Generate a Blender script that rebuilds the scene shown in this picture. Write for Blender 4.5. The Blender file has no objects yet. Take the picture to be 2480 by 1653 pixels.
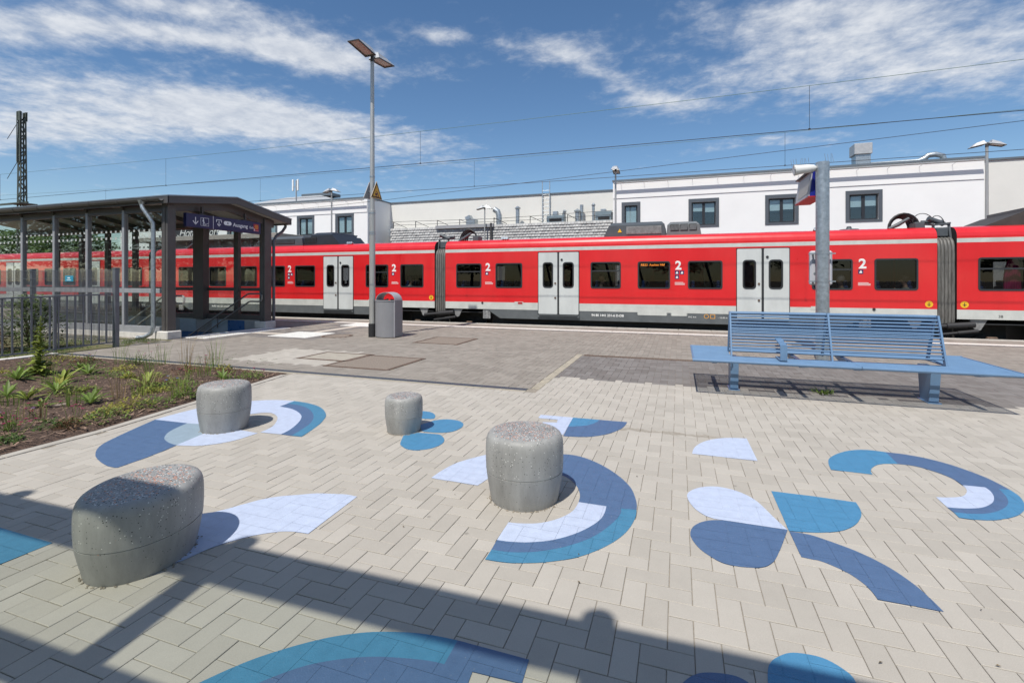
import bpy, bmesh, math, random
from mathutils import Vector, Matrix
from mathutils.geometry import tessellate_polygon
random.seed(7)
rad = math.radians
scene = bpy.context.scene
COL = scene.collection

# ------------------------------------------------------------------ camera
cam_data = bpy.data.cameras.new('camera')
cam = bpy.data.objects.new('camera', cam_data)
COL.objects.link(cam)
cam.location = (0, 0, 1.65)
cam.rotation_euler = (rad(90), 0, rad(19.0))
cam_data.sensor_width = 36
cam_data.lens = 17.0
cam_data.shift_y = -0.0603
cam_data.clip_start = 0.05
cam_data.clip_end = 3000
scene.camera = cam

cy = scene.cycles
cy.max_bounces = 6
cy.diffuse_bounces = 3
cy.glossy_bounces = 3
cy.transmission_bounces = 4
cy.transparent_max_bounces = 10
cy.caustics_reflective = False
cy.caustics_refractive = False

# ------------------------------------------------------------------ world, sun, exposure
SUN_EL, SUN_AZ = rad(59), rad(10.5)      # light travels towards +Y, slightly towards +X
scene.view_settings.view_transform = 'Standard'
scene.view_settings.look = 'None'
scene.view_settings.gamma = 1
scene.view_settings.exposure = 0.52
sun_data = bpy.data.lights.new('sun', 'SUN')
sun_data.energy = 3.3
sun_data.angle = rad(0.53)
sun_data.color = (1.0, 0.955, 0.88)
sun = bpy.data.objects.new('sun', sun_data)
COL.objects.link(sun)
sun.location = (-6, -30, 45)
sdir = Vector((math.sin(SUN_AZ) * math.cos(SUN_EL), math.cos(SUN_AZ) * math.cos(SUN_EL), -math.sin(SUN_EL)))
sun.rotation_euler = sdir.to_track_quat('-Z', 'Y').to_euler()

world = bpy.data.worlds.new('World')
scene.world = world
world.use_nodes = True
wn, wl = world.node_tree.nodes, world.node_tree.links
wn.clear()

def N(nodes, kind, **kw):
    n = nodes.new(kind)
    for k, v in kw.items():
        if k.startswith('i_'):
            n.inputs[k[2:].replace('_', ' ')].default_value = v
        elif k.startswith('n_'):
            n.inputs[int(k[2:])].default_value = v
        else:
            setattr(n, k, v)
    return n

def M2(nodes, links, op, a, b=None, c=None, clamp=False):
    n = nodes.new('ShaderNodeMath')
    n.operation = op
    n.use_clamp = clamp
    for i, s in enumerate((a, b, c)):
        if s is None:
            continue
        if isinstance(s, (int, float)):
            n.inputs[i].default_value = s
        else:
            links.new(s, n.inputs[i])
    return n.outputs[0]

def build_world():
    out = N(wn, 'ShaderNodeOutputWorld')
    bg = N(wn, 'ShaderNodeBackground')
    bg.inputs['Strength'].default_value = 0.15
    sky = N(wn, 'ShaderNodeTexSky')
    sky.sky_type = 'NISHITA'
    sky.sun_disc = False
    sky.sun_elevation = SUN_EL
    sky.sun_rotation = math.atan2(-sdir.x, -sdir.y)
    sky.air_density = 1.0
    sky.dust_density = 0.15
    sky.ozone_density = 2.2
    tc = N(wn, 'ShaderNodeTexCoord')
    sep = N(wn, 'ShaderNodeSeparateXYZ')
    wl.new(tc.outputs['Generated'], sep.inputs[0])
    x, y, z = sep.outputs
    zc = M2(wn, wl, 'MAXIMUM', z, 0.02)
    zc = M2(wn, wl, 'ADD', zc, 0.10)
    px = M2(wn, wl, 'DIVIDE', x, zc)
    py = M2(wn, wl, 'DIVIDE', y, zc)
    # cloud streets drift along one direction: rotate, then stretch
    a = rad(CLOUD_ROT)
    cu = M2(wn, wl, 'ADD', M2(wn, wl, 'MULTIPLY', px, math.cos(a)), M2(wn, wl, 'MULTIPLY', py, math.sin(a)))
    cv = M2(wn, wl, 'SUBTRACT', M2(wn, wl, 'MULTIPLY', py, math.cos(a)), M2(wn, wl, 'MULTIPLY', px, math.sin(a)))
    def tex(su, sv, ou, ov, scale, detail, rough, dist, lac=2.0):
        cb = N(wn, 'ShaderNodeCombineXYZ')
        wl.new(M2(wn, wl, 'MULTIPLY_ADD', cu, su, ou), cb.inputs[0])
        wl.new(M2(wn, wl, 'MULTIPLY_ADD', cv, sv, ov), cb.inputs[1])
        t = N(wn, 'ShaderNodeTexNoise')
        t.inputs['Scale'].default_value = scale
        t.inputs['Detail'].default_value = detail
        t.inputs['Roughness'].default_value = rough
        t.inputs['Distortion'].default_value = dist
        wl.new(cb.outputs[0], t.inputs['Vector'])
        return t.outputs[0]
    big = tex(0.55, 1.0, CLOUD_OFF[0], CLOUD_OFF[1], 0.85, 3.0, 0.5, 0.25)
    mid = tex(0.75, 1.0, 3.1, 8.4, 2.6, 7.0, 0.62, 0.4)
    fin = tex(1.0, 1.0, 1.7, 2.2, 10.0, 7.0, 0.64, 0.15)
    # cloud banks in view, plus unseen ones added to lift the shade (in cloud-layer coordinates), broken up by the noise
    bank = None
    pc = N(wn, 'ShaderNodeCombineXYZ')
    wl.new(px, pc.inputs[0])
    wl.new(py, pc.inputs[1])
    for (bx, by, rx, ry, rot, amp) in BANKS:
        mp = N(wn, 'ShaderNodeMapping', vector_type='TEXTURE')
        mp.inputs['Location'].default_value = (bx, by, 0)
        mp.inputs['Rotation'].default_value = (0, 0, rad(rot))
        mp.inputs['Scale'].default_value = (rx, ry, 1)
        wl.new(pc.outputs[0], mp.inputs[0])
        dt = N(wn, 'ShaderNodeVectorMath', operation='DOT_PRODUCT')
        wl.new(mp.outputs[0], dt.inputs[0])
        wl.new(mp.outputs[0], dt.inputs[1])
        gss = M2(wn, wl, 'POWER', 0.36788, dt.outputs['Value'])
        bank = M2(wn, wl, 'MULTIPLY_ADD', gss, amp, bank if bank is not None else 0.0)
    d = M2(wn, wl, 'MULTIPLY', big, 0.50)
    d = M2(wn, wl, 'MULTIPLY_ADD', mid, 0.62, d)
    d = M2(wn, wl, 'MULTIPLY_ADD', fin, 0.56, d)
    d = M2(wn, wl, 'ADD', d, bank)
    mr = N(wn, 'ShaderNodeMapRange')
    mr.interpolation_type = 'SMOOTHSTEP'
    mr.inputs['From Min'].default_value = CLOUD_LO
    mr.inputs['From Max'].default_value = CLOUD_HI
    wl.new(d, mr.inputs['Value'])
    # thinner towards the horizon line and below it
    fade = N(wn, 'ShaderNodeMapRange')
    fade.inputs['From Min'].default_value = 0.02
    fade.inputs['From Max'].default_value = 0.16
    wl.new(z, fade.inputs['Value'])
    dens = M2(wn, wl, 'MULTIPLY', mr.outputs[0], fade.outputs[0])
    dens = M2(wn, wl, 'MULTIPLY', dens, 0.86)
    # cloud tone: bright puffs, soft grey-blue folds
    tone = N(wn, 'ShaderNodeMapRange')
    tone.inputs['From Min'].default_value = 0.35
    tone.inputs['From Max'].default_value = 0.68
    wl.new(fin, tone.inputs['Value'])
    tmix = N(wn, 'ShaderNodeMix', data_type='RGBA')
    wl.new(tone.outputs[0], tmix.inputs[0])
    tmix.inputs[6].default_value = (2.8, 3.0, 3.35, 1)
    tmix.inputs[7].default_value = (3.9, 4.0, 4.15, 1)
    # the blue of the sky, a little deeper than the raw model
    hs = N(wn, 'ShaderNodeHueSaturation')
    hs.inputs['Saturation'].default_value = SKY_SAT
    hs.inputs['Value'].default_value = SKY_VAL
    wl.new(sky.outputs[0], hs.inputs['Color'])
    mx = N(wn, 'ShaderNodeMix', data_type='RGBA')
    wl.new(dens, mx.inputs[0])
    wl.new(hs.outputs[0], mx.inputs[6])
    wl.new(tmix.outputs[2], mx.inputs[7])
    wl.new(mx.outputs[2], bg.inputs['Color'])
    wl.new(bg.outputs[0], out.inputs[0])
    world.cycles.sampling_method = 'MANUAL'
    world.cycles.sample_map_resolution = 512

CLOUD_ROT = 0
CLOUD_OFF = (0.0, 0.0)
CLOUD_LO, CLOUD_HI = 0.845, 1.34
SKY_SAT, SKY_VAL = 1.15, 0.545
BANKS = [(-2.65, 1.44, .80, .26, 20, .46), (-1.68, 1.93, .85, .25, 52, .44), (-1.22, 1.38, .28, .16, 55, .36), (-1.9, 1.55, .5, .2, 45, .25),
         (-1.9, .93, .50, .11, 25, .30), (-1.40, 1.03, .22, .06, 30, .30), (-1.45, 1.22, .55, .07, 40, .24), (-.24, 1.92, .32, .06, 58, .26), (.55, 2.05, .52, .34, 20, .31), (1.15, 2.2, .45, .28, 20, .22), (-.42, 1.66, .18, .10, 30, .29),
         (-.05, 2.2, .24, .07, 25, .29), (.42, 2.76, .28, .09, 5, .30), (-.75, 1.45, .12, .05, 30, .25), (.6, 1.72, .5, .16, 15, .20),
         (-.3, -1.8, 1.2, .5, 30, .30), (2.6, .4, .9, .4, 60, .30), (-1.8, -1.2, .8, .3, 20, .28), (1.2, -.6, .7, .3, 45, .26), (.1, .25, .9, .4, 30, .26), (1.8, 1.0, .8, .35, 20, .26), (-1.6, -.1, .7, .35, 40, .26), (-.2, -1.0, 1.0, .45, 160, .28), (3.2, -1.2, 1.3, .6, 20, .3), (-3.4, -1.6, 1.3, .6, 40, .3),  # unseen banks overhead, beside and behind the camera, added to raise ambient light
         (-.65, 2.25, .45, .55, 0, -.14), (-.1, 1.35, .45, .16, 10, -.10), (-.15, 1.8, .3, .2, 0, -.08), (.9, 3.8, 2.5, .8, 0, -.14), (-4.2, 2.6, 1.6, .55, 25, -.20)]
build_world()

# ------------------------------------------------------------------ materials
MATS = {}
def mat(name, col, rough=0.6, metal=0.0, var=0.0, vscale=6.0, bump=0.0, bscale=60.0, coat=0.0, spec=0.5,
        emit=None, stretch=(1, 1, 1), space='Object', ior=1.5):
    """plain procedural material: colour with soft mottling, optional fine relief"""
    if name in MATS:
        return MATS[name]
    m = bpy.data.materials.new(name)
    m.use_nodes = True
    nt = m.node_tree
    b = nt.nodes['Principled BSDF']
    b.inputs['Roughness'].default_value = rough
    b.inputs['Metallic'].default_value = metal
    b.inputs['Specular IOR Level'].default_value = spec
    b.inputs['Coat Weight'].default_value = coat
    b.inputs['Coat Roughness'].default_value = 0.08
    b.inputs['Base Color'].default_value = (*col, 1)
    tc = nt.nodes.new('ShaderNodeTexCoord')
    mp = nt.nodes.new('ShaderNodeMapping')
    mp.inputs['Scale'].default_value = stretch
    src = tc.outputs['Object'] if space == 'Object' else nt.nodes.new('ShaderNodeNewGeometry').outputs['Position']
    nt.links.new(src, mp.inputs['Vector'])
    if var:
        t = nt.nodes.new('ShaderNodeTexNoise')
        t.inputs['Scale'].default_value = vscale
        t.inputs['Detail'].default_value = 5
        t.inputs['Roughness'].default_value = 0.65
        nt.links.new(mp.outputs[0], t.inputs['Vector'])
        mr = nt.nodes.new('ShaderNodeMapRange')
        mr.inputs['From Min'].default_value = 0.3
        mr.inputs['From Max'].default_value = 0.7
        mr.inputs['To Min'].default_value = 1 - var
        mr.inputs['To Max'].default_value = 1 + var
        nt.links.new(t.outputs[0], mr.inputs['Value'])
        mx = nt.nodes.new('ShaderNodeMix')
        mx.data_type = 'RGBA'
        mx.blend_type = 'MULTIPLY'
        mx.inputs[0].default_value = 1
        mx.inputs[6].default_value = (*col, 1)
        nt.links.new(mr.outputs[0], mx.inputs[7])
        nt.links.new(mx.outputs[2], b.inputs['Base Color'])
        rr = nt.nodes.new('ShaderNodeMapRange')
        rr.inputs['To Min'].default_value = max(0.02, rough - 0.12)
        rr.inputs['To Max'].default_value = min(1, rough + 0.12)
        nt.links.new(t.outputs[0], rr.inputs['Value'])
        nt.links.new(rr.outputs[0], b.inputs['Roughness'])
    if bump:
        t = nt.nodes.new('ShaderNodeTexNoise')
        t.inputs['Scale'].default_value = bscale
        t.inputs['Detail'].default_value = 4
        nt.links.new(mp.outputs[0], t.inputs['Vector'])
        bp = nt.nodes.new('ShaderNodeBump')
        bp.inputs['Strength'].default_value = bump
        bp.inputs['Distance'].default_value = 0.01
        nt.links.new(t.outputs[0], bp.inputs['Height'])
        nt.links.new(bp.outputs[0], b.inputs['Normal'])
    if emit:
        b.inputs['Emission Color'].default_value = (*emit[0], 1)
        b.inputs['Emission Strength'].default_value = emit[1]
    MATS[name] = m
    return m

def glass_mat(name, tint, refl=1.0, rough=0.0, base=0.07):
    """thin pane: clear transmission with fresnel reflection"""
    if name in MATS:
        return MATS[name]
    m = bpy.data.materials.new(name)
    m.use_nodes = True
    nt = m.node_tree
    nt.nodes.clear()
    out = nt.nodes.new('ShaderNodeOutputMaterial')
    tr = nt.nodes.new('ShaderNodeBsdfTransparent')
    tr.inputs[0].default_value = (*tint, 1)
    gl = nt.nodes.new('ShaderNodeBsdfGlossy')
    gl.inputs['Roughness'].default_value = rough
    gl.inputs['Color'].default_value = (refl, refl, refl, 1)
    lw = nt.nodes.new('ShaderNodeLayerWeight')      # facing term: the same from either side of the sheet
    lw.inputs['Blend'].default_value = 0.5
    p5 = M2(nt.nodes, nt.links, 'POWER', lw.outputs['Facing'], 5.0)
    fz = M2(nt.nodes, nt.links, 'MULTIPLY_ADD', p5, 0.95 - base, base, clamp=True)
    mx = nt.nodes.new('ShaderNodeMixShader')
    nt.links.new(fz, mx.inputs[0])
    nt.links.new(tr.outputs[0], mx.inputs[1])
    nt.links.new(gl.outputs[0], mx.inputs[2])
    nt.links.new(mx.outputs[0], out.inputs[0])
    MATS[name] = m
    return m

def leaf_mat(name, col, var=0.35):
    if name in MATS:
        return MATS[name]
    m = bpy.data.materials.new(name)
    m.use_nodes = True
    nt = m.node_tree
    b = nt.nodes['Principled BSDF']
    b.inputs['Roughness'].default_value = 0.5
    b.inputs['Specular IOR Level'].default_value = 0.3
    gi = nt.nodes.new('ShaderNodeNewGeometry')
    mr = nt.nodes.new('ShaderNodeMapRange')
    mr.inputs['To Min'].default_value = 1 - var
    mr.inputs['To Max'].default_value = 1 + var
    nt.links.new(gi.outputs['Random Per Island'], mr.inputs['Value'])
    mx = nt.nodes.new('ShaderNodeMix')
    mx.data_type = 'RGBA'
    mx.blend_type = 'MULTIPLY'
    mx.inputs[0].default_value = 1
    mx.inputs[6].default_value = (*col, 1)
    nt.links.new(mr.outputs[0], mx.inputs[7])
    nt.links.new(mx.outputs[2], b.inputs['Base Color'])
    tl = nt.nodes.new('ShaderNodeBsdfTranslucent')
    nt.links.new(mx.outputs[2], tl.inputs[0])
    ms = nt.nodes.new('ShaderNodeMixShader')
    ms.inputs[0].default_value = 0.3
    nt.links.new(b.outputs[0], ms.inputs[1])
    nt.links.new(tl.outputs[0], ms.inputs[2])
    nt.links.new(ms.outputs[0], nt.nodes['Material Output'].inputs[0])
    MATS[name] = m
    return m

def paver_mat(name, dark, light, stain=0.25, grain=0.16, streak=None):
    """concrete block: every block its own tone, sandy grain, broad stains"""
    m = bpy.data.materials.new(name)
    m.use_nodes = True
    nt = m.node_tree
    n, l = nt.nodes, nt.links
    b = n['Principled BSDF']
    b.inputs['Roughness'].default_value = 0.85
    b.inputs['Specular IOR Level'].default_value = 0.25
    geo = n.new('ShaderNodeNewGeometry')
    oi = n.new('ShaderNodeObjectInfo')
    r = M2(n, l, 'FRACT', M2(n, l, 'ADD', geo.outputs['Random Per Island'], oi.outputs['Random']))
    mx = N(n, 'ShaderNodeMix', data_type='RGBA')
    l.new(r, mx.inputs[0])
    mx.inputs[6].default_value = (*dark, 1)
    mx.inputs[7].default_value = (*light, 1)
    g1 = N(n, 'ShaderNodeTexNoise'); g1.inputs['Scale'].default_value = 190; g1.inputs['Detail'].default_value = 4
    g2 = N(n, 'ShaderNodeTexNoise'); g2.inputs['Scale'].default_value = 1.3; g2.inputs['Detail'].default_value = 7; g2.inputs['Roughness'].default_value = 0.7
    g3 = N(n, 'ShaderNodeTexNoise'); g3.inputs['Scale'].default_value = 9; g3.inputs['Detail'].default_value = 5; g3.inputs['Roughness'].default_value = 0.7
    for g in (g1, g2, g3):
        l.new(geo.outputs['Position'], g.inputs['Vector'])
    f = M2(n, l, 'MULTIPLY_ADD', M2(n, l, 'SUBTRACT', g1.outputs[0], 0.5), grain * 2, 1.0)
    f = M2(n, l, 'MULTIPLY_ADD', M2(n, l, 'SUBTRACT', g2.outputs[0], 0.5), stain * 1.5, f)
    f = M2(n, l, 'MULTIPLY_ADD', M2(n, l, 'SUBTRACT', g3.outputs[0], 0.5), stain * 0.9, f)
    mm = N(n, 'ShaderNodeMix', data_type='RGBA', blend_type='MULTIPLY')
    mm.inputs[0].default_value = 1
    l.new(mx.outputs[2], mm.inputs[6])
    l.new(f, mm.inputs[7])
    # small dark specks (gum, oil) with their own outline
    vo = N(n, 'ShaderNodeTexVoronoi'); vo.inputs['Scale'].default_value = 2.6
    l.new(geo.outputs['Position'], vo.inputs['Vector'])
    sp = N(n, 'ShaderNodeMapRange'); sp.inputs['From Min'].default_value = 0.03; sp.inputs['From Max'].default_value = 0.05
    sp.inputs['To Min'].default_value = 0.72
    l.new(vo.outputs['Distance'], sp.inputs['Value'])
    m3 = N(n, 'ShaderNodeMix', data_type='RGBA', blend_type='MULTIPLY')
    m3.inputs[0].default_value = 1
    l.new(mm.outputs[2], m3.inputs[6])
    l.new(sp.outputs[0], m3.inputs[7])
    vo2 = N(n, 'ShaderNodeTexVoronoi'); vo2.inputs['Scale'].default_value = 7.5
    l.new(geo.outputs['Position'], vo2.inputs['Vector'])
    s2 = N(n, 'ShaderNodeSeparateColor'); l.new(vo2.outputs['Color'], s2.inputs[0])
    rad2 = M2(n, l, 'MULTIPLY', s2.outputs[0], 0.055)
    on = M2(n, l, 'LESS_THAN', vo2.outputs['Distance'], rad2)
    m4 = N(n, 'ShaderNodeMix', data_type='RGBA', blend_type='MULTIPLY')
    l.new(M2(n, l, 'MULTIPLY', on, 0.45), m4.inputs[0])
    l.new(m3.outputs[2], m4.inputs[6])
    m4.inputs[7].default_value = (.45, .42, .40, 1)
    fin = m4.outputs[2]
    if streak:
        # dried trickle of dirt: (x0, x1, y, slope, half width)
        x0, x1, y0, sl, hw = streak
        sp3 = N(n, 'ShaderNodeSeparateXYZ'); l.new(geo.outputs['Position'], sp3.inputs[0])
        wob = M2(n, l, 'MULTIPLY', M2(n, l, 'SUBTRACT', g3.outputs[0], 0.5), 0.30)
        cy_ = M2(n, l, 'ADD', M2(n, l, 'MULTIPLY_ADD', sp3.outputs[0], sl, y0), wob)
        dd = M2(n, l, 'ABSOLUTE', M2(n, l, 'SUBTRACT', sp3.outputs[1], cy_))
        k1 = N(n, 'ShaderNodeMapRange'); k1.inputs['From Min'].default_value = hw; k1.inputs['From Max'].default_value = 0; l.new(dd, k1.inputs['Value'])
        k2 = M2(n, l, 'MULTIPLY', M2(n, l, 'GREATER_THAN', sp3.outputs[0], x0), M2(n, l, 'LESS_THAN', sp3.outputs[0], x1))
        m5 = N(n, 'ShaderNodeMix', data_type='RGBA', blend_type='MULTIPLY')
        l.new(M2(n, l, 'MULTIPLY', M2(n, l, 'MULTIPLY', k1.outputs[0], k2), 0.6), m5.inputs[0])
        l.new(fin, m5.inputs[6]); m5.inputs[7].default_value = (.50, .45, .38, 1)
        fin = m5.outputs[2]
    l.new(fin, b.inputs['Base Color'])
    bp = N(n, 'ShaderNodeBump'); bp.inputs['Strength'].default_value = 0.25; bp.inputs['Distance'].default_value = 0.004
    l.new(g1.outputs[0], bp.inputs['Height'])
    l.new(bp.outputs[0], b.inputs['Normal'])
    MATS[name] = m
    return m

def terrazzo_mat(name, base, chips=1.0):
    """cast concrete with white, black and terracotta chips, densest on the ground top face"""
    m = bpy.data.materials.new(name)
    m.use_nodes = True
    nt = m.node_tree
    n, l = nt.nodes, nt.links
    b = n['Principled BSDF']
    b.inputs['Roughness'].default_value = 0.55
    geo = n.new('ShaderNodeNewGeometry')
    tc = n.new('ShaderNodeTexCoord')
    no = N(n, 'ShaderNodeTexNoise'); no.inputs['Scale'].default_value = 7; no.inputs['Detail'].default_value = 6; no.inputs['Roughness'].default_value = 0.7
    mp = N(n, 'ShaderNodeMapping'); mp.inputs['Scale'].default_value = (1, 1, 0.25)
    l.new(tc.outputs['Object'], mp.inputs[0])
    l.new(mp.outputs[0], no.inputs['Vector'])
    fm = N(n, 'ShaderNodeMapRange'); fm.inputs['From Min'].default_value = .3; fm.inputs['From Max'].default_value = .7
    fm.inputs['To Min'].default_value = .74; fm.inputs['To Max'].default_value = 1.22
    l.new(no.outputs[0], fm.inputs['Value'])
    mb = N(n, 'ShaderNodeMix', data_type='RGBA', blend_type='MULTIPLY'); mb.inputs[0].default_value = 1
    mb.inputs[6].default_value = (*base, 1)
    l.new(fm.outputs[0], mb.inputs[7])
    col = mb.outputs[2]
    sep = N(n, 'ShaderNodeSeparateXYZ'); l.new(geo.outputs['Normal'], sep.inputs[0])
    so = N(n, 'ShaderNodeSeparateXYZ'); l.new(tc.outputs['Object'], so.inputs[0])
    up = N(n, 'ShaderNodeMapRange'); up.inputs['From Min'].default_value = .9; up.inputs['From Max'].default_value = 1.0
    l.new(sep.outputs[2], up.inputs['Value'])
    hi = N(n, 'ShaderNodeMapRange'); hi.inputs['From Min'].default_value = 0.18; hi.inputs['From Max'].default_value = 0.24
    l.new(so.outputs[2], hi.inputs['Value'])
    for i, (sc, c, t_side, t_low, t_top) in enumerate(((62, (.66, .65, .62), .20, .06, .30), (64, (.015, .015, .017), .19, .15, .28), (50, (.55, .23, .13), .05, .0, .30), (85, (.09, .10, .12), .14, .07, .28))):
        vo = N(n, 'ShaderNodeTexVoronoi'); vo.inputs['Scale'].default_value = sc; vo.inputs['Randomness'].default_value = 1
        off = N(n, 'ShaderNodeMapping'); off.inputs['Location'].default_value = (i * 3.1, i * 1.7, i * 5.3)
        l.new(tc.outputs['Object'], off.inputs[0])
        l.new(off.outputs[0], vo.inputs['Vector'])
        thr = M2(n, l, 'MULTIPLY_ADD', hi.outputs[0], t_side - t_low, t_low)
        thr = M2(n, l, 'MULTIPLY_ADD', up.outputs[0], t_top - t_side, thr)
        # only some cells hold a chip
        sc3 = N(n, 'ShaderNodeSeparateColor'); l.new(vo.outputs['Color'], sc3.inputs[0])
        keep = M2(n, l, 'LESS_THAN', sc3.outputs[0], M2(n, l, 'MULTIPLY_ADD', up.outputs[0], 0.4, 0.3))
        f = M2(n, l, 'MULTIPLY', M2(n, l, 'LESS_THAN', vo.outputs['Distance'], thr), keep)
        mx = N(n, 'ShaderNodeMix', data_type='RGBA')
        l.new(f, mx.inputs[0]); l.new(col, mx.inputs[6]); mx.inputs[7].default_value = (*c, 1)
        col = mx.outputs[2]
    l.new(col, b.inputs['Base Color'])
    g1 = N(n, 'ShaderNodeTexNoise'); g1.inputs['Scale'].default_value = 120; g1.inputs['Detail'].default_value = 3
    l.new(tc.outputs['Object'], g1.inputs['Vector'])
    bp = N(n, 'ShaderNodeBump'); bp.inputs['Strength'].default_value = 0.12; bp.inputs['Distance'].default_value = 0.004
    l.new(g1.outputs[0], bp.inputs['Height']); l.new(bp.outputs[0], b.inputs['Normal'])
    MATS[name] = m
    return m

# ------------------------------------------------------------------ geometry helpers
def origin_of(o):
    while o.parent:
        o = o.parent
    return o.location.copy()

class MB:
    """collects shapes, then links them as ONE mesh object"""
    def __init__(self):
        self.v, self.f, self.m = [], [], []
    def add(self, vs, fs, mi=0):
        k = len(self.v)
        self.v.extend([tuple(p) for p in vs])
        for f in fs:
            self.f.append(tuple(i + k for i in f))
            self.m.append(mi)
        return self
    def box(self, x0, x1, y0, y1, z0, z1, mi=0):
        vs = [(x, y, z) for z in (z0, z1) for y in (y0, y1) for x in (x0, x1)]
        return self.add(vs, [(0, 2, 3, 1), (4, 5, 7, 6), (0, 1, 5, 4), (1, 3, 7, 5), (3, 2, 6, 7), (2, 0, 4, 6)], mi)
    def cbox(self, x0, x1, y0, y1, z0, z1, c=0.01, mi=0):
        """box with chamfered edges"""
        X, Y, Z = (x0, x1), (y0, y1), (z0, z1)
        vs, idx = [], {}
        for i in (0, 1):
            for j in (0, 1):
                for k in (0, 1):
                    sx, sy, sz = (1 - 2 * i) * c, (1 - 2 * j) * c, (1 - 2 * k) * c
                    for a in range(3):
                        p = [X[i] + sx, Y[j] + sy, Z[k] + sz]
                        p[a] = (X[i], Y[j], Z[k])[a]
                        idx[(i, j, k, a)] = len(vs)
                        vs.append(p)
        fs = []
        for i in (0, 1):
            q = [(i, 0, 0, 0), (i, 1, 0, 0), (i, 1, 1, 0), (i, 0, 1, 0)]
            fs.append([idx[t] for t in (q if i else q[::-1])])
            q = [(0, i, 0, 1), (0, i, 1, 1), (1, i, 1, 1), (1, i, 0, 1)]
            fs.append([idx[t] for t in (q if i else q[::-1])])
            q = [(0, 0, i, 2), (1, 0, i, 2), (1, 1, i, 2), (0, 1, i, 2)]
            fs.append([idx[t] for t in (q if i else q[::-1])])
        for i in (0, 1):
            for j in (0, 1):
                fs.append([idx[(i, j, 0, 0)], idx[(i, j, 1, 0)], idx[(i, j, 1, 1)], idx[(i, j, 0, 1)]])
                fs.append([idx[(i, 0, j, 0)], idx[(i, 1, j, 0)], idx[(i, 1, j, 2)], idx[(i, 0, j, 2)]])
                fs.append([idx[(0, i, j, 1)], idx[(1, i, j, 1)], idx[(1, i, j, 2)], idx[(0, i, j, 2)]])
                for k in (0, 1):
                    fs.append([idx[(i, j, k, a)] for a in range(3)])
        return self.add(vs, fs, mi)
    def beam(self, p0, p1, w, h, mi=0, up=(0, 0, 1)):
        p0, p1 = Vector(p0), Vector(p1)
        d = (p1 - p0).normalized()
        s = d.cross(Vector(up))
        if s.length < 1e-4:
            s = d.cross(Vector((1, 0, 0)))
        s.normalize()
        t = s.cross(d)
        vs = []
        for p in (p0, p1):
            for a, b in ((-1, -1), (1, -1), (1, 1), (-1, 1)):
                vs.append(p + s * (a * w / 2) + t * (b * h / 2))
        return self.add(vs, [(3, 2, 1, 0), (4, 5, 6, 7), (0, 1, 5, 4), (1, 2, 6, 5), (2, 3, 7, 6), (3, 0, 4, 7)], mi)
    def tube(self, pts, r, n=8, mi=0, caps=True):
        pts = [Vector(p) for p in pts]
        k = len(pts)
        rs = r if isinstance(r, (list, tuple)) else [r] * k
        tang = []
        for i in range(k):
            a = pts[max(0, i - 1)]
            b = pts[min(k - 1, i + 1)]
            tang.append((b - a).normalized())
        ref = Vector((0, 0, 1)) if abs(tang[0].z) < 0.9 else Vector((1, 0, 0))
        s = tang[0].cross(ref).normalized()
        vs = []
        for i in range(k):
            s = (s - tang[i] * s.dot(tang[i])).normalized()
            t = tang[i].cross(s)
            for j in range(n):
                a = 2 * math.pi * j / n
                vs.append(pts[i] + (s * math.cos(a) + t * math.sin(a)) * rs[i])
        fs = []
        for i in range(k - 1):
            for j in range(n):
                fs.append((i * n + j, i * n + (j + 1) % n, (i + 1) * n + (j + 1) % n, (i + 1) * n + j))
        if caps:
            fs.append(tuple(range(n))[::-1])
            fs.append(tuple((k - 1) * n + j for j in range(n)))
        return self.add(vs, fs, mi)
    def cyl(self, p0, p1, r0, r1=None, n=12, mi=0):
        return self.tube([p0, p1], [r0, r0 if r1 is None else r1], n, mi)
    def prism(self, poly, vec, mi=0):
        """polygon (3-D points) extruded along vec"""
        vec = Vector(vec)
        k = len(poly)
        p = [Vector(q) for q in poly]
        nrm = Vector((0, 0, 0))
        for i in range(k):
            nrm += p[i].cross(p[(i + 1) % k])
        if nrm.dot(vec) > 0:
            p = p[::-1]
        vs = p + [q + vec for q in p]
        fs = [tuple(range(k)), tuple(range(2 * k - 1, k - 1, -1))]
        for i in range(k):
            j = (i + 1) % k
            fs.append((j, i, i + k, j + k))
        return self.add(vs, fs, mi)
    def lathe(self, prof, n=32, c=(0, 0, 0), mi=0):
        vs, fs = [], []
        for r, z in prof:
            for j in range(n):
                a = 2 * math.pi * j / n
                vs.append((c[0] + r * math.cos(a), c[1] + r * math.sin(a), c[2] + z))
        for i in range(len(prof) - 1):
            for j in range(n):
                fs.append((i * n + j, i * n + (j + 1) % n, (i + 1) * n + (j + 1) % n, (i + 1) * n + j))
        fs.append(tuple(range(n))[::-1])
        fs.append(tuple((len(prof) - 1) * n + j for j in range(n)))
        return self.add(vs, fs, mi)
    def build(self, name, mats, parent=None, smooth=False, at=(0, 0, 0), bevel=0.0):
        if not isinstance(mats, (list, tuple)):
            mats = [mats]
        o0 = origin_of(parent) if parent else Vector(at)
        me = bpy.data.meshes.new(name)
        me.from_pydata([(x - o0.x, y - o0.y, z - o0.z) for x, y, z in self.v], [], self.f)
        for mm in mats:
            me.materials.append(mm)
        if len(mats) > 1:
            me.polygons.foreach_set('material_index', self.m)
        if smooth:
            me.polygons.foreach_set('use_smooth', [True] * len(me.polygons))
            if smooth != 'full':
                me.set_sharp_from_angle(angle=rad(38))
        me.update()
        ob = bpy.data.objects.new(name, me)
        COL.objects.link(ob)
        if parent:
            ob.parent = parent
        else:
            ob.location = at
        if bevel:
            bm = ob.modifiers.new('bevel', 'BEVEL')
            bm.width = bevel
            bm.segments = 2
            bm.limit_method = 'ANGLE'
        return ob

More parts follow.
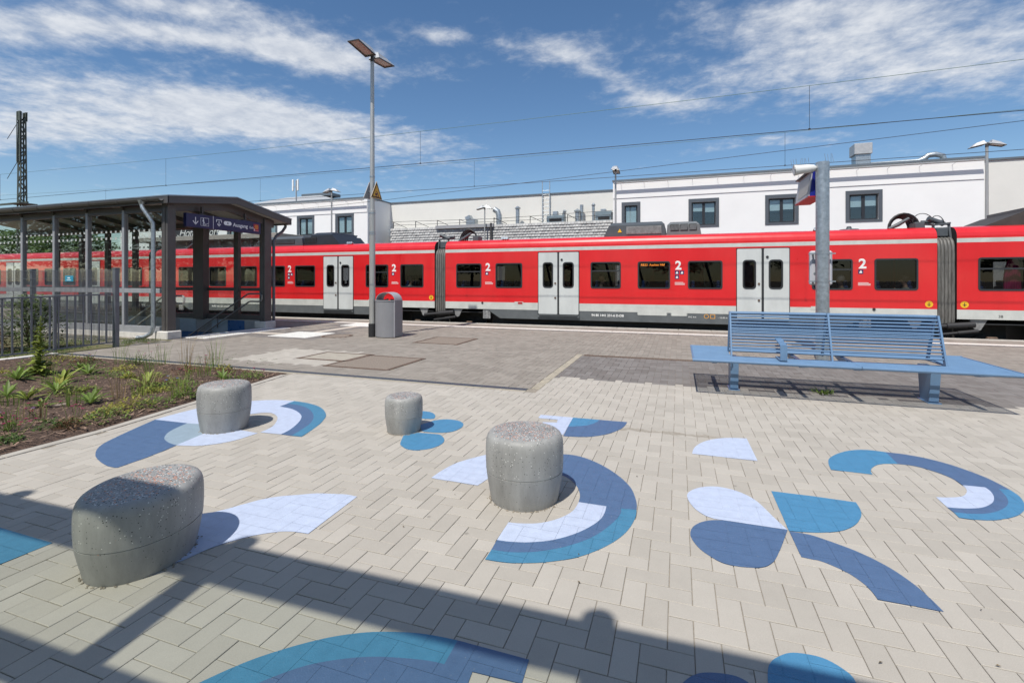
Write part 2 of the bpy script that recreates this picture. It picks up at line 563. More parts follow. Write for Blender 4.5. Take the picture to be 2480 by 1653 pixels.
def tag(o, label=None, cat=None, group=None, kind=None):
    if label:
        o['label'] = label
    if cat:
        o['category'] = cat
    if group:
        o['group'] = group
    if kind:
        o['kind'] = kind
    return o

def thing(name, label, cat, loc, group=None):
    o = bpy.data.objects.new(name, None)
    o.empty_display_size = 0.2
    COL.objects.link(o)
    o.location = loc
    return tag(o, label, cat, group)

def copy_tree(o, parent=None):
    c = o.copy()
    COL.objects.link(c)
    c.parent = parent
    for ch in list(o.children):
        copy_tree(ch, c)
    return c

def text_mb(mb, s, size, org, xd, yd, mi=0, depth=0.003, offset=0.0, shear=0.0, align='LEFT', spacing=1.0):
    """lettering as real thin geometry: org = baseline start, xd / yd = reading and up directions"""
    cu = bpy.data.curves.new('lettering', 'FONT')
    cu.body = s
    cu.size = size
    cu.extrude = depth / 2
    cu.offset = offset
    cu.shear = shear
    cu.align_x = align
    cu.space_character = spacing
    cu.resolution_u = 3
    ob = bpy.data.objects.new('lettering', cu)
    COL.objects.link(ob)
    dg = bpy.context.evaluated_depsgraph_get()
    me = bpy.data.meshes.new_from_object(ob.evaluated_get(dg))
    xd, yd = Vector(xd).normalized(), Vector(yd).normalized()
    zd = xd.cross(yd)
    org = Vector(org)
    mb.add([org + xd * v.co.x + yd * v.co.y + zd * v.co.z for v in me.vertices], [tuple(p.vertices) for p in me.polygons], mi)
    bpy.data.objects.remove(ob)
    bpy.data.curves.remove(cu)
    bpy.data.meshes.remove(me)
    return mb

def rrect(x0, x1, z0, z1, r, n=4):
    pts = []
    for cx, cz, a0 in ((x1 - r, z1 - r, 0), (x0 + r, z1 - r, 90), (x0 + r, z0 + r, 180), (x1 - r, z0 + r, 270)):
        for i in range(n + 1):
            a = rad(a0 + 90 * i / n)
            pts.append((cx + r * math.cos(a), cz + r * math.sin(a)))
    return pts

def ring_mb(mb, outer, inner, y0, y1, mi=0):
    """frame between two outlines of equal length lying in an XZ plane, from depth y0 (front) to y1"""
    n = len(outer)
    vs = [(x, y0, z) for x, z in outer] + [(x, y0, z) for x, z in inner] + [(x, y1, z) for x, z in outer] + [(x, y1, z) for x, z in inner]
    fs = []
    for i in range(n):
        j = (i + 1) % n
        fs.append((j, i, n + i, n + j))
        fs.append((i, j, 2 * n + j, 2 * n + i))
        fs.append((n + j, n + i, 3 * n + i, 3 * n + j))
        fs.append((2 * n + i, 2 * n + j, 3 * n + j, 3 * n + i))
    return mb.add(vs, fs, mi)

def wall_holes(mb, x0, x1, z0, z1, y, holes, mi=0, back=None, zbreaks=(), zmat=None):
    """sheet facing -Y at depth y with rectangular openings (hx0,hx1,hz0,hz1)"""
    xs = sorted(set([x0, x1] + [h[0] for h in holes] + [h[1] for h in holes]))
    zs = sorted(set([z0, z1] + [h[2] for h in holes] + [h[3] for h in holes] + list(zbreaks)))
    for i in range(len(xs) - 1):
        for j in range(len(zs) - 1):
            cx, cz = (xs[i] + xs[i + 1]) / 2, (zs[j] + zs[j + 1]) / 2
            if any(h[0] < cx < h[1] and h[2] < cz < h[3] for h in holes):
                continue
            k = zmat(cz) if zmat else mi
            yy = y(cz) if callable(y) else y
            mb.add([(xs[i], yy, zs[j]), (xs[i + 1], yy, zs[j]), (xs[i + 1], yy, zs[j + 1]), (xs[i], yy, zs[j + 1])], [(0, 1, 2, 3)], k)
    return mb

# base colours
m_sand = mat('joint_sand', (.27, .235, .19), .95, var=.3, vscale=30, space='World')
m_pav_light = paver_mat('paver_light', (.385, .355, .312), (.44, .407, .36), .15, streak=(-1.0, .62, 5.47, .02, .06))
m_pav_brown = paver_mat('paver_weathered', (.235, .21, .182), (.295, .265, .232), .28)
m_pav_dark = paver_mat('paver_dark', (.16, .145, .135), (.215, .20, .19), .25)
m_conc = mat('concrete', (.42, .40, .36), .85, var=.18, vscale=5, bump=.25, bscale=90)
m_conc_w = mat('concrete_pale', (.62, .60, .56), .85, var=.12, vscale=8, bump=.2, bscale=80)
m_galv = mat('galvanised_steel', (.40, .44, .47), .42, .75, var=.22, vscale=14)
m_steel = mat('brushed_steel', (.46, .45, .43), .42, .55, var=.12, vscale=9, stretch=(1, 1, .1))
m_grey_dk = mat('dark_grey_paint', (.055, .053, .052), .45, var=.12, vscale=4)
m_grey_sh = mat('shelter_paint', (.085, .08, .078), .42, var=.12, vscale=3)
m_grey_lt = mat('light_grey_paint', (.34, .345, .36), .45, var=.1, vscale=3)
m_black = mat('black_rubber', (.018, .018, .02), .6, var=.2, vscale=10)
m_glass = glass_mat('clear_glass', (.92, .945, .93))
# ------------------------------------------------------------------ ground, platform, paving
EDGE = 17.05            # platform edge
WELL = (-24.0, -13.50, 9.80, 12.98)   # stairwell opening
m_ballast = mat('ballast', (.13, .11, .095), .95, var=.45, vscale=18, bump=.8, bscale=25, space='World')
mb = MB()
mb.add([(-900, -700, -.95), (900, -700, -.95), (900, 900, -.95), (-900, 900, -.95)], [(0, 1, 2, 3)])
tag(mb.build('ground', m_ballast), kind='structure')

SLAB = -0.007
mb = MB()
for (x0, x1, y0, y1) in ((-48, 30, -14, WELL[2]), (-48, 30, WELL[3], EDGE - .06), (WELL[1], 30, WELL[2], WELL[3]), (-48, WELL[0], WELL[2], WELL[3])):
    mb.box(x0, x1, y0, y1, -.94, SLAB)
platform = tag(mb.build('platform', m_sand), kind='structure')
mb = MB()
for k in range(-48, 30):
    mb.cbox(k + .006, k + .994, EDGE - .42, EDGE, -.20, -.001, .008)
mb.box(-48, 30, EDGE - .055, EDGE - .02, -.94, -.20)
tag(mb.build('platform_edge', m_conc, platform), kind='stuff')

BED_EDGE = [(-6.03, -2.0), (-6.02, 2.72), (-6.02, 3.51), (-6.22, 4.83), (-6.53, 6.64)]
def bed_u(v):
    for (a, b) in zip(BED_EDGE[:-1], BED_EDGE[1:]):
        if a[1] <= v <= b[1]:
            t = (v - a[1]) / (b[1] - a[1])
            return a[0] + t * (b[0] - a[0])
    return -6.53

CELL = 0.116
U0, V0 = -1.44, 2.965
BX = [(-7.62, -6.29, 8.12, 9.10), (-6.48, -4.98, 7.56, 9.02), (-6.62, -5.28, 11.12, 12.52),   # inspection covers
      (-11.42, -9.98, 11.05, 12.36), (-13.5, -12.48, 9.85, 13.28), (-11.55, -10.25, 14.42, 15.42)]
BX_FULL = BX + [(-12.48, -11.42, 11.50, 11.80), (-10.92, -10.60, 12.36, 14.42)]
def zone(u, v):
    """which paving lies at this spot"""
    if WELL[0] - .3 < u < WELL[1] + .04 and WELL[2] - .22 < v < WELL[3] + .3:
        return None
    if v > EDGE - .44:
        return None
    if 15.44 < v < 15.74:
        return None
    for b in BX_FULL:
        if b[0] < u < b[1] and b[2] < v < b[3]:
            return None
    if (u + 9.47) ** 2 + (v - 11.75) ** 2 < .46 ** 2:
        return None
    if v < 6.79:
        if u < bed_u(v) + .13:
            return None
        return 'light'
    if u < -2.13:
        if v < 7.03:
            return None
        if u < -13.0 and v < 8.3:
            return None
        if v > 15.2 and v < 15.44:
            return 'dark'
        if -8.75 < u < -6.25 and 7.6 < v < 9.25 and (u + v * .5 < -2.2):
            return 'light'
        for b in BX[3:]:
            if b[0] - .45 < u < b[1] + .45 and b[2] - .3 < v < b[3] + .3:
                return 'dark'
        if (-12.48 < u < -11 and 11.1 < v < 12.2) or (-11.3 < u < -10.2 and 12.2 < v < 14.6):
            return 'dark'
        return 'brown'
    if u < -1.98 and v < 10.6:
        return None
    if v < 8.0 + .02 * math.sin(u * 3):
        return 'light'
    if v < 10.42:
        return 'dark'
    if v < 10.62:
        return None
    if 15.2 < v < 15.44:
        return 'dark'
    return 'brown'

bricks = {'light': [], 'brown': [], 'dark': []}
i0, i1 = int((-27 - U0) / CELL), int((11.5 - U0) / CELL)
j0, j1 = int((-1.6 - V0) / CELL), int((EDGE - V0) / CELL)
for j in range(j0, j1 + 1):
    for i in range(i0, i1 + 1):
        d = (i + j) % 4
        if d == 0:
            u, v, du, dv = U0 + i * CELL, V0 + j * CELL, 2 * CELL, CELL
        elif d == 2:
            u, v, du, dv = U0 + i * CELL, V0 + j * CELL, CELL, 2 * CELL
        else:
            continue
        z = zone(u + du / 2, v + dv / 2)
        hit = [zone(u + du * a, v + dv * b) for a in (.06, .5, .94) for b in (.06, .5, .94)]
        good = [q for q in hit if q]
        if not good:
            continue
        z = z or good[0]
        if len(good) < 9:
            # block cut to fit along a kerb, drain or cover
            n = 24
            xs = [k for k in range(n) if sum(1 for b in (.1, .3, .5, .7, .9) if zone(u + du * (k + .5) / n, v + dv * b)) >= 3]
            if not xs:
                xs = [k for k in range(n) if any(zone(u + du * (k + .5) / n, v + dv * b) for b in (.1, .3, .5, .7, .9))]
            ys = [k for k in range(n) if sum(1 for a in (.1, .3, .5, .7, .9) if zone(u + du * a, v + dv * (k + .5) / n)) >= 2]
            if not xs or not ys:
                continue
            u, du = u + du * min(xs) / n, du * (max(xs) + 1 - min(xs)) / n
            v, dv = v + dv * min(ys) / n, dv * (max(ys) + 1 - min(ys)) / n
            if du < .02 or dv < .02:
                continue
        bricks[z].append((u, v, du, dv))

GAP, CH = .0017, .0026
def brick_geo(mb, u0, u1, v0, v1, zt=0.0, zb=-.03, tilt=(0, 0)):
    a, b, c, d = u0 + GAP, u1 - GAP, v0 + GAP, v1 - GAP
    t = lambda x, y: zt + tilt[0] * (x - (u0 + u1) / 2) + tilt[1] * (y - (v0 + v1) / 2)
    vs = []
    for k, dz in ((CH, 0), (0, -CH * .8)):
        for x, y in ((a + k, c + k), (b - k, c + k), (b - k, d - k), (a + k, d - k)):
            vs.append((x, y, t(x, y) + dz))
    for x, y in ((a, c), (b, c), (b, d), (a, d)):
        vs.append((x, y, zb))
    fs = [(0, 1, 2, 3)]
    for q in (0, 4):
        for k in range(4):
            n = (k + 1) % 4
            fs.append((q + 4 + k, q + 4 + n, q + n, q + k))
    mb.add(vs, fs)

def in_view(u, v):
    X = u * math.cos(rad(19)) + v * math.sin(rad(19))
    Y = -u * math.sin(rad(19)) + v * math.cos(rad(19))
    if Y < .5:
        return False
    px = 1240 + 1171 * X / Y
    py = 677 + 1171 * 1.65 / Y
    return -20 < px < 2500 and py < 1690
paving = {}
rnd = random.Random(3)
for key, m_, nm in (('light', m_pav_light, 'plaza_paving'), ('brown', m_pav_brown, 'platform_paving'), ('dark', m_pav_dark, 'dark_paving')):
    L = bricks[key]
    near = set()
    if True:
        order = sorted((b for b in L if abs(b[2] * b[3] - 2 * CELL * CELL) < 1e-6 and in_view(b[0] + b[2] / 2, b[1] + b[3] / 2)), key=lambda b: (b[0] ** 2 + b[1] ** 2))
        near = set(order[:298] if key == 'light' else [])
    mb = MB()
    for b in L:
        if b in near:
            continue
        if key != 'light' and b[1] > 13.6:
            # far rows: flatter pieces
            pass
        brick_geo(mb, b[0], b[0] + b[2], b[1], b[1] + b[3], rnd.uniform(-.0012, .0012), tilt=(rnd.uniform(-.006, .006), rnd.uniform(-.006, .006)))
    o = mb.build(nm, m_)
    tag(o, kind='structure')
    paving[key] = o
    if near:
        proto = {}
        for q, (du, dv) in (('h', (2 * CELL, CELL)), ('v', (CELL, 2 * CELL))):
            pm = MB()
            brick_geo(pm, -du / 2, du / 2, -dv / 2, dv / 2)
            po = pm.build('paver', m_)
            proto[q] = po.data
            bpy.data.objects.remove(po)
        for b in order[:298]:
            q = 'h' if b[2] > b[3] else 'v'
            po = bpy.data.objects.new('paver', proto[q])
            COL.objects.link(po)
            po.parent = o
            po.location = (b[0] + b[2] / 2, b[1] + b[3] / 2, rnd.uniform(-.0012, .0012))
            po.rotation_euler = (rnd.uniform(-.006, .006), rnd.uniform(-.006, .006), rnd.uniform(-.004, .004))

# kerb stones along the planting bed
mb = MB()
pts = BED_EDGE
acc = 0
for (a, b) in zip(pts[:-1], pts[1:]):
    A, B = Vector((*a, 0)), Vector((*b, 0))
    d = (B - A); n = max(1, round(d.length / 1.0))
    for k in range(n):
        p, q = A + d * (k / n), A + d * ((k + 1) / n)
        dd = d.normalized() * .003
        mb.beam(p + dd + Vector((.055, 0, -.05)), q - dd + Vector((.055, 0, -.05)), .105, .108)
kerb = mb.build('bed_kerb', mat('kerb_beige', (.40, .37, .325), .9, var=.12, vscale=4, bump=.2), bevel=.006)
tag(kerb, kind='structure')

# slot drain: steel grate along the plaza edge, with concrete flank
mb = MB()
mb.box(-13.0, -2.14, 6.80, 6.875, -.05, .0)
mb.box(-13.0, -2.14, 7.005, 7.03, -.05, .0)
tag(mb.build('drain_kerb', mat('kerb_worn', (.36, .32, .25), .9, var=.25, vscale=7, bump=.2)), kind='structure')
m_grate = mat('drain_steel', (.16, .19, .22), .4, .6, var=.2, vscale=10)
dr = thing('drain_channel', 'long blue grey steel drainage channel crossing the paving behind the stools', 'drain', (-7.5, 6.94, 0))
mb = MB()
mb.box(-13.0, -2.15, 6.876, 6.884, -.03, .004); mb.box(-13.0, -2.15, 6.996, 7.004, -.03, .004)
mb.box(-13.0, -2.15, 6.884, 6.996, -.03, -.024)
mb.build('channel', m_grate, dr)
k = 0
u = -13.0
while u < -2.2:
    w_ = min(1.0, -2.15 - u)
    s = MB()
    n = int(w_ / .03)
    for q in range(n):
        s.box(u + q * .03 + .004, u + q * .03 + .022, 6.886, 6.994, -.012, .002)
    s.box(u + .003, u + w_ - .003, 6.932, 6.948, -.018, .001)
    s.box(u + .003, u + w_ - .003, 6.886, 6.898, -.018, .0015); s.box(u + .003, u + w_ - .003, 6.982, 6.994, -.018, .0015)
    s.build('grate', m_grate, dr)
    u += 1.0
# second drain behind the bench
dr2 = thing('drain_channel', 'narrow rusty slot drain running behind the blue bench', 'drain', (3, 10.52, 0))
m_rust = mat('rusty_iron', (.14, .095, .07), .8, .2, var=.4, vscale=12)
mb = MB()
mb.box(-1.96, 11, 10.44, 10.46, -.03, .002); mb.box(-1.96, 11, 10.58, 10.60, -.03, .002); mb.box(-1.96, 11, 10.46, 10.58, -.03, -.025)
mb.build('channel', m_rust, dr2)
s = MB()
for q in range(int(12.9 / .045)):
    s.box(-1.95 + q * .045, -1.95 + q * .045 + .028, 10.462, 10.578, -.015, .001)
tag(s.build('grate', m_rust, dr2), kind='stuff')
# kerb strip between plaza and platform
mb = MB()
v = 7.06
while v < 10.55:
    mb.cbox(-2.12, -1.985, v + .003, v + .497, -.04, .003, .006)
    v += .5
tag(mb.build('paving_kerb', mat('kerb_worn', (.36, .32, .25), .9, var=.25, vscale=7, bump=.2)), kind='structure')

# white safety line and tactile paving
m_white_p = mat('white_marking', (.74, .73, .70), .7, var=.06, vscale=5)
m_cream = mat('cream_marking', (.55, .49, .42), .8, var=.1, vscale=5)
sl = MB()
for k in range(-27, 12):
    sl.cbox(k + .003, k + .997, 15.455, 15.725, -.03, .003, .004)
tag(sl.build('safety_line', mat('safety_line_white', (.70, .66, .61), .75, var=.1, vscale=4), None), kind='structure')
def tactile(name, label, x0, x1, y0, y1, ribs_along_y):
    t = thing(name, label, 'tactile paving', ((x0 + x1) / 2, (y0 + y1) / 2, 0))
    nx, ny = max(1, round((x1 - x0) / .3)), max(1, round((y1 - y0) / .3))
    wx, wy = (x1 - x0) / nx, (y1 - y0) / ny
    p = MB(); p.cbox(-wx / 2 + .003, wx / 2 - .003, -wy / 2 + .003, wy / 2 - .003, -.03, .001, .003)
    n = 6
    for q in range(n):
        if ribs_along_y:
            c = -wx / 2 + wx * (q + .5) / n
            p.cbox(c - .016, c + .016, -wy / 2 + .01, wy / 2 - .01, 0, .006, .003)
        else:
            for r_ in range(n):
                c, e = -wx / 2 + wx * (q + .5) / n, -wy / 2 + wy * (r_ + .5) / n
                p.cbox(c - .014, c + .014, e - .014, e + .014, 0, .006, .003)
    po = p.build('tile', m_white_p); me = po.data; bpy.data.objects.remove(po)
    for a in range(nx):
        for b in range(ny):
            o = bpy.data.objects.new('tile', me); COL.objects.link(o); o.parent = t
            o.location = (x0 + wx * (a + .5) - t.location.x, y0 + wy * (b + .5) - t.location.y, 0)
    return t
tactile('tactile_paving', 'white ribbed tactile strip right at the top of the stairs', -13.44, -13.12, 10.0, 13.1, True)
tactile('tactile_paving', 'white ribbed tactile strip set one step out from the stairs', -12.92, -12.56, 10.05, 13.2, True)
tactile('tactile_paving', 'white studded tactile square in front of the stair shelter', -11.40, -10.0, 11.07, 12.34, False)
tactile('tactile_paving', 'white studded tactile square at the platform line behind the lamp post', -11.53, -10.27, 14.44, 15.40, False)
gs = MB()
gs.box(-12.47, -11.43, 11.51, 11.79, -.03, .002); gs.box(-10.91, -10.61, 12.37, 14.41, -.03, .002)
tag(gs.build('guide_strip', m_cream), kind='structure')

# inspection covers
def cover(label, x0, x1, y0, y1, fill):
    t = thing('inspection_cover', label, 'manhole cover', ((x0 + x1) / 2, (y0 + y1) / 2, 0))
    f = MB(); r_ = .07
    f.box(x0, x1, y0, y0 + r_, -.03, .003); f.box(x0, x1, y1 - r_, y1, -.03, .003)
    f.box(x0, x0 + r_, y0 + r_, y1 - r_, -.03, .003); f.box(x1 - r_, x1, y0 + r_, y1 - r_, -.03, .003)
    f.build('frame', m_rust, t)
    p = MB(); p.cbox(x0 + r_ + .006, x1 - r_ - .006, y0 + r_ + .006, y1 - r_ - .006, -.03, .002, .004)
    p.build('plate', fill, t)
    return t
m_fill1 = mat('cover_cement', (.36, .325, .27), .9, var=.15, vscale=5)
m_fill2 = mat('cover_gravel', (.23, .19, .155), .95, var=.35, vscale=45, bump=.5, bscale=120)
cover('smaller pale cement cover with rusty frame between drain and lamp post', -7.60, -6.31, 8.14, 9.08, m_fill1)
cover('larger gravel filled cover with wide rusty frame nearest the drain', -6.46, -5.0, 7.58, 9.0, m_fill2)
cover('gravel filled square cover to the right of the litter bin', -6.60, -5.30, 11.14, 12.50, m_fill2)
t = thing('manhole_cover', 'round iron manhole cover left of the lamp post', 'manhole cover', (-9.47, 11.75, 0))
mb = MB(); mb.lathe([(.44, -.03), (.44, .002), (.37, .003), (.37, -.01), (.36, -.01)], 40, (-9.47, 11.75, 0)); mb.build('ring', m_rust, t, True)
mb = MB(); mb.lathe([(.355, -.03), (.355, .001), (.28, .004), (.27, -.002), (.0, -.002)], 40, (-9.47, 11.75, 0)); mb.build('lid', m_fill2, t, True)

# ------------------------------------------------------------------ painted motifs on the plaza
PAINT_COL = {'navy': (.076, .134, .25), 'teal': (.06, .205, .335), 'blue': (.065, .22, .385), 'lilac': (.47, .53, .67), 'grey': (.27, .35, .42)}
m_paint = {k: mat('road_paint_' + k, c, .55, var=.07, vscale=14, bump=.25, bscale=160, space='World') for k, c in PAINT_COL.items()}
for m_ in m_paint.values():
    # scuffs: small worn flecks where the block shows through
    nt = m_.node_tree; n_, l_ = nt.nodes, nt.links
    bs_ = n_['Principled BSDF']; src_ = bs_.inputs['Base Color'].links[0].from_socket
    ge_ = n_.new('ShaderNodeNewGeometry')
    t1_ = N(n_, 'ShaderNodeTexNoise'); t1_.inputs['Scale'].default_value = 55; t1_.inputs['Detail'].default_value = 5; t1_.inputs['Roughness'].default_value = .7
    t2_ = N(n_, 'ShaderNodeTexNoise'); t2_.inputs['Scale'].default_value = 3; t2_.inputs['Detail'].default_value = 3
    l_.new(ge_.outputs['Position'], t1_.inputs['Vector']); l_.new(ge_.outputs['Position'], t2_.inputs['Vector'])
    a_ = M2(n_, l_, 'MULTIPLY_ADD', t2_.outputs[0], .22, t1_.outputs[0])
    k_ = N(n_, 'ShaderNodeMapRange'); k_.inputs['From Min'].default_value = .76; k_.inputs['From Max'].default_value = .86; k_.inputs['To Max'].default_value = .55
    l_.new(a_, k_.inputs['Value'])
    x_ = N(n_, 'ShaderNodeMix', data_type='RGBA'); l_.new(k_.outputs[0], x_.inputs[0]); l_.new(src_, x_.inputs[6]); x_.inputs[7].default_value = (.38, .36, .33, 1)
    l_.new(x_.outputs[2], bs_.inputs['Base Color'])
PAINT = [
    ('A', 'navy', '-5.834 4.018*, -5.609 3.514, -5.439 3.221, -5.204 3.035, -4.961 2.930, -4.754 2.879, -4.657 2.889*, -4.672 3.190, -4.729 3.465*, -4.896 3.503, -5.060 3.580, -5.206 3.725, -5.289 3.886, -5.335 4.040*'),
    ('A', 'grey', '-5.335 4.040*, -5.289 3.886, -5.206 3.725, -5.060 3.580, -4.896 3.503, -4.729 3.465*, -4.859 4.034*, -5.104 4.070*'),
    ('A', 'lilac', '-4.729 3.465*, -4.610 3.491, -4.475 3.547, -4.318 3.735, -4.278 4.026*, -4.528 4.044*, -4.859 4.034*'),
    ('A', 'lilac', '-5.834 4.018*, -5.845 4.232, -5.827 4.534, -5.733 4.835, -5.487 5.063, -5.243 5.205, -4.937 5.252*, -4.901 4.958*, -4.651 4.913, -4.381 4.760, -4.206 4.570, -4.061 4.290, -4.008 4.076*, -4.275 4.057*, -4.324 4.278, -4.527 4.548, -4.725 4.675, -4.861 4.667, -4.971 4.557*, -4.959 4.182*, -5.104 4.070*, -5.335 4.040*'),
    ('A', 'teal', '-4.937 5.252*, -4.644 5.210, -4.359 5.091, -4.086 4.861, -3.928 4.622, -3.825 4.371, -3.746 4.085*, -3.872 4.076*, -3.927 4.297, -4.006 4.511, -4.165 4.741, -4.425 4.965, -4.682 5.087, -4.925 5.113*'),
    ('A', 'navy', '-4.925 5.113*, -4.682 5.087, -4.425 4.965, -4.165 4.741, -4.006 4.511, -3.927 4.297, -3.872 4.076*, -4.008 4.076*, -4.061 4.290, -4.206 4.570, -4.381 4.760, -4.651 4.913, -4.901 4.958*'),
    ('B', 'blue', '-2.789 4.558*, -2.734 4.422, -2.649 4.237, -2.595 4.178, -2.503 4.121, -2.423 4.112, -2.368 4.137, -2.291 4.206, -2.253 4.308, -2.253 4.400, -2.288 4.497, -2.352 4.575, -2.415 4.619, -2.514 4.615, -2.635 4.603, -2.728 4.586*'),
    ('B', 'blue', '-2.639 4.655*, -2.535 4.653, -2.420 4.677, -2.329 4.747, -2.296 4.836, -2.291 4.934, -2.315 5.026, -2.365 5.094, -2.444 5.147, -2.583 5.153, -2.685 5.082, -2.726 5.005, -2.776 4.850*'),
    ('B', 'blue', '-2.902 5.071*, -2.756 5.112, -2.766 5.192, -2.822 5.288, -2.921 5.363, -3.035 5.375, -3.095 5.354*, -3.048 5.076*'),
    ('C', 'lilac', '-1.586 5.572*, -1.589 5.695*, -1.191 5.708*, -1.159 5.036*, -1.236 5.026*, -1.492 5.409*, -1.328 5.446*, -1.346 5.565*, -1.560 5.551*'),
    ('C', 'blue', '-1.191 5.708*, -0.877 5.717*, -0.912 5.571, -0.972 5.467, -1.062 5.391, -1.172 5.344*'),
    ('C', 'navy', '-0.877 5.717*, -0.561 5.729*, -0.576 5.558, -0.612 5.423, -0.690 5.262, -0.813 5.115, -0.944 5.039, -1.036 5.015, -1.150 4.999*, -1.172 5.344*, -1.062 5.391, -0.972 5.467, -0.912 5.571'),
    ('D', 'lilac', '-1.945 3.585*, -1.931 3.773, -1.887 3.954, -1.796 4.115, -1.714 4.225*, -1.614 4.276*, -1.421 3.765*, -1.493 3.721*, -1.521 3.576*'),
    ('D', 'navy', '-1.162 4.419*, -1.019 4.481, -0.869 4.471, -0.681 4.358, -0.497 4.163, -0.363 3.942, -0.299 3.712, -0.285 3.566*, -0.392 3.551*, -0.388 3.459, -0.426 3.312, -0.515 3.109, -0.656 2.937, -0.801 2.829, -0.903 2.783, -0.983 2.761, -1.081 2.753*, -1.088 2.866*, -0.993 2.876, -0.883 2.908, -0.754 2.981, -0.633 3.104, -0.540 3.260, -0.499 3.393, -0.496 3.552*, -0.700 3.551*, -0.716 3.682, -0.761 3.805, -0.828 3.911, -0.905 3.982, -0.991 4.013*, -1.179 4.163*'),
    ('D', 'lilac', '-0.700 3.551*, -0.496 3.552*, -0.499 3.393, -0.540 3.260, -0.633 3.104, -0.754 2.981, -0.883 2.908, -0.993 2.876, -1.088 2.866*, -1.094 3.101*, -1.010 3.113, -0.894 3.157, -0.791 3.252, -0.717 3.388'),
    ('D', 'teal', '-0.392 3.551*, -0.285 3.566*, -0.285 3.426, -0.326 3.222, -0.417 3.030, -0.555 2.857, -0.721 2.741, -0.869 2.677, -0.973 2.654, -1.079 2.647*, -1.081 2.753*, -0.983 2.761, -0.903 2.783, -0.801 2.829, -0.656 2.937, -0.515 3.109, -0.426 3.312, -0.388 3.459'),
    ('E', 'lilac', '0.123 4.890*, 0.149 5.077, 0.227 5.265, 0.352 5.416, 0.495 5.503, 0.670 5.541*, 0.681 4.892*'),
    ('F', 'lilac', '0.680 3.607*, 0.627 3.760, 0.553 3.992, 0.464 4.114, 0.361 4.168, 0.257 4.169, 0.149 4.104, 0.076 3.998, 0.064 3.890, 0.104 3.743, 0.170 3.646, 0.235 3.608*, 0.289 3.608*'),
    ('F', 'navy', '0.679 3.604*, 0.555 3.238, 0.498 3.132, 0.442 3.084, 0.375 3.061, 0.300 3.054, 0.226 3.073, 0.136 3.158, 0.085 3.265, 0.073 3.357, 0.096 3.455, 0.152 3.535, 0.215 3.581, 0.289 3.605*'),
    ('F', 'blue', '0.684 4.225*, 0.976 4.229*, 1.242 4.216*, 1.232 4.085, 1.201 3.972, 1.130 3.838, 1.033 3.726, 0.924 3.657, 0.807 3.616, 0.686 3.596*'),
    ('F', 'navy', '0.687 3.588*, 0.774 3.587, 0.843 3.568, 1.016 3.463, 1.130 3.342, 1.193 3.219, 1.225 3.109, 1.246 2.969*, 1.130 2.973*, 0.972 2.974*, 0.959 3.077, 0.906 3.180, 0.824 3.249, 0.773 3.273, 0.755 3.272, 0.691 3.280*'),
    ('G', 'blue', '1.873 5.537*, 1.740 5.550, 1.605 5.503, 1.458 5.378, 1.327 5.194, 1.276 5.044, 1.253 4.872*, 1.553 4.864*, 1.574 4.969, 1.636 5.085, 1.723 5.170, 1.857 5.216*'),
    ('G', 'navy', '1.873 5.537*, 2.044 5.517, 2.189 5.446, 2.306 5.329, 2.411 5.130, 2.447 4.975, 2.459 4.857*, 2.388 4.854*, 2.351 4.684, 2.288 4.545, 2.186 4.418, 2.061 4.318, 1.945 4.273, 1.845 4.265*, 1.841 4.339*, 1.952 4.359, 2.076 4.416, 2.189 4.530, 2.260 4.653, 2.297 4.769, 2.302 4.853*, 2.156 4.848*, 2.149 4.966, 2.114 5.065, 2.053 5.147, 1.971 5.208, 1.857 5.216*'),
    ('G', 'lilac', '2.156 4.848*, 2.302 4.853*, 2.297 4.769, 2.260 4.653, 2.189 4.530, 2.076 4.416, 1.952 4.359, 1.841 4.339*, 1.846 4.514*, 1.970 4.553, 2.059 4.614, 2.132 4.734'),
    ('G', 'blue', '2.388 4.854*, 2.459 4.857*, 2.449 4.718, 2.382 4.540, 2.290 4.400, 2.172 4.291, 2.040 4.209, 1.933 4.179, 1.840 4.180*, 1.845 4.265*, 1.945 4.273, 2.061 4.318, 2.186 4.418, 2.288 4.545, 2.351 4.684'),
    ('H', 'lilac', '-2.779 2.019*, -3.179 2.508*, -3.094 2.589, -2.974 2.798, -2.881 2.897, -2.747 2.977, -2.641 3.038, -2.512 3.073, -2.414 3.096, -2.311 3.093*, -2.274 2.539*, -2.369 2.530, -2.450 2.506, -2.515 2.467, -2.572 2.420, -2.630 2.357, -2.709 2.232, -2.758 2.053*'),
    ('I', 'teal', '-1.854 1.455*, -1.740 1.630, -1.568 1.799, -1.404 1.905, -1.249 1.965, -1.109 1.997, -0.955 2.010*, -0.950 1.867*, -1.060 1.855, -1.253 1.806, -1.402 1.737, -1.520 1.654, -1.623 1.535*, -1.666 1.419*, -1.886 1.344*'),
    ('I', 'navy', '-0.955 2.010*, -0.613 2.009*, -0.605 1.880*, -0.820 1.870*, -0.809 1.772*, -1.480 1.456*, -1.666 1.419*, -1.623 1.535*, -1.520 1.654, -1.402 1.737, -1.253 1.806, -1.060 1.855, -0.950 1.867*'),
    ('J', 'blue', '0.346 2.213*, 0.369 2.321, 0.427 2.393, 0.492 2.430, 0.596 2.434, 0.670 2.383, 0.687 2.330*, 0.699 2.206*, 0.363 2.090*'),
    ('J', 'navy', '0.017 2.099*, 0.064 2.158, 0.124 2.190, 0.217 2.206, 0.271 2.187*, 0.254 2.053*, -0.006 1.963*'),
    ('K', 'teal', '-4.269 1.933*, -3.707 1.928*, -3.719 1.684*, -3.725 1.586*, -4.542 1.934*'),]
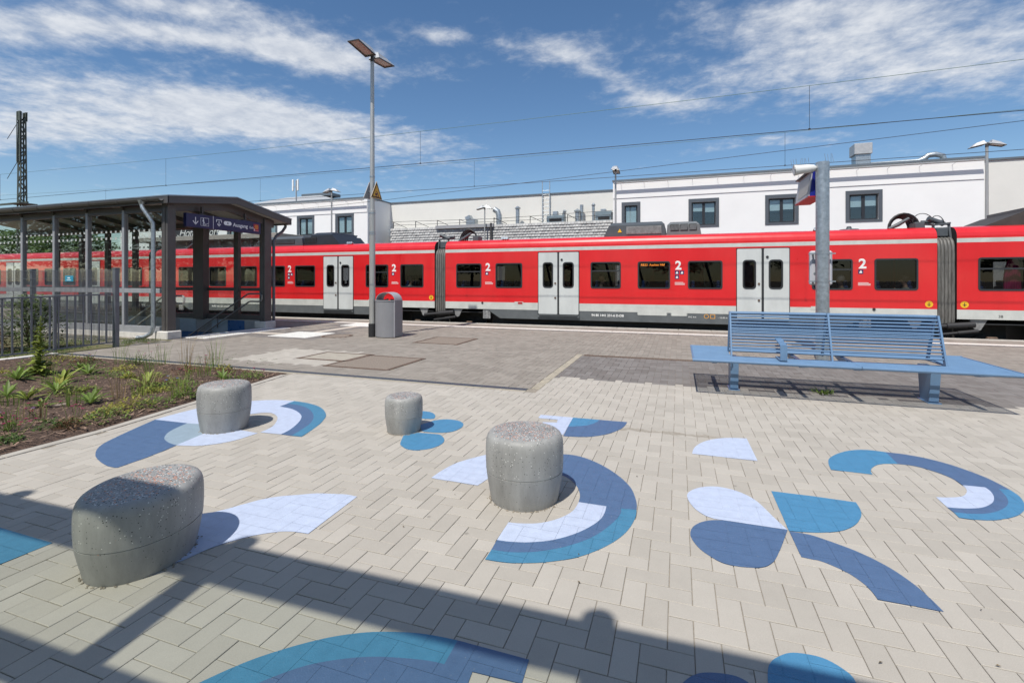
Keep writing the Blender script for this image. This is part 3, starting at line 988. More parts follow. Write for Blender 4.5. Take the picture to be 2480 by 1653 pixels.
PLABEL = {
    'A': 'long painted motif of navy, lilac and teal arcs beside the planting bed',
    'B': 'three bright blue painted petals around the smallest stool',
    'C': 'small painted fan of lilac and two blues behind the round stool',
    'D': 'large painted ring of navy, teal and lilac under the round stool',
    'E': 'single small lilac painted half dome in front of the bench',
    'F': 'painted propeller of four petals, lilac, blue and navy',
    'G': 'painted hook of blue, navy and lilac at the right edge',
    'H': 'lilac painted wing shape beside the large near stool',
    'I': 'teal and navy painted arch at the bottom edge in the shadow',
    'J': 'two blue painted domes at the bottom edge on the right',
    'K': 'teal painted wedge at the left edge by the near stool'}
def spline(pts):
    """closed outline: straight at corner points (flagged), smooth elsewhere"""
    n = len(pts)
    out = []
    for i in range(n):
        p0, p1, p2, p3 = pts[i - 1], pts[i], pts[(i + 1) % n], pts[(i + 2) % n]
        out.append((p1[0], p1[1]))
        if p1[2] and p2[2]:
            continue
        a, b = Vector(p1[:2]), Vector(p2[:2])
        t1 = (Vector(p2[:2]) - Vector(p0[:2])) * .5 if not p1[2] else None
        t2 = (Vector(p3[:2]) - Vector(p1[:2])) * .5 if not p2[2] else None
        L = (b - a).length
        if t1 is None:
            t1 = (b - a) * 1.5 - t2 * .5
        if t2 is None:
            t2 = (b - a) * 1.5 - t1 * .5
        for t in (t1, t2):
            if t.length > 1.6 * L:
                t *= 1.6 * L / t.length
        for k in range(1, 6):
            t = k / 6
            h = a * (2 * t ** 3 - 3 * t * t + 1) + t1 * (t ** 3 - 2 * t * t + t) + b * (-2 * t ** 3 + 3 * t * t) + t2 * (t ** 3 - t * t)
            out.append((h.x, h.y))
    return out
def clip(poly, x0, x1, y0, y1):
    for ax, lim, sgn in ((0, x0, 1), (0, x1, -1), (1, y0, 1), (1, y1, -1)):
        res = []
        n = len(poly)
        for i in range(n):
            p, q = poly[i], poly[(i + 1) % n]
            dp, dq = (p[ax] - lim) * sgn, (q[ax] - lim) * sgn
            if dp >= 0:
                res.append(p)
            if (dp >= 0) != (dq >= 0):
                t = dp / (dp - dq)
                res.append((p[0] + (q[0] - p[0]) * t, p[1] + (q[1] - p[1]) * t))
        poly = res
        if len(poly) < 3:
            return []
    return poly
cells = {}
for b in bricks['light']:
    cells.setdefault((int(b[0] // .5), int(b[1] // .5)), []).append(b)
paint_root = {}
for n_p, (mo, colr, txt) in enumerate(PAINT):
    pts = []
    for s in txt.split(','):
        s = s.strip()
        c = s.endswith('*')
        a, b = s.rstrip('*').split()
        pts.append((float(a), float(b), c))
    out = spline(pts)
    tris = tessellate_polygon([[Vector((x, y, 0)) for x, y in out]])
    if mo not in paint_root:
        cx = sum(p[0] for p in out) / len(out); cy = sum(p[1] for p in out) / len(out)
        paint_root[mo] = thing('floor_painting', PLABEL[mo], 'floor painting', (cx, cy, 0))
    mb = MB()
    zt = .0030 + (n_p % 5) * .0001
    for t in tris:
        T = [out[i] for i in t]
        # paint in the joints, a little lower
        mb.add([(x, y, -.0003 + (n_p % 5) * .0001) for x, y in T], [(0, 1, 2)] if (T[1][0] - T[0][0]) * (T[2][1] - T[0][1]) - (T[1][1] - T[0][1]) * (T[2][0] - T[0][0]) > 0 else [(2, 1, 0)])
        bx0, bx1 = min(p[0] for p in T), max(p[0] for p in T)
        by0, by1 = min(p[1] for p in T), max(p[1] for p in T)
        for ci in range(int((bx0 - .3) // .5), int(bx1 // .5) + 1):
            for cj in range(int((by0 - .3) // .5), int(by1 // .5) + 1):
                for b in cells.get((ci, cj), ()):
                    e = .0006
                    poly = clip(T, b[0] + e, b[0] + b[2] - e, b[1] + e, b[1] + b[3] - e)
                    if len(poly) >= 3:
                        A = sum(poly[i][0] * poly[(i + 1) % len(poly)][1] - poly[(i + 1) % len(poly)][0] * poly[i][1] for i in range(len(poly)))
                        if abs(A) < 1e-7:
                            continue
                        if A < 0:
                            poly = poly[::-1]
                        mb.add([(x, y, zt) for x, y in poly], [tuple(range(len(poly)))])
    mb.build('paint_field', m_paint[colr], paint_root[mo])
# ------------------------------------------------------------------ concrete stools
m_ter = terrazzo_mat('terrazzo_concrete', (.29, .288, .278))
PROF_LOW = [(.865, 0), (.872, .02), (.90, .12), (.94, .25), (.972, .37), (.986, .441)]
PROF_UP = [(.990, .4570), (.992, .50), (1.0, .60), (1.0, .74), (.994, .83), (.983, .885), (.962, .928), (.93, .960), (.885, .982), (.83, .994), (.74, 1.0), (.45, 1.003), (.2, 1.004)]
def stool(label, cu, cv, a, b, th, h, egg=0.0, tilt=0.0):
    t = thing('concrete_stool', label, 'stool', (cu, cv, 0), 'terrazzo concrete stools on the plaza')
    n = 64
    def ring(mb, prof):
        vs, fs = [], []
        for s, zf in prof:
            for i in range(n):
                q = 2 * math.pi * i / n
                x = a * math.cos(q) * s
                y = b * math.sin(q) * s * (1 + egg * math.cos(q))
                vs.append((cu + x * math.cos(th) - y * math.sin(th), cv + x * math.sin(th) + y * math.cos(th), zf * h))
        for k in range(len(prof) - 1):
            for i in range(n):
                fs.append((k * n + i, k * n + (i + 1) % n, (k + 1) * n + (i + 1) % n, (k + 1) * n + i))
        fs.append(tuple(range(n))[::-1])
        fs.append(tuple((len(prof) - 1) * n + i for i in range(n)))
        mb.add(vs, fs)
        return mb
    ring(MB(), PROF_LOW + [(.972, .4450)]).build('lower_drum', m_ter, t, True)
    ring(MB(), [(.94, .440), (.972, .4440), (.972, .4540), (.94, .456)]).build('groove', m_conc_w, t, 'full')
    ring(MB(), [(.972, .4530)] + PROF_UP).build('upper_drum', m_ter, t, True)
    # line of grit swept against the foot
    q = random.Random(int(cu * 100)); d = MB()
    for k in range(90):
        a_ = q.uniform(0, 6.283); s_ = .87 + abs(q.gauss(0, .03))
        x = a * math.cos(a_) * s_; y = b * math.sin(a_) * s_
        r1 = q.uniform(.003, .009)
        X, Y = cu + x * math.cos(th) - y * math.sin(th), cv + x * math.sin(th) + y * math.cos(th)
        d.lathe([(r1, .0), (r1 * .7, .004), (.0005, .006)], 5, (X, Y, .001))
    tag(d.build('grit', m_sand, t), kind='stuff')
    return t
stool('largest nearest grey terrazzo stool, half in the shadow at lower left', -3.03, 2.018, .345, .292, 1.9, .44, .0)
stool('grey terrazzo stool with paler foot next to the planting bed', -4.785, 4.056, .266, .266, 0, .50)
stool('smallest round grey terrazzo stool on the blue petals', -2.847, 4.628, .203, .203, 0, .386)
stool('round grey terrazzo stool standing in the painted ring', -1.111, 3.52, .295, .295, 0, .505)
# ------------------------------------------------------------------ double-sided bench
m_blue = mat('bench_blue_paint', (.125, .225, .37), .42, var=.08, vscale=5, coat=.15)
bn = thing('bench', 'blue metal double sided bench with round bars and wing ends', 'bench', (2.05, 8.06, 0))
ZS = .535
SU0, SU1, SV0, SV1 = .19, 3.90, 7.32, 8.80
MIDV = 8.06
# back-rest bays
BU = (.74, 2.02, 3.30)
rb = .0115
pitch = .049
nb = int((SV1 - SV0) / pitch)
for i in range(nb + 1):
    v = SV0 + .012 + i * (SV1 - SV0 - .024) / nb
    inner = abs(v - MIDV) < .30
    taper = .012 * (v - SV0) / (SV1 - SV0)
    segs = [(SU0, SU1)] if not inner else [(SU0, BU[0] - .01), (BU[2] + .01, SU1)]
    edge = i in (0, nb)
    for a, b in segs:
        if not inner:
            for c, d in ((a, BU[1] + .20), (BU[1] + .207, b)):
                MB().cyl((c, v, ZS - (.02 if edge else .0155)), (d, v, ZS - (.02 if edge else .0155)), .024 if edge else rb, n=8).build('seat_bar', m_blue, bn, True)
        else:
            MB().cyl((a, v, ZS - .0155), (b, v, ZS - .0155), rb, n=8).build('seat_bar', m_blue, bn, True)
for x in (SU0 + .012, SU1 - .012):
    MB().beam((x, SV0, ZS - .016), (x, SV1, ZS - .016), .02, .03).build('seat_end', m_blue, bn)
# cantilever brackets below the seat, thinning towards the tips
for x in (.50, 1.64, 2.30, 3.62):
    for s in (-1, 1):
        p = MB()
        p.prism([(x - .03, MIDV + s * .02, ZS - .034), (x - .03, MIDV + s * .62, ZS - .034), (x - .03, MIDV + s * .62, ZS - .06), (x - .03, MIDV + s * .30, ZS - .125), (x - .03, MIDV + s * .02, ZS - .125)], (.06, 0, 0))
        p.build('bracket', m_blue, bn)
MB().box(.40, 3.70, MIDV - .05, MIDV + .05, ZS - .13, ZS - .05).build('spine_beam', m_blue, bn)
# legs: flat tapering boxes
for x in (.79, 3.22):
    p = MB()
    p.prism([(x - .055, MIDV - .13, .012), (x - .055, MIDV + .13, .012), (x - .055, MIDV + .20, ZS - .055), (x - .055, MIDV - .20, ZS - .055)], (.11, 0, 0))
    p.build('leg', m_blue, bn, bevel=.004)
    MB().box(x - .075, x + .075, MIDV - .16, MIDV + .16, 0, .012).build('foot_plate', m_blue, bn)
# two back-rests leaning together
ZB0, ZB1 = .555, 1.165
for s in (-1, 1):
    off = lambda z: .235 - .20 * (z - ZB0) / (ZB1 - ZB0)
    for x in BU:
        p = MB()
        p.prism([(x - .011, MIDV + s * .285, ZS - .02), (x - .011, MIDV + s * .215, ZS - .02), (x - .011, MIDV + s * .015, ZB1), (x - .011, MIDV + s * .06, ZB1)], (.022, 0, 0))
        p.build('back_upright', m_blue, bn)
    nb2 = 13
    for k in range(nb2):
        z = ZB0 + .045 + k * (ZB1 - ZB0 - .065) / (nb2 - 1)
        for a, b in ((BU[0], BU[1]), (BU[1], BU[2])):
            rr = .024 if k == nb2 - 1 else .0118
            if k == nb2 - 1 and s == 1:
                continue
            MB().cyl((a + .008, MIDV + s * off(z) * (0 if k == nb2 - 1 else 1), z), (b - .008, MIDV + s * off(z) * (0 if k == nb2 - 1 else 1), z), rr, n=8).build('back_bar', m_blue, bn, True)
# arm divider: bent flat bar
p = MB()
x = 1.355
path = [(7.79, ZS + .012), (7.43, ZS + .012), (7.43, ZS + .215), (7.83, ZS + .27)]
for (a, b) in zip(path[:-1], path[1:]):
    p.beam((x, a[0], a[1]), (x, b[0], b[1]), .085, .016, up=(1, 0, 0) if False else (0, 0, 1) if abs(a[1] - b[1]) < .15 else (0, 1, 0))
p.build('arm_divider', m_blue, bn)
# weed growing below the bench
def grass_tuft(name, label, cat, loc, n, h, spread, m_, group=None, wid=.006, lean=.5, seed=0):
    r_ = random.Random(seed)
    mb = MB()
    for i in range(n):
        a = r_.uniform(0, 6.283); q = spread * math.sqrt(r_.random())
        bx, by = loc[0] + q * math.cos(a), loc[1] + q * math.sin(a)
        hh = h * r_.uniform(.5, 1.1); le = lean * hh * r_.uniform(.2, 1)
        a2 = a + r_.uniform(-1, 1)
        dx, dy = math.cos(a2), math.sin(a2)
        w_ = wid * r_.uniform(.6, 1.3)
        sx, sy = -dy * w_, dx * w_
        p = [(bx + dx * le * t * t, by + dy * le * t * t, loc[2] + hh * (t - .25 * t * t * lean)) for t in (0, .5, 1)]
        mb.add([(p[0][0] - sx, p[0][1] - sy, p[0][2]), (p[0][0] + sx, p[0][1] + sy, p[0][2]), (p[1][0] + sx * .8, p[1][1] + sy * .8, p[1][2]), (p[1][0] - sx * .8, p[1][1] - sy * .8, p[1][2]), p[2]], [(0, 1, 2, 3), (3, 2, 4)])
    o = mb.build(name, m_, at=loc)
    return tag(o, label, cat, group)
lf_green = leaf_mat('leaf_green', (.16, .235, .05))
lf_lime = leaf_mat('leaf_lime', (.24, .29, .06))
lf_dark = leaf_mat('leaf_dark', (.085, .14, .035))
lf_yel = leaf_mat('leaf_yellow_green', (.32, .31, .06))
lf_dry = leaf_mat('leaf_dry', (.30, .22, .12))
lf_red = leaf_mat('leaf_reddish', (.16, .09, .045))
grass_tuft('weed', 'small green weed growing from the paving under the bench', 'weed', (1.98, 8.12, 0), 60, .09, .13, lf_green, wid=.009, lean=1.2, seed=4)
# ------------------------------------------------------------------ red regional train
VT = 17.20
K = VT / 16.9
TU = lambda u: u * K
TZ = lambda z: 1.65 + (z - 1.65) * K
DEPTH = 2.85
ZSK, ZWB, ZRD, ZS0, ZS1, ZSH = TZ(.215), TZ(.545), TZ(.81), TZ(2.69), TZ(2.81), TZ(2.88)
m_red = mat('train_red', (.66, .015, .019), .32, var=.06, vscale=2.5, coat=.5, stretch=(1, 1, .15))
m_twhite = mat('train_pale_grey', (.53, .54, .51), .4, var=.10, vscale=3, coat=.2)
m_tgrey = mat('train_skirt_grey', (.105, .115, .12), .5, var=.15, vscale=3)
m_door = mat('train_door_white', (.56, .58, .57), .38, var=.10, vscale=1.6, coat=.2, stretch=(1, 1, .4))
m_frame = mat('window_gasket', (.028, .03, .033), .45)
m_tglass = glass_mat('train_window_glass', (.33, .345, .355), .9, base=.035)
m_inner = mat('train_interior', (.022, .023, .025), .7, var=.1)
m_seat = mat('seat_blue_cloth', (.03, .07, .22), .9, var=.2, vscale=20)
m_bell = mat('bellows_fabric', (.13, .125, .115), .55, var=.45, vscale=6, stretch=(6, 1, .5))
m_under = mat('underframe_black', (.03, .028, .026), .7, var=.3, vscale=6)
m_brk = mat('bracket_grey', (.22, .22, .22), .6, var=.3, vscale=9)
m_unit = mat('roof_unit_grey', (.075, .085, .095), .5, var=.12, vscale=3)
m_unit_l = mat('roof_unit_light', (.15, .16, .165), .5, var=.12, vscale=3)
m_letter = mat('white_lettering', (.78, .78, .76), .6)
m_yellow = mat('yellow_disc', (.80, .46, .02), .5)
train = thing('train', 'red regional train with pale doors standing at the platform', 'train', (0, VT + 1.4, -.80))

ROOF = [(0, ZSH), (.02, ZSH + .09), (.07, ZSH + .17), (.15, ZSH + .235), (.27, ZSH + .275), (.45, ZSH + .30), (.9, ZSH + .33), (DEPTH / 2, ZSH + .34)]
def make_car(u0, u1, wins, doors, number=None):
    """wins: (u0,u1,transom); doors: (u0,u1)"""
    wz0, wz1 = TZ(1.345), TZ(2.265)
    fr = .045
    holes = [(a + fr, b - fr, wz0 + fr, wz1 - fr) for a, b, t in wins]
    dz0, dz1 = TZ(.40), TZ(2.635)
    leaf_w = []
    for a, b in doors:
        w_ = b - a
        for q0, q1 in ((.115, .375), (.61, .88)):
            leaf_w.append((a + w_ * q0, a + w_ * q1, TZ(1.355), TZ(2.275)))
    dh = [(a + .03, b - .03, c + .03, d - .03) for a, b, c, d in leaf_w]
    far = [h for i, h in enumerate(holes) if (i * 7 + int(u1 * 3)) % 5 < 2]
    zm = lambda z: 0 if z > ZS1 else (1 if z > ZS0 else (0 if z > ZRD else 1))
    mb = MB()
    wall_holes(mb, u0, u1, ZWB, ZSH, VT, holes + dh, zbreaks=(ZRD, ZS0, ZS1), zmat=zm)
    wall_holes(mb, u0, u1, ZWB, ZSH, VT + DEPTH, far, zbreaks=(ZRD, ZS0, ZS1), zmat=zm)
    prof = ROOF + [(DEPTH - a, b) for a, b in ROOF[-2::-1]]
    for (a, b) in zip(prof[:-1], prof[1:]):
        mb.add([(u0, VT + a[0], a[1]), (u1, VT + a[0], a[1]), (u1, VT + b[0], b[1]), (u0, VT + b[0], b[1])], [(0, 1, 2, 3)])
    for u in (u0, u1):
        cap = [(u, VT, ZWB)] + [(u, VT + a, b) for a, b in prof] + [(u, VT + DEPTH, ZWB)]
        mb.add(cap, [tuple(range(len(cap)))], 2)
    mb.add([(u0, VT, ZWB), (u1, VT, ZWB), (u1, VT + DEPTH, ZWB), (u0, VT + DEPTH, ZWB)], [(0, 1, 2, 3)], 2)
    car = mb.build('car_body', [m_red, m_twhite, m_under], train)
    for p in car.data.polygons:
        p.use_smooth = p.normal.z > .05 and p.material_index == 0
    # lining
    li = MB()
    wall_holes(li, u0 + .1, u1 - .1, ZWB + .05, ZSH, VT + .07, holes + dh)
    wall_holes(li, u0 + .1, u1 - .1, ZWB + .05, ZSH, VT + DEPTH - .07, far)
    li.box(u0 + .1, u1 - .1, VT + .07, VT + DEPTH - .07, ZSH + .02, ZSH + .05)
    li.box(u0 + .1, u1 - .1, VT + .07, VT + DEPTH - .07, TZ(.40), TZ(.43))
    li.build('lining', m_inner, car)
    fp = MB()
    for a, b, c, d in far:
        fp.add([(a - .01, VT + DEPTH - .03, c - .01), (b + .01, VT + DEPTH - .03, c - .01), (b + .01, VT + DEPTH - .03, d + .01), (a - .01, VT + DEPTH - .03, d + .01)], [(0, 1, 2, 3)])
    fp.build('far_side_glazing', m_tglass, car)
    # racks and partitions break up the view through the car
    rk = MB(); q_ = random.Random(int(u0 * 10))
    for a, b, t in wins:
        if q_.random() < .75:
            x_ = q_.uniform(a, b); rk.box(x_ - q_.uniform(.1, .35), x_ + q_.uniform(.1, .3), VT + 1.3 + q_.uniform(0, .8), VT + 2.5, TZ(.43), ZSH)
        rk.box(a - .3, b + .3, VT + .10, VT + .45, TZ(2.30), TZ(2.33))
    rk.build('partitions', m_inner, car)
    # skirt with cut-outs for the bogies
    s0, s1 = u0 + 1.75, u1 - 1.75
    sk = MB()
    sk.prism([(s0, VT + .005, ZWB), (s1, VT + .005, ZWB), (s1 - .1, VT + .005, ZWB - .06), (s1 - .55, VT + .005, ZSK), (s0 + .55, VT + .005, ZSK), (s0 + .1, VT + .005, ZWB - .06)], (0, .04, 0))
    sk.build('skirt', m_tgrey, car)
    for a, b, t in wins:
        f = MB()
        ring_mb(f, rrect(a, b, wz0, wz1, .075), rrect(a + fr, b - fr, wz0 + fr, wz1 - fr, .045), VT - .014, VT + .06)
        if t:
            zt = wz0 + (wz1 - wz0) * .66
            f.box(a + fr - .005, b - fr + .005, VT - .006, VT + .05, zt - .022, zt + .022)
        f.build('window_frame', m_frame, car)
        g_ = MB()
        q = rrect(a + fr - .01, b - fr + .01, wz0 + fr - .01, wz1 - fr + .01, .05)
        g_.add([(x, VT + .02, z) for x, z in q], [tuple(range(len(q)))[::-1]])
        g_.build('window_pane', m_tglass, car)
    for (a, b), k in zip(doors, range(0, 99, 2)):
        w_ = b - a
        mid = (a + b) / 2
        for side, (x0, x1) in enumerate(((a + .012, mid - .035), (mid + .035, b - .012))):
            wx0, wx1, wzz0, wzz1 = leaf_w[k + side]
            d = MB()
            ring_mb(d, rrect(x0, x1, dz0 + .015, dz1 - .012, .03), rrect(wx0 + .02, wx1 - .02, wzz0 + .02, wzz1 - .02, .08), VT - .022, VT + .015)
            leaf = d.build('door_leaf', m_door, car)
            f = MB()
            ring_mb(f, rrect(wx0, wx1, wzz0, wzz1, .11), rrect(wx0 + .045, wx1 - .045, wzz0 + .045, wzz1 - .045, .07), VT - .034, VT + .03)
            f.build('door_window_frame', m_frame, car)
            g_ = MB()
            q = rrect(wx0 + .03, wx1 - .03, wzz0 + .03, wzz1 - .03, .09)
            g_.add([(x, VT + .005, z) for x, z in q], [tuple(range(len(q)))[::-1]])
            g_.build('door_window_pane', m_tglass, car)
        f = MB()
        f.box(mid - .033, mid + .033, VT - .028, VT + .015, dz0 + .01, dz1 - .01)
        f.box(a - .012, a + .010, VT - .010, VT + .02, dz0, dz1); f.box(b - .010, b + .012, VT - .010, VT + .02, dz0, dz1)
        f.box(a - .012, b + .012, VT - .010, VT + .02, dz1 - .010, dz1 + .012)
        f.build('door_seal', m_frame, car)
        f = MB()
        f.box(a - .02, b + .02, VT - .06, VT + .02, dz0 - .10, dz0 - .03)
        f.box(a + .05, b - .05, VT - .10, VT + .02, dz0 - .03, dz0 - .012)
        f.build('door_step', m_tgrey, car)
        for (bx, bz, r_, mm) in ((mid - .11, TZ(1.52), .035, m_rust), (mid - .11, TZ(1.0), .035, m_rust), (mid + .13, TZ(2.36), .04, m_frame)):
            MB().cyl((bx, VT - .022, bz), (bx, VT - .045, bz), r_, n=14).build('door_button', mm, car)
    # seats behind the glass: rows of high backs
    sp = MB()
    sp.cbox(-.06, .06, -.22, .22, 0, .62, .03); sp.cbox(-.05, .05, -.16, .16, .62, .78, .03); sp.cbox(-.02, .46, -.22, .22, -.14, 0, .03)
    so = sp.build('seat', m_seat); sm = so.data; bpy.data.objects.remove(so)
    org = origin_of(train)
    for i, (a, b, t) in enumerate(wins):
        for du, flip in ((.16, 1), (.90, -1)):
            for vv in (.42, .95, 1.95, 2.45):
                s = bpy.data.objects.new('seat', sm); COL.objects.link(s); s.parent = car
                s.location = (a + du * (b - a) - org.x, VT + vv - org.y, TZ(.86) - org.z)
                if flip < 0:
                    s.rotation_euler = (0, 0, math.pi)
    # figure 2 and pictograms between windows
    return car

W = lambda *l: [(TU(a), TU(b), t) for a, b, t in l]
D = lambda *l: [(TU(a), TU(b)) for a, b in l]
off = 15.93
car_m = make_car(TU(-8.55), TU(6.94), W((-8.09, -7.04, 1), (-6.47, -5.42, 0), (-2.91, -1.87, 1), (-1.31, -.26, 0), (.29, 1.34, 0), (3.84, 4.90, 1), (5.44, 6.50, 0)), D((-4.81, -3.32), (1.75, 3.24)))
car_l = make_car(TU(-24.5), TU(-9.02), W((-22.9, -21.81, 0), (-20.9, -19.85, 0), (-19.05, -18.0, 0), (-17.45, -16.40, 0), (-15.85, -14.77, 0), (-12.2, -11.12, 1), (-10.56, -9.51, 0)), D((-14.32, -12.81),))
car_e = make_car(TU(-40.4), TU(-24.97), W((-39.9, -38.85, 0), (-38.3, -37.25, 0), (-34.8, -33.75, 1), (-33.2, -32.15, 0), (-31.6, -30.55, 0), (-28.1, -27.05, 1), (-26.5, -25.45, 0)), D((-36.7, -35.2), (-30.1, -28.6)))
car_r = make_car(TU(7.39), TU(22.88), W((7.86, 8.91, 1), (9.47, 10.52, 0), (13.03, 14.07, 1), (14.6, 15.65, 0), (16.2, 17.25, 0), (19.8, 20.84, 1)), D((11.12, 12.61), (17.7, 19.2)))

# lettering and small signs
XD, YD = (1, 0, 0), (0, 0, 1)
YF = VT - .002
def class_mark(car, uc, npic):
    mb = MB()
    text_mb(mb, '2', .40, (uc - .115, YF, TZ(1.99)), XD, YD, depth=.004, offset=.012)
    mb.build('class_number', m_letter, car)
    p = MB(); w2 = MB()
    for k in range(npic):
        x, z = (uc - .125 + (k % 2) * .16, TZ(1.82) - (k // 2) * .15)
        p.box(x, x + .13, VT - .004, VT + .001, z, z + .13)
        w2.box(x + .03, x + .10, VT - .006, VT - .004, z + .025, z + .065); w2.box(x + .05, x + .085, VT - .006, VT - .004, z + .065, z + .10)
    p.build('pictogram', mat('pictogram_navy', (.02, .025, .10), .5), car)
    w2.build('pictogram_symbol', m_letter, car)
    t = MB()
    for k in range(3):
        t.box(uc - .13, uc + (.19 if k else .14), VT - .004, VT + .001, TZ(1.55) - k * .035, TZ(1.55) - k * .035 + .014)
    t.build('small_print', m_letter, car)
class_mark(car_l, TU(-16.13), 3)
class_mark(car_l, TU(-10.84), 1)
class_mark(car_m, TU(-6.76), 1)
class_mark(car_m, TU(.01), 3)
class_mark(car_m, TU(5.16), 1)
def letters(car, s, size, u, z, m_=m_letter, nm='lettering', off_=.0):
    mb = MB(); text_mb(mb, s, size, (u, YF if z > ZWB else VT + .003, z), XD, YD, depth=.004, offset=off_); mb.build(nm, m_, car)
letters(car_m, '94 80 1441 231-6 D-DB', .115, TU(-2.88), TZ(.375), nm='vehicle_number', off_=.003)
letters(car_l, '94 80 1441 231-2 D-DB', .115, TU(-20.75), TZ(.375), nm='vehicle_number', off_=.003)
letters(car_m, 'WC 4-4', .075, TU(.30), TZ(.40)); letters(car_m, '- 16,40 m -', .075, TU(1.2), TZ(.40))
letters(car_r, '38', .11, TU(8.30), TZ(.60), mat('dark_lettering', (.05, .05, .05), .6))
m_org = mat('orange_mark', (.62, .30, .06), .6)
mb = MB(); ring_mb(mb, rrect(TU(.78), TU(.93), TZ(.385), TZ(.53), .07), rrect(TU(.80), TU(.91), TZ(.405), TZ(.51), .05), VT + .001, VT + .006); ring_mb(mb, rrect(TU(.97), TU(1.12), TZ(.385), TZ(.53), .01), rrect(TU(.99), TU(1.10), TZ(.405), TZ(.51), .01), VT + .001, VT + .006)
mb.build('orange_symbol', m_org, car_m)
# destination display behind a pane
mb = MB(); mb.box(TU(-1.25), TU(-.32), VT + .05, VT + .08, TZ(2.08), TZ(2.22)); mb.build('display_panel', m_black, car_m)
mb = MB(); text_mb(mb, 'RB33  Aachen Hbf', .105, (TU(-1.21), VT + .045, TZ(2.115)), XD, YD, depth=.004)
mb.build('display_text', mat('display_orange', (.9, .25, .03), .5, emit=((1.0, .28, .04), 3.0)), car_m)
for car, u in ((car_l, TU(-9.17)), (car_m, TU(6.75)), (car_r, TU(7.56))):
    mb = MB(); mb.cyl((u, VT + .001, TZ(.95)), (u, VT - .004, TZ(.95)), .095, n=28); mb.build('yellow_disc', m_yellow, car)
    mb = MB(); mb.box(u - .008, u + .008, VT - .007, VT - .004, TZ(.90), TZ(1.0)); mb.box(u - .045, u + .045, VT - .007, VT - .004, TZ(.935), TZ(.95)); mb.box(u - .025, u + .025, VT - .007, VT - .004, TZ(.90), TZ(.91)); mb.build('disc_symbol', m_frame, car)
for car, u in ((car_l, TU(-11.9)), (car_m, TU(-5.55)), (car_m, TU(3.98))):
    mb = MB(); mb.box(u - .17, u + .17, VT - .006, VT + .001, TZ(.74), TZ(.84)); mb.build('marker_plate', m_twhite, car)
    mb = MB(); mb.box(u - .04, u + .14, VT - .010, VT - .006, TZ(.755), TZ(.825)); mb.build('marker_red', mat('marker_dark_red', (.35, .02, .02), .4), car)
for car, L in ((car_m, (-7.0, 5.43)), (car_l, (-10.6,))):
    for u in L:
        mb = MB(); mb.cyl((TU(u), VT + .001, TZ(.78)), (TU(u), VT - .02, TZ(.78)), .04, n=12); mb.build('socket_cap', m_frame, car)
for (a, b) in ((-1.32, -.36), (-.24, .27)):
    mb = MB(); ring_mb(mb, rrect(TU(a), TU(b), TZ(.45), TZ(.72), .04), rrect(TU(a) + .012, TU(b) - .012, TZ(.45) + .012, TZ(.72) - .012, .03), VT - .003, VT + .002)
    mb.box(TU(a) + .02, TU(b) - .02, VT + .0005, VT + .004, TZ(.46), TZ(.71)); mb.build('service_flap', m_twhite, car_m)

# bellows
for (ua, ub) in ((-9.02, -8.55), (6.94, 7.39), (-24.97, -24.5)):
    a, b = TU(ua) + .02, TU(ub) - .02
    n = 5
    mb = MB()
    for k in range(n):
        u = a + (b - a) * (k + .5) / n
        r_ = (b - a) / n / 2 * 1.02
        path = [(u, VT + .08, TZ(.40)), (u, VT + .06, TZ(.60)), (u, VT + .06, TZ(1.6)), (u, VT + .06, TZ(2.45)), (u, VT + .07, TZ(2.6)), (u, VT + .11, TZ(2.72)), (u, VT + .19, TZ(2.80)), (u, VT + .35, TZ(2.84)), (u, VT + 1.4, TZ(2.86))]
        mb.tube(path, r_, 8)
    mb.box(a, b, VT + .14, VT + 2.6, TZ(.30), TZ(2.78))
    mb.build('bellows', m_bell, train, True)
    # frame and gear on top of the joint
    g_ = MB()
    c = (a + b) / 2
    z0 = TZ(2.90)
    for x in (a + .02, b - .02):
        g_.beam((x, VT + .25, z0 - .1), (x, VT + .35, z0 + .35), .05, .06)
        g_.beam((x, VT + .35, z0 + .35), (x, VT + .9, z0 + .42), .05, .06)
    g_.beam((a, VT + .3, z0 + .33), (b, VT + .3, z0 + .38), .05, .05)
    g_.cbox(a + .06, b - .04, VT + .28, VT + .75, z0 - .02, z0 + .26, .03)
    g_.cyl((c - .25, VT + .5, z0 + .55), (c + .15, VT + .55, z0 + .38), .075, n=10)
    g_.cyl((c - .30, VT + .8, z0 + .48), (c + .25, VT + .8, z0 + .48), .05, n=10)
    g_.build('coupling_gear', m_unit, train, True)
def cable_arc(mb, p0, p1, h, r, n=10):
    p0, p1 = Vector(p0), Vector(p1)
    pts = []
    for k in range(n + 1):
        a = math.pi * k / n
        q = (p0 + p1) / 2 - (p1 - p0) / 2 * math.cos(a)
        pts.append(q + Vector((0, 0, h * math.sin(a))))
    mb.tube(pts, r, 6)
for (ua, ub) in ((-8.15, -7.42), (5.95, 6.72), (-22.9, -22.05)):
    mb = MB()
    for k in range(5):
        d = k * .035
        cable_arc(mb, (TU(ua) + d, VT + .5 + k * .09, TZ(3.16)), (TU(ub) - d, VT + .5 + k * .09, TZ(3.16)), .46 - d * .6, .032)
    mb.build('roof_cables', m_black, train, True)
    mb = MB()
    mb.tube([(TU(ua) - .02, VT + .42, TZ(3.16)), (TU(ua) + .22, VT + .42, TZ(3.28)), (TU(ua) + .5, VT + .45, TZ(3.46))], [.05, .06, .045], 10)
    mb.cbox(TU(ub) - .16, TU(ub) + .1, VT + .4, VT + .8, TZ(3.12), TZ(3.34), .02)
    mb.build('insulator', m_unit, train, True)
mb = MB()
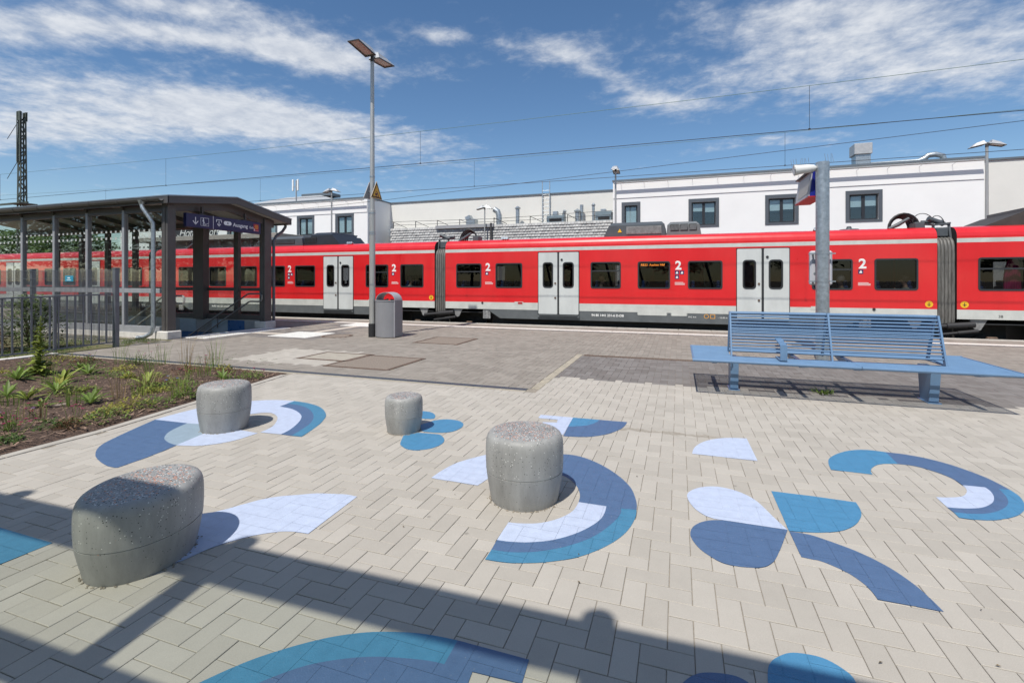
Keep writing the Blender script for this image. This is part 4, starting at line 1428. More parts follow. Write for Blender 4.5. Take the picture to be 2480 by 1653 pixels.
for (u0, u1, h) in ((6.55, 7.05, .28), (7.0, 7.28, .2)):
    cable_arc(mb, (TU(u0), VT + .5, TZ(3.35)), (TU(u1), VT + .45, TZ(3.28)), h, .012)
mb.build('jumper_cable', m_black, train, True)

# roof units
def roof_unit(nm, u0, u1, ztop, grills, left_slope=.25, right_slope=.25, dark=m_unit):
    z0 = ZSH + .28
    v0, v1 = VT + .36, VT + 2.4
    mb = MB()
    mb.prism([(u0, v0, z0), (u1, v0, z0), (u1 - right_slope, v0, ztop - .12), (u0 + left_slope, v0, ztop - .12)], (0, v1 - v0, 0))
    mb.prism([(u0 + left_slope, v0, ztop - .12), (u1 - right_slope, v0, ztop - .12), (u1 - right_slope - .1, v0 + .22, ztop), (u0 + left_slope + .1, v0 + .22, ztop)], (0, v1 - v0 - .3, 0))
    o = mb.build(nm, dark, train)
    for (a, b, c, d, n, vert) in grills:
        f = MB(); f.box(a, b, v0 - .012, v0 + .01, c, d); f.build('grille_panel', m_under if not vert else m_brk, train)
        s = MB()
        for k in range(n):
            x = a + .03 + (b - a - .06) * k / max(1, n - 1)
            s.beam((x - .012, v0 - .022, c + .02), (x + .012, v0 - .022, d - .02), .016, .03)
        s.build('grille_slats', m_brk if vert else dark, train)
    return o
roof_unit('roof_unit', TU(-2.50), TU(-.40), TZ(3.66), ((TU(-1.72), TU(-.55), TZ(3.22), TZ(3.50), 22, True),), .18, .05, m_unit)
roof_unit('roof_unit', TU(-.39), TU(.72), TZ(3.62), ((TU(-.26), TU(.02), TZ(3.30), TZ(3.52), 6, False), (TU(.06), TU(.30), TZ(3.30), TZ(3.52), 6, False), (TU(.34), TU(.58), TZ(3.30), TZ(3.52), 6, False)), .03, .06, m_unit_l)
mb = MB(); mb.add([(TU(-2.02), VT + .345, TZ(3.30)), (TU(-1.87), VT + .345, TZ(3.30)), (TU(-1.945), VT + .345, TZ(3.43))], [(0, 1, 2)]); mb.build('warning_mark', m_yellow, train)
roof_unit('roof_unit', TU(-15.7), TU(-13.75), TZ(3.72), ((TU(-15.65), TU(-15.0), TZ(3.25), TZ(3.5), 9, False),), .45, .45, mat('roof_unit_dark', (.028, .033, .04), .4, var=.1))
roof_unit('roof_unit', TU(-18.6), TU(-15.75), TZ(3.60), ((TU(-18.2), TU(-16.2), TZ(3.25), TZ(3.45), 30, False),), .4, .05, m_unit)
roof_unit('roof_unit', TU(8.15), TU(12.0), TZ(3.66), (), .9, .3, mat('roof_unit_brown', (.05, .043, .038), .55, var=.2))
for u in (4.08, -6.2, -13.2):
    mb = MB(); z = ZSH + .29
    for k in (-1, 0, 1):
        mb.cyl((TU(u) + k * .09, VT + .45, z), (TU(u) + k * .09, VT + .25, z + .05), .03, .055, 10)
    mb.box(TU(u) - .14, TU(u) + .14, VT + .36, VT + .50, z - .05, z)
    mb.build('horn', m_galv, train, True)
mb = MB(); mb.lathe([(.28, 0), (.26, .03), (.08, .05), (.06, .12), (.03, .13)], 16, (TU(5.0), VT + .7, ZSH + .30)); mb.build('aerial', m_unit, train, True)
# bogies, dampers and brackets below the joints
for (uc) in (TU(-8.785), TU(7.165), TU(-24.73)):
    mb = MB()
    mb.cbox(uc - 1.45, uc + 1.45, VT + .35, VT + .55, -.52, -.20, .03)
    mb.box(uc - 1.7, uc + 1.7, VT + .75, VT + 2.1, -.45, .45)
    mb.box(uc - .3, uc + .3, VT + .3, VT + 2.4, -.35, .40)
    mb.build('bogie_frame', m_under, train)
    for s in (-1, 1):
        mb = MB()
        mb.cyl((uc + s * 1.15, VT + .64, -.39), (uc + s * 1.15, VT + .76, -.39), .42, n=28)
        mb.build('wheel', m_under, train, True)
        mb = MB(); mb.cbox(uc + s * 1.15 - .13, uc + s * 1.15 + .13, VT + .22, VT + .36, -.40, .02, .03); mb.build('axle_box', m_rust, train)
        mb = MB()
        mb.prism([(uc + s * .95, VT + .06, ZWB - .01), (uc + s * .55, VT + .06, ZWB - .01), (uc + s * .62, VT + .06, ZWB - .24), (uc + s * .72, VT + .06, ZWB - .33), (uc + s * .80, VT + .06, ZWB - .30)], (0, .06, 0))
        mb.build('bracket', m_brk, train)
        mb = MB()
        mb.box(uc + s * 1.98 - .15, uc + s * 1.98 + .15, VT + .03, VT + .07, ZWB - .36, ZWB - .005)
        for zz in (-.07, -.18, -.29):
            for xx in (-.07, .07):
                mb.cyl((uc + s * 1.98 + xx, VT + .032, ZWB + zz), (uc + s * 1.98 + xx, VT + .015, ZWB + zz), .022, n=8)
        mb.build('bolted_plate', m_brk, train)
    for (x0, z0, x1, z1, r0, r1) in ((-.68, .26, .62, .38, .055, .085), (-.25, .06, .70, .20, .04, .055)):
        mb = MB()
        mb.tube([(uc + x0, VT - .02, z0), (uc + (x0 + x1) / 2, VT - .02, (z0 + z1) / 2), (uc + (x0 + x1) / 2 + .01, VT - .02, (z0 + z1) / 2 + .001), (uc + x1, VT - .02, z1)], [r0, r0, r1, r1], 12)
        mb.build('damper', m_black, train, True)
# dark underframe along the cars
for (a, b) in ((-40.4, -24.97), (-24.5, -9.02), (-8.55, 6.94), (7.39, 22.88)):
    MB().box(TU(a) + 1.9, TU(b) - 1.9, VT + .3, VT + 2.5, -.55, ZWB).build('underframe', m_under, train)
# running rails
for v in (VT + .70, VT + 2.15):
    mb = MB(); mb.box(-60, 40, v - .035, v + .035, -.95, -.81)
    tag(mb.build('rail', m_rust), kind='structure')

# ------------------------------------------------------------------ passengers
def passenger(label, u, facing, shirt, hair, arm_up=False):
    root = thing('person', label, 'person', (u, VT + .36, TZ(.43)))
    f = facing
    me = bpy.data.meshes.new('body')
    z = .43
    P = [(0, 0, z + .06), (-.02 * f, 0, z + .28), (-.05 * f, 0, z + .50), (-.05 * f, 0, z + .62), (-.01 * f, 0, z + .70), (.0, 0, z + .80), (.0, 0, z + .90),
         (-.05 * f, -.19, z + .50), (.03 * f, -.25, z + .27), (.22 * f, -.18, z + .20 if not arm_up else z + .45), (.30 * f, -.15, z + .20 if not arm_up else z + .56),
         (-.05 * f, .19, z + .50), (.03 * f, .25, z + .27), (.22 * f, .18, z + .20), (.30 * f, .15, z + .20),
         (.02 * f, -.10, z + .04), (.45 * f, -.12, z + .05), (.47 * f, -.12, .08), (.60 * f, -.12, .04),
         (.02 * f, .10, z + .04), (.45 * f, .12, z + .05), (.47 * f, .12, .08), (.60 * f, .12, .04)]
    E_ = [(0, 1), (1, 2), (2, 3), (3, 4), (4, 5), (5, 6), (2, 7), (7, 8), (8, 9), (9, 10), (2, 11), (11, 12), (12, 13), (13, 14), (0, 15), (15, 16), (16, 17), (17, 18), (0, 19), (19, 20), (20, 21), (21, 22)]
    R = [.15, .14, .15, .06, .07, .10, .075, .075, .055, .042, .04, .075, .055, .042, .04, .10, .075, .055, .045, .10, .075, .055, .045]
    me.from_pydata(P, E_, [])
    ob = bpy.data.objects.new('body', me)
    COL.objects.link(ob)
    sk = ob.modifiers.new('skin', 'SKIN')
    for i, r_ in enumerate(R):
        me.skin_vertices[0].data[i].radius = (r_, r_)
    me.skin_vertices[0].data[0].use_root = True
    sb = ob.modifiers.new('sub', 'SUBSURF'); sb.levels = 2; sb.render_levels = 2
    dg = bpy.context.evaluated_depsgraph_get()
    m2 = bpy.data.meshes.new_from_object(ob.evaluated_get(dg))
    bpy.data.objects.remove(ob); bpy.data.meshes.remove(me)
    m2.materials.append(shirt); m2.materials.append(mat('skin', (.52, .31, .22), .55)); m2.materials.append(mat('trousers', (.03, .035, .06), .85))
    for p in m2.polygons:
        c = p.center
        p.material_index = 1 if (c.z > z + .59 or abs(c.x) > .13 and c.z > z + .13 and c.x * f > 0) else (2 if c.z < z + .12 else 0)
        p.use_smooth = True
    b = bpy.data.objects.new('body', m2); COL.objects.link(b); b.parent = root
    h = MB()
    o0 = root.location
    h.lathe([(.10, -.02), (.118, .06), (.112, .12), (.08, .17), (.03, .19)], 16, (o0.x - .03 * f, o0.y, o0.z + z + .78))
    h.build('hair', hair, root, True)
    n_ = MB(); n_.cbox(o0.x + (.085 if f > 0 else -.125), o0.x + (.125 if f > 0 else -.085), o0.y - .012, o0.y + .012, o0.z + z + .745, o0.z + z + .79, .008)
    n_.build('nose', MATS['skin'], root)
    return root
h_brown = mat('hair_brown', (.10, .05, .02), .7); h_dark = mat('hair_dark', (.02, .015, .012), .7); h_grey = mat('hair_grey', (.3, .29, .28), .7)
passenger('train passenger in a white shirt seated behind the window left of the left bellows', TU(-10.25), 1, mat('shirt_white', (.72, .72, .70), .8), h_dark)
passenger('train passenger with brown hair behind the window right of the left middle-car door', TU(-2.55), 1, mat('shirt_grey', (.14, .14, .15), .8), h_brown)
passenger('train passenger in a pale patterned shirt with raised arm by the right bellows', TU(6.28), -1, mat('shirt_pattern', (.34, .33, .28), .8, var=.8, vscale=35), h_dark, True)
passenger('train passenger in a khaki top behind the window partly hidden by the display post', TU(4.66), -1, mat('shirt_khaki', (.24, .20, .13), .8), h_grey)
# coat hanging in the window at the right edge
mb = MB()
cx, cy, cz = TU(8.72), VT + .22, TZ(1.36)
for k in range(7):
    a = -0.14 + k * .047
    mb.tube([(cx + a * .5, cy + .02 * math.sin(k * 2), cz + .86), (cx + a * .9, cy + .03 * math.sin(k * 1.3), cz + .62), (cx + a * 1.1, cy + .02 * math.cos(k), cz + .30), (cx + a * 1.15, cy, cz + .02)], [.03, .05, .045, .04], 7)
tag(mb.build('coat', mat('coat_magenta', (.50, .01, .13), .8, var=.3, vscale=9), at=(cx, cy, cz), smooth=True), 'magenta coat hanging in the train window at the right edge', 'coat')
# ------------------------------------------------------------------ glazed stair shelter
VN, VF = 9.66, 13.10          # near and far glass planes
UF = -13.40                   # front face of the front posts
UB = -27.0
sh = thing('stair_shelter', 'dark grey steel and glass shelter over the stairs to the underpass', 'shelter', (-19, 11.4, 0))
m_soffit = mat('soffit', (.40, .39, .36), .7, var=.08)
m_mull = mat('mullion_grey', (.30, .31, .33), .4, var=.08)
m_tilew = mat('tile_grey', (.30, .32, .34), .35, var=.1); m_tileb = mat('tile_blue', (.035, .12, .30), .3, var=.08); m_tilel = mat('tile_light_blue', (.33, .42, .50), .35, var=.08)
# posts
for (v0, v1) in ((VN - .09, VN + .15), (VF - .20, VF + .10)):
    p = MB(); p.cbox(UF - .24, UF, v0, v1, .20, 3.74, .008); p.cbox(UF - .16, UF - .08, v0 - .02, v1 + .02, .22, 3.70, .004); p.build('post', m_grey_sh, sh)
    p = MB(); p.cbox(UF - .36, UF + .12, v0 - .10, v1 + .08, -.01, .22, .02); p.build('plinth', m_conc_w, sh)
for v0, v1 in ((VF - .22, VF - .02),):
    p = MB(); p.box(-16.74, -16.24, v0, v1 + .04, .24, 3.66); p.build('post', m_grey_sh, sh)
# near wall: mullions, rails, panes
MU = [-15.26, -16.87, -18.43, -20.05, -21.67, -23.29, -24.91]
for u in MU:
    MB().cbox(u - .05, u + .05, VN - .06, VN + .06, .20, 3.66, .005).build('mullion', m_mull, sh)
for (z0, z1) in ((.14, .33), (1.27, 1.40), (3.56, 3.74)):
    MB().cbox(UB, UF - .24, VN - .055, VN + .055, z0, z1, .005).build('rail', m_mull if z1 < 3 else m_grey_sh, sh)
MB().box(UB, UF - .24, VN - .10, VN + .12, -.02, .14).build('base_strip', m_conc_w, sh)
edges = [UF - .24] + MU
for a, b in zip(edges[:-1], edges[1:]):
    for z0, z1 in ((.33, 1.27), (1.40, 3.56)):
        MB().box(b + .05, a - (.05 if a != edges[0] else 0), VN - .004, VN + .004, z0, z1).build('pane', m_glass, sh)
    d = MB()
    n = 7
    for k in range(n):
        x = b + .18 + (a - b - .36) * k / (n - 1)
        for z in (2.86, 3.06):
            d.box(x - .035, x + .035, VN - .0075, VN - .0055, z - .035, z + .035)
    tag(d.build('glass_markings', mat('glass_marking', (.42, .44, .42), .6), sh), kind='stuff')
# far wall
for u in (-14.86, -18.45, -20.1, -21.7, -23.3, -24.9):
    MB().cbox(u - .11, u + .11, VF - .06, VF + .06, .24, 3.66, .005).build('mullion', m_grey_sh, sh)
for (z0, z1) in ((.24, .42), (1.25, 1.37), (3.56, 3.74)):
    MB().cbox(UB, UF - .24, VF - .05, VF + .05, z0, z1, .005).build('rail', m_grey_sh, sh)
fe = [UF - .24, -14.86, -16.49, -18.45, -20.1, -21.7, -23.3, -24.9]
for i, (a, b) in enumerate(zip(fe[:-1], fe[1:])):
    for z0, z1 in ((.42, 1.25), (1.37, 3.56)):
        MB().box(b + .1, a - .1, VF - .004, VF + .004, z0, z1).build('pane', m_glass, sh)
    d = MB(); n = 6
    for k in range(n):
        x = b + .26 + (a - b - .52) * k / (n - 1)
        for z in (2.90,):
            d.box(x - .035, x + .035, VF - .0075, VF - .0055, z - .035, z + .035)
    tag(d.build('glass_markings', mat('glass_marking_dark', (.22, .21, .21), .6), sh), kind='stuff')
# parapet of the far wall and the stairwell
MB().box(UB, UF - .24, VF - .12, VF + .14, -.02, .24).build('parapet', m_conc, sh)
MB().box(UB, WELL[1] - .02, VF - .13, VF - .12, -3.2, -.25).build('stair_wall', m_tilew, sh)
MB().box(UB, WELL[1] - .02, WELL[2] - .02, WELL[2] + .02, -3.2, -.02).build('stair_wall', m_tilew, sh)
tb = [WELL[1] - .02, -13.65, -14.36, -15.14, -15.9, -16.67, -17.5, -18.3, -19.1, -19.9, -20.7]
cols = [m_tileb, m_tilew, m_tileb, m_tilel, m_tilew, m_tilel, m_tilew, m_tilel, m_tilew, m_tilel]
rr_ = random.Random(5)
for i, (a, b) in enumerate(zip(tb[:-1], tb[1:])):
    MB().box(b + .004, a - .004, VF - .150, VF - .131, -.24, .215).build('wall_tile', cols[i], sh)
    MB().box(b + .004, a - .004, VF - .150, VF - .131, -.71, -.25).build('wall_tile', rr_.choice([m_tileb, m_tilew, m_tilel]), sh)
    MB().box(b + .004, a - .004, VF - .150, VF - .131, -1.18, -.72).build('wall_tile', rr_.choice([m_tileb, m_tilew, m_tilel]), sh)
for k in range(18):
    MB().cbox(WELL[1] - .30 * (k + 1), WELL[1] - .30 * k + .02, WELL[2] + .02, VF - .15, -.17 * (k + 1) - .4, -.17 * (k + 1), .008).build('stair_step', m_conc, sh)
MB().box(WELL[1] - .06, WELL[1] + .055, WELL[2], VF - .15, -.3, -.002).build('threshold', m_conc, sh)
# roof: two slopes
VE0, VR, VE1 = 9.36, 11.52, 13.76
ZE0, ZR, ZE1 = 3.93, 4.22, 3.80
UR = -13.08
def slab(nm, v0, z0, v1, z1, t0, t1, ua, ub, m_):
    p = MB()
    p.prism([(ua, v0, z0 - t1), (ua, v1, z1 - t1), (ua, v1, z1 - t0), (ua, v0, z0 - t0)], (ub - ua, 0, 0))
    return p.build(nm, m_, sh)
m_zinc = mat('zinc_roof', (.30, .33, .36), .35, .6, var=.15, vscale=2)
slab('roof_sheet', VE0 - .03, ZE0 + .02, VR, ZR + .02, 0, .03, UB, UR + .02, m_zinc)
slab('roof_sheet', VR, ZR + .02, VE1 + .03, ZE1 + .02, 0, .03, UB, UR + .02, m_zinc)
slab('soffit', VE0 + .05, ZE0 - .0, VR, ZR, .13, .15, UB, UR - .12, m_soffit)
slab('soffit', VR, ZR, VE1 - .05, ZE1, .13, .15, UB, UR - .12, m_soffit)
slab('verge_board', VE0, ZE0, VR, ZR, .0, .20, UR - .05, UR, m_grey_sh)
slab('verge_board', VR, ZR, VE1, ZE1, .0, .20, UR - .05, UR, m_grey_sh)
slab('rafter', VE0 + .2, ZE0 + .02, VR, ZR, .14, .40, UF - .20, UF - .06, m_grey_sh)
slab('rafter', VR, ZR, VE1 - .4, ZE1 + .07, .14, .40, UF - .20, UF - .06, m_grey_sh)
for u in (-15.26, -16.87, -18.43, -20.05, -21.67, -23.3):
    slab('rafter', VE0 + .2, ZE0 + .02, VR, ZR, .14, .30, u - .05, u + .05, m_grey_sh)
    slab('rafter', VR, ZR, VE1 - .4, ZE1 + .07, .14, .30, u - .05, u + .05, m_grey_sh)
for v0, z0 in ((VE0, ZE0), (VE1, ZE1)):
    MB().box(UB, UR, v0 - .02, v0 + .02, z0 - .20, z0 - .0).build('eaves_board', m_grey_sh, sh)
# gutters
def gutter(v, z, s):
    mb = MB(); n = 8; r_ = .075
    prof = [(v + s * r_ * math.cos(a), z - r_ * math.sin(a)) for a in [math.pi * k / n for k in range(n + 1)]]
    inn = [(v + s * (r_ - .008) * math.cos(a), z - (r_ - .008) * math.sin(a)) for a in [math.pi * k / n for k in range(n + 1)]][::-1]
    mb.prism([(UB, a, b) for a, b in prof + inn], (UR - UB - .15, 0, 0))
    for k in range(10):
        x = UR - .6 - k * 1.2
        mb.tube([(x, v - s * .08, z + .03), (x, v - s * .08, z), (x, v - s * .05, z - .065), (x, v, z - .085), (x, v + s * .05, z - .065), (x, v + s * .08, z + .01)], .007, 5)
    mb.build('gutter', m_grey_lt if s < 0 else m_grey_sh, sh)
gutter(VE0 - .085, ZE0 - .07, 1)
gutter(VE1 + .085, ZE1 - .07, -1)
p = MB()
p.tube([(-13.98, VE0 - .085, ZE0 - .10), (-13.98, VE0 - .085, ZE0 - .22)], [.10, .055], 12)
p.tube([(-13.98, VE0 - .085, ZE0 - .20), (-13.95, VE0 - .085, ZE0 - .30), (-13.80, VE0 - .02, ZE0 - .55), (-13.74, VE0 + .05, ZE0 - .72), (-13.74, VE0 + .06, ZE0 - 1.0), (-13.74, VE0 + .06, .62), (-13.74, VE0 + .06, .34), (-13.78, VE0 + .02, .16), (-13.92, VE0 - .06, .07), (-14.10, VE0 - .14, .05)], .055, 12)
for z in (3.0, 1.9, .75):
    p.cyl((-13.74, VE0 + .06, z), (-13.74, VE0 + .06, z + .03), .063, n=12)
p.build('downpipe', m_galv, sh, True)
p = MB()
p.tube([(-13.42, VE1 + .085, ZE1 - .10), (-13.42, VE1 + .085, ZE1 - .25), (-13.45, VE1 - .02, ZE1 - .42), (-13.47, VE1 - .30, ZE1 - .62), (-13.47, VE1 - .40, ZE1 - .80), (-13.47, VE1 - .40, .02)], .05, 12)
for z in (2.9, .6, .5):
    p.cyl((-13.47, VE1 - .40, z), (-13.47, VE1 - .40, z + .03), .058, n=12)
p.build('downpipe', mat('downpipe_paint', (.12, .12, .135), .4, var=.1), sh, True)
# handrails
m_hand = mat('handrail_steel', (.22, .22, .225), .35, .6, var=.1)
p = MB(); vh = VF - .26
p.tube([(-13.62, vh, .90), (-13.50, vh, .92), (-13.45, vh, 1.0), (-13.46, vh, 1.12), (-13.54, vh, 1.17), (-14.05, vh, 1.16), (-14.15, vh, 1.12), (-17.0, vh, -.46), (-18.6, vh, -1.36)], .027, 8)
p.tube([(-13.62, vh, .90), (-13.98, vh, .90), (-14.06, vh, .87), (-17.0, vh, -.76), (-18.6, vh, -1.66)], .027, 8)
for u, z in ((-13.62, 1.06), (-15.6, .18), (-16.9, -.54)):
    p.tube([(u, vh, z + .1), (u, vh + .09, z + .1)], .012, 6)
    p.beam((u, vh + .1, z - .25), (u, vh + .1, z + .2), .05, .012)
p.build('handrail', m_hand, sh, True)
p = MB(); vh = WELL[2] + .16
p.tube([(-13.66, vh, .97), (-13.34, vh, .97), (-13.28, vh, 1.02), (-13.28, vh, 1.14), (-13.34, vh, 1.19), (-14.1, vh, 1.18), (-17.2, vh, -.50)], .027, 8)
p.tube([(-13.66, vh, .97), (-14.1, vh, .90), (-17.2, vh, -.80)], .027, 8)
p.tube([(-13.55, vh, 1.19), (-13.55, vh - .12, 1.1), (-13.55, vh, .97)], .012, 6)
p.build('handrail', m_steel, sh, True)

# hanging direction sign
m_navy = mat('sign_navy', (.010, .012, .075), .35)
m_swhite = mat('sign_white', (.85, .86, .90), .5)
sg = thing('direction_sign', 'navy blue hanging sign reading Ausgang Exit below the shelter roof', 'sign', (-13.35, 11.33, 3.36))
SU = -13.28
bd = MB().cbox(SU - .12, SU, 10.02, 12.62, 3.17, 3.565, .006).build('board', m_navy, sg)
for v in (10.55, 12.05):
    p = MB(); p.box(SU - .09, SU - .03, v - .03, v + .03, 3.565, 3.80); p.cbox(SU - .11, SU - .01, v - .10, v + .10, 3.565, 3.59, .004); p.build('hanger', m_grey_dk, sg)
XS, YS = (0, 1, 0), (0, 0, 1)
q = MB(); x = SU + .003
def sbox(v0, v1, z0, z1):
    q.box(SU - .001, x, v0, v1, z0, z1)
def sbeam(v0, z0, v1, z1, w_=.022):
    q.beam((SU + .001, v0, z0), (SU + .001, v1, z1), .004, w_, up=(0, -(z1 - z0), (v1 - v0)))
sbeam(10.30, 3.47, 10.30, 3.27); sbeam(10.22, 3.36, 10.305, 3.255); sbeam(10.38, 3.36, 10.295, 3.255)
for (a, b, c, d) in ((10.46, 10.72, 3.47, 3.478), (10.46, 10.72, 3.238, 3.246), (10.46, 10.468, 3.238, 3.478), (10.712, 10.72, 3.238, 3.478)):
    sbox(a, b, c, d)
q.cyl((SU - .001, 10.545, 3.445), (SU + .003, 10.545, 3.445), .018, n=10)
sbeam(10.545, 3.425, 10.56, 3.345, .03); sbeam(10.56, 3.35, 10.60, 3.30, .018); sbeam(10.555, 3.35, 10.535, 3.27, .018); sbeam(10.53, 3.41, 10.52, 3.36, .012)
sbeam(10.54, 3.262, 10.60, 3.262, .012); sbeam(10.60, 3.262, 10.62, 3.29, .012); sbeam(10.62, 3.29, 10.65, 3.29, .012); sbeam(10.65, 3.29, 10.67, 3.32, .012); sbeam(10.67, 3.32, 10.70, 3.32, .012)
sbox(10.86, 10.872, 3.17, 3.565)
sbeam(10.97, 3.47, 11.15, 3.47, .02); sbeam(10.975, 3.47, 10.975, 3.40, .02); sbeam(11.145, 3.47, 11.145, 3.40, .02)
sbeam(11.06, 3.43, 11.06, 3.29); sbeam(11.0, 3.35, 11.065, 3.28); sbeam(11.12, 3.35, 11.055, 3.28)
pill = [(SU - .001, 11.36 + (.075 if k < 9 else -.075) + .062 * math.cos(math.pi * (k % 9) / 8 - math.pi / 2 + (0 if k < 9 else math.pi)), 3.40 + .062 * math.sin(math.pi * (k % 9) / 8 - math.pi / 2 + (0 if k < 9 else math.pi))) for k in range(18)]
q.prism(pill, (.004, 0, 0))
text_mb(q, 'Ausgang', .165, (SU + .001, 11.55, 3.325), XS, YS, depth=.004, offset=.002)
text_mb(q, 'Exit', .105, (SU + .001, 12.17, 3.325), XS, YS, depth=.004)
q.build('lettering', m_swhite, bd)
q = MB(); text_mb(q, 'A', .10, (SU + .004, 11.33, 3.365), XS, YS, depth=.003); q.build('exit_letter', m_navy, bd)
MB().box(SU - .001, SU + .004, 12.33, 12.53, 3.25, 3.49).build('emblem_field', mat('emblem_red', (.40, .02, .06), .5), sg)
q = MB()
n = 28
ring_o = [(SU + .006, 12.445 + .075 * math.cos(2 * math.pi * k / n), 3.395 + .075 * math.sin(2 * math.pi * k / n)) for k in range(n)]
ring_i = [(SU + .006, 12.445 + .045 * math.cos(2 * math.pi * k / n), 3.395 + .045 * math.sin(2 * math.pi * k / n)) for k in range(n)]
q.add(ring_o + ring_i, [(k, (k + 1) % n, n + (k + 1) % n, n + k) for k in range(n)])
q.box(SU + .004, SU + .006, 12.42, 12.47, 3.37, 3.42)
q.build('emblem_ring', mat('emblem_orange', (.70, .24, .03), .5), sg)
q = MB()
for (a, b, c, d) in ((12.342, 12.352, 3.26, 3.33), (12.352, 12.37, 3.32, 3.33), (12.37, 12.38, 3.26, 3.33), (12.35, 12.375, 3.275, 3.285), (12.49, 12.515, 3.27, 3.28), (12.40, 12.47, 3.262, 3.268)):
    q.box(SU + .004, SU + .006, a, b, c, d)
q.build('emblem_marks', m_swhite, bd)
# ------------------------------------------------------------------ platform lamps
m_lampw = mat('lamp_housing', (.50, .51, .52), .4, .3, var=.06)
m_lampg = mat('lamp_glass', (.42, .36, .32), .25, var=.15, vscale=6)
def lamp_head(t, c, dv, z, L=.80, W=.36, tilt=.10, ax='y'):
    """flat luminaire: wedge housing, dark rim, recessed pane; reaches out from the post along dv"""
    cu, cv = c
    s = dv
    def P(a, l, h):           # a across, l outwards, h up
        if ax == 'y':
            return (cu + a, cv + s * l, z + h + tilt * l)
        return (cu + s * l, cv + a, z + h + tilt * l)
    hw = W / 2
    base = [P(-hw, .08, 0), P(hw, .08, 0), P(hw, .08 + L, 0), P(-hw, .08 + L, 0)]
    top = [P(-hw * .55, .14, .17), P(hw * .55, .14, .17), P(hw * .55, .08 + L * .62, .13), P(-hw * .55, .08 + L * .62, .13)]
    mb = MB(); mb.add(base + top, [(4, 5, 6, 7), (0, 1, 5, 4), (1, 2, 6, 5), (2, 3, 7, 6), (3, 0, 4, 7)]); hd = mb.build('luminaire', m_lampw, t)
    inn = [P(-hw + .03, .11, 0.0), P(hw - .03, .11, 0.0), P(hw - .03, .05 + L, 0.0), P(-hw + .03, .05 + L, 0.0)]
    low = [Vector(p) - Vector((0, 0, .025)) for p in base]; lin = [Vector(p) - Vector((0, 0, .025)) for p in inn]
    mb = MB(); mb.add(base + inn + low + lin, [(8, 9, 13, 12), (9, 10, 14, 13), (10, 11, 15, 14), (11, 8, 12, 15)] + [(i, (i + 1) % 4, 8 + (i + 1) % 4, 8 + i) for i in range(4)] + [(4 + i, 4 + (i + 1) % 4, 12 + (i + 1) % 4, 12 + i) for i in range(4)]); mb.build('rim', m_grey_dk, hd)
    mb = MB(); mb.add([Vector(p) + Vector((0, 0, .004)) for p in inn], [(3, 2, 1, 0)]); mb.build('lamp_pane', m_lampg, hd)
    mb = MB(); mb.tube([P(0, -.02, .03), P(0, .14, .05)], .045, 8); mb.build('arm', m_galv, hd, True)
def lamp_post(label, u, v, h, r0, r1, ax, z0=0.0, sleeve=True):
    t = thing('lamp_post', label, 'lamp post', (u, v, z0))
    mb = MB(); mb.tube([(u, v, z0), (u, v, z0 + h * .46), (u, v, z0 + h * .461), (u, v, z0 + h)], [r0, r0 * .96, r0 * .82, r1], 16); mb.build('pole', m_steel, t, True)
    if sleeve:
        mb = MB(); mb.lathe([(r0 + .022, 0), (r0 + .022, .38), (r0 + .005, .39)], 16, (u, v, z0)); mb.build('base_sleeve', m_black, t, True)
        for z in (3.0, 3.55, 4.6, 1.5, 2.95):
            mb = MB(); mb.cyl((u, v, z), (u, v, z + .03), r0 * 1.05 if z < h * .46 else r0 * .88, n=16); mb.build('clamp_band', m_galv, t, True)
    mb = MB(); mb.cyl((u, v, z0 + h - .02), (u, v, z0 + h + .16), .06, .05, 12); mb.build('head_joint', m_grey_dk, t, True)
    kw = dict(ax=ax) if sleeve else dict(ax=ax, L=.50, W=.36, tilt=-.22)
    lamp_head(t, (u, v), -1, z0 + h + .12, **kw)
    lamp_head(t, (u, v), 1, z0 + h + .12, **kw)
    return t
LP = (-8.36, 11.89)
lamp_post('tall steel lamp post with twin flat heads beside the litter bin', *LP, 7.95, .088, .052, 'y')
lamp_post('far lamp post with twin heads in front of the left white building', -21.4, 26, 7.35 + .9, .07, .045, 'x', -.9, False)
lamp_post('far lamp post with twin heads at the left corner of the right white building', -3.15, 26, 7.38 + .9, .07, .045, 'y', -.9, False)
lamp_post('far lamp post with twin heads near the right edge above the train', 12.39, 26, 7.3 + .9, .08, .05, 'x', -.9, False)
lamp_post('far lamp post standing behind the roof vents of the middle courtyard', -12.75, 31.2, 6.55 + .9, .06, .045, 'x', -.9, False)
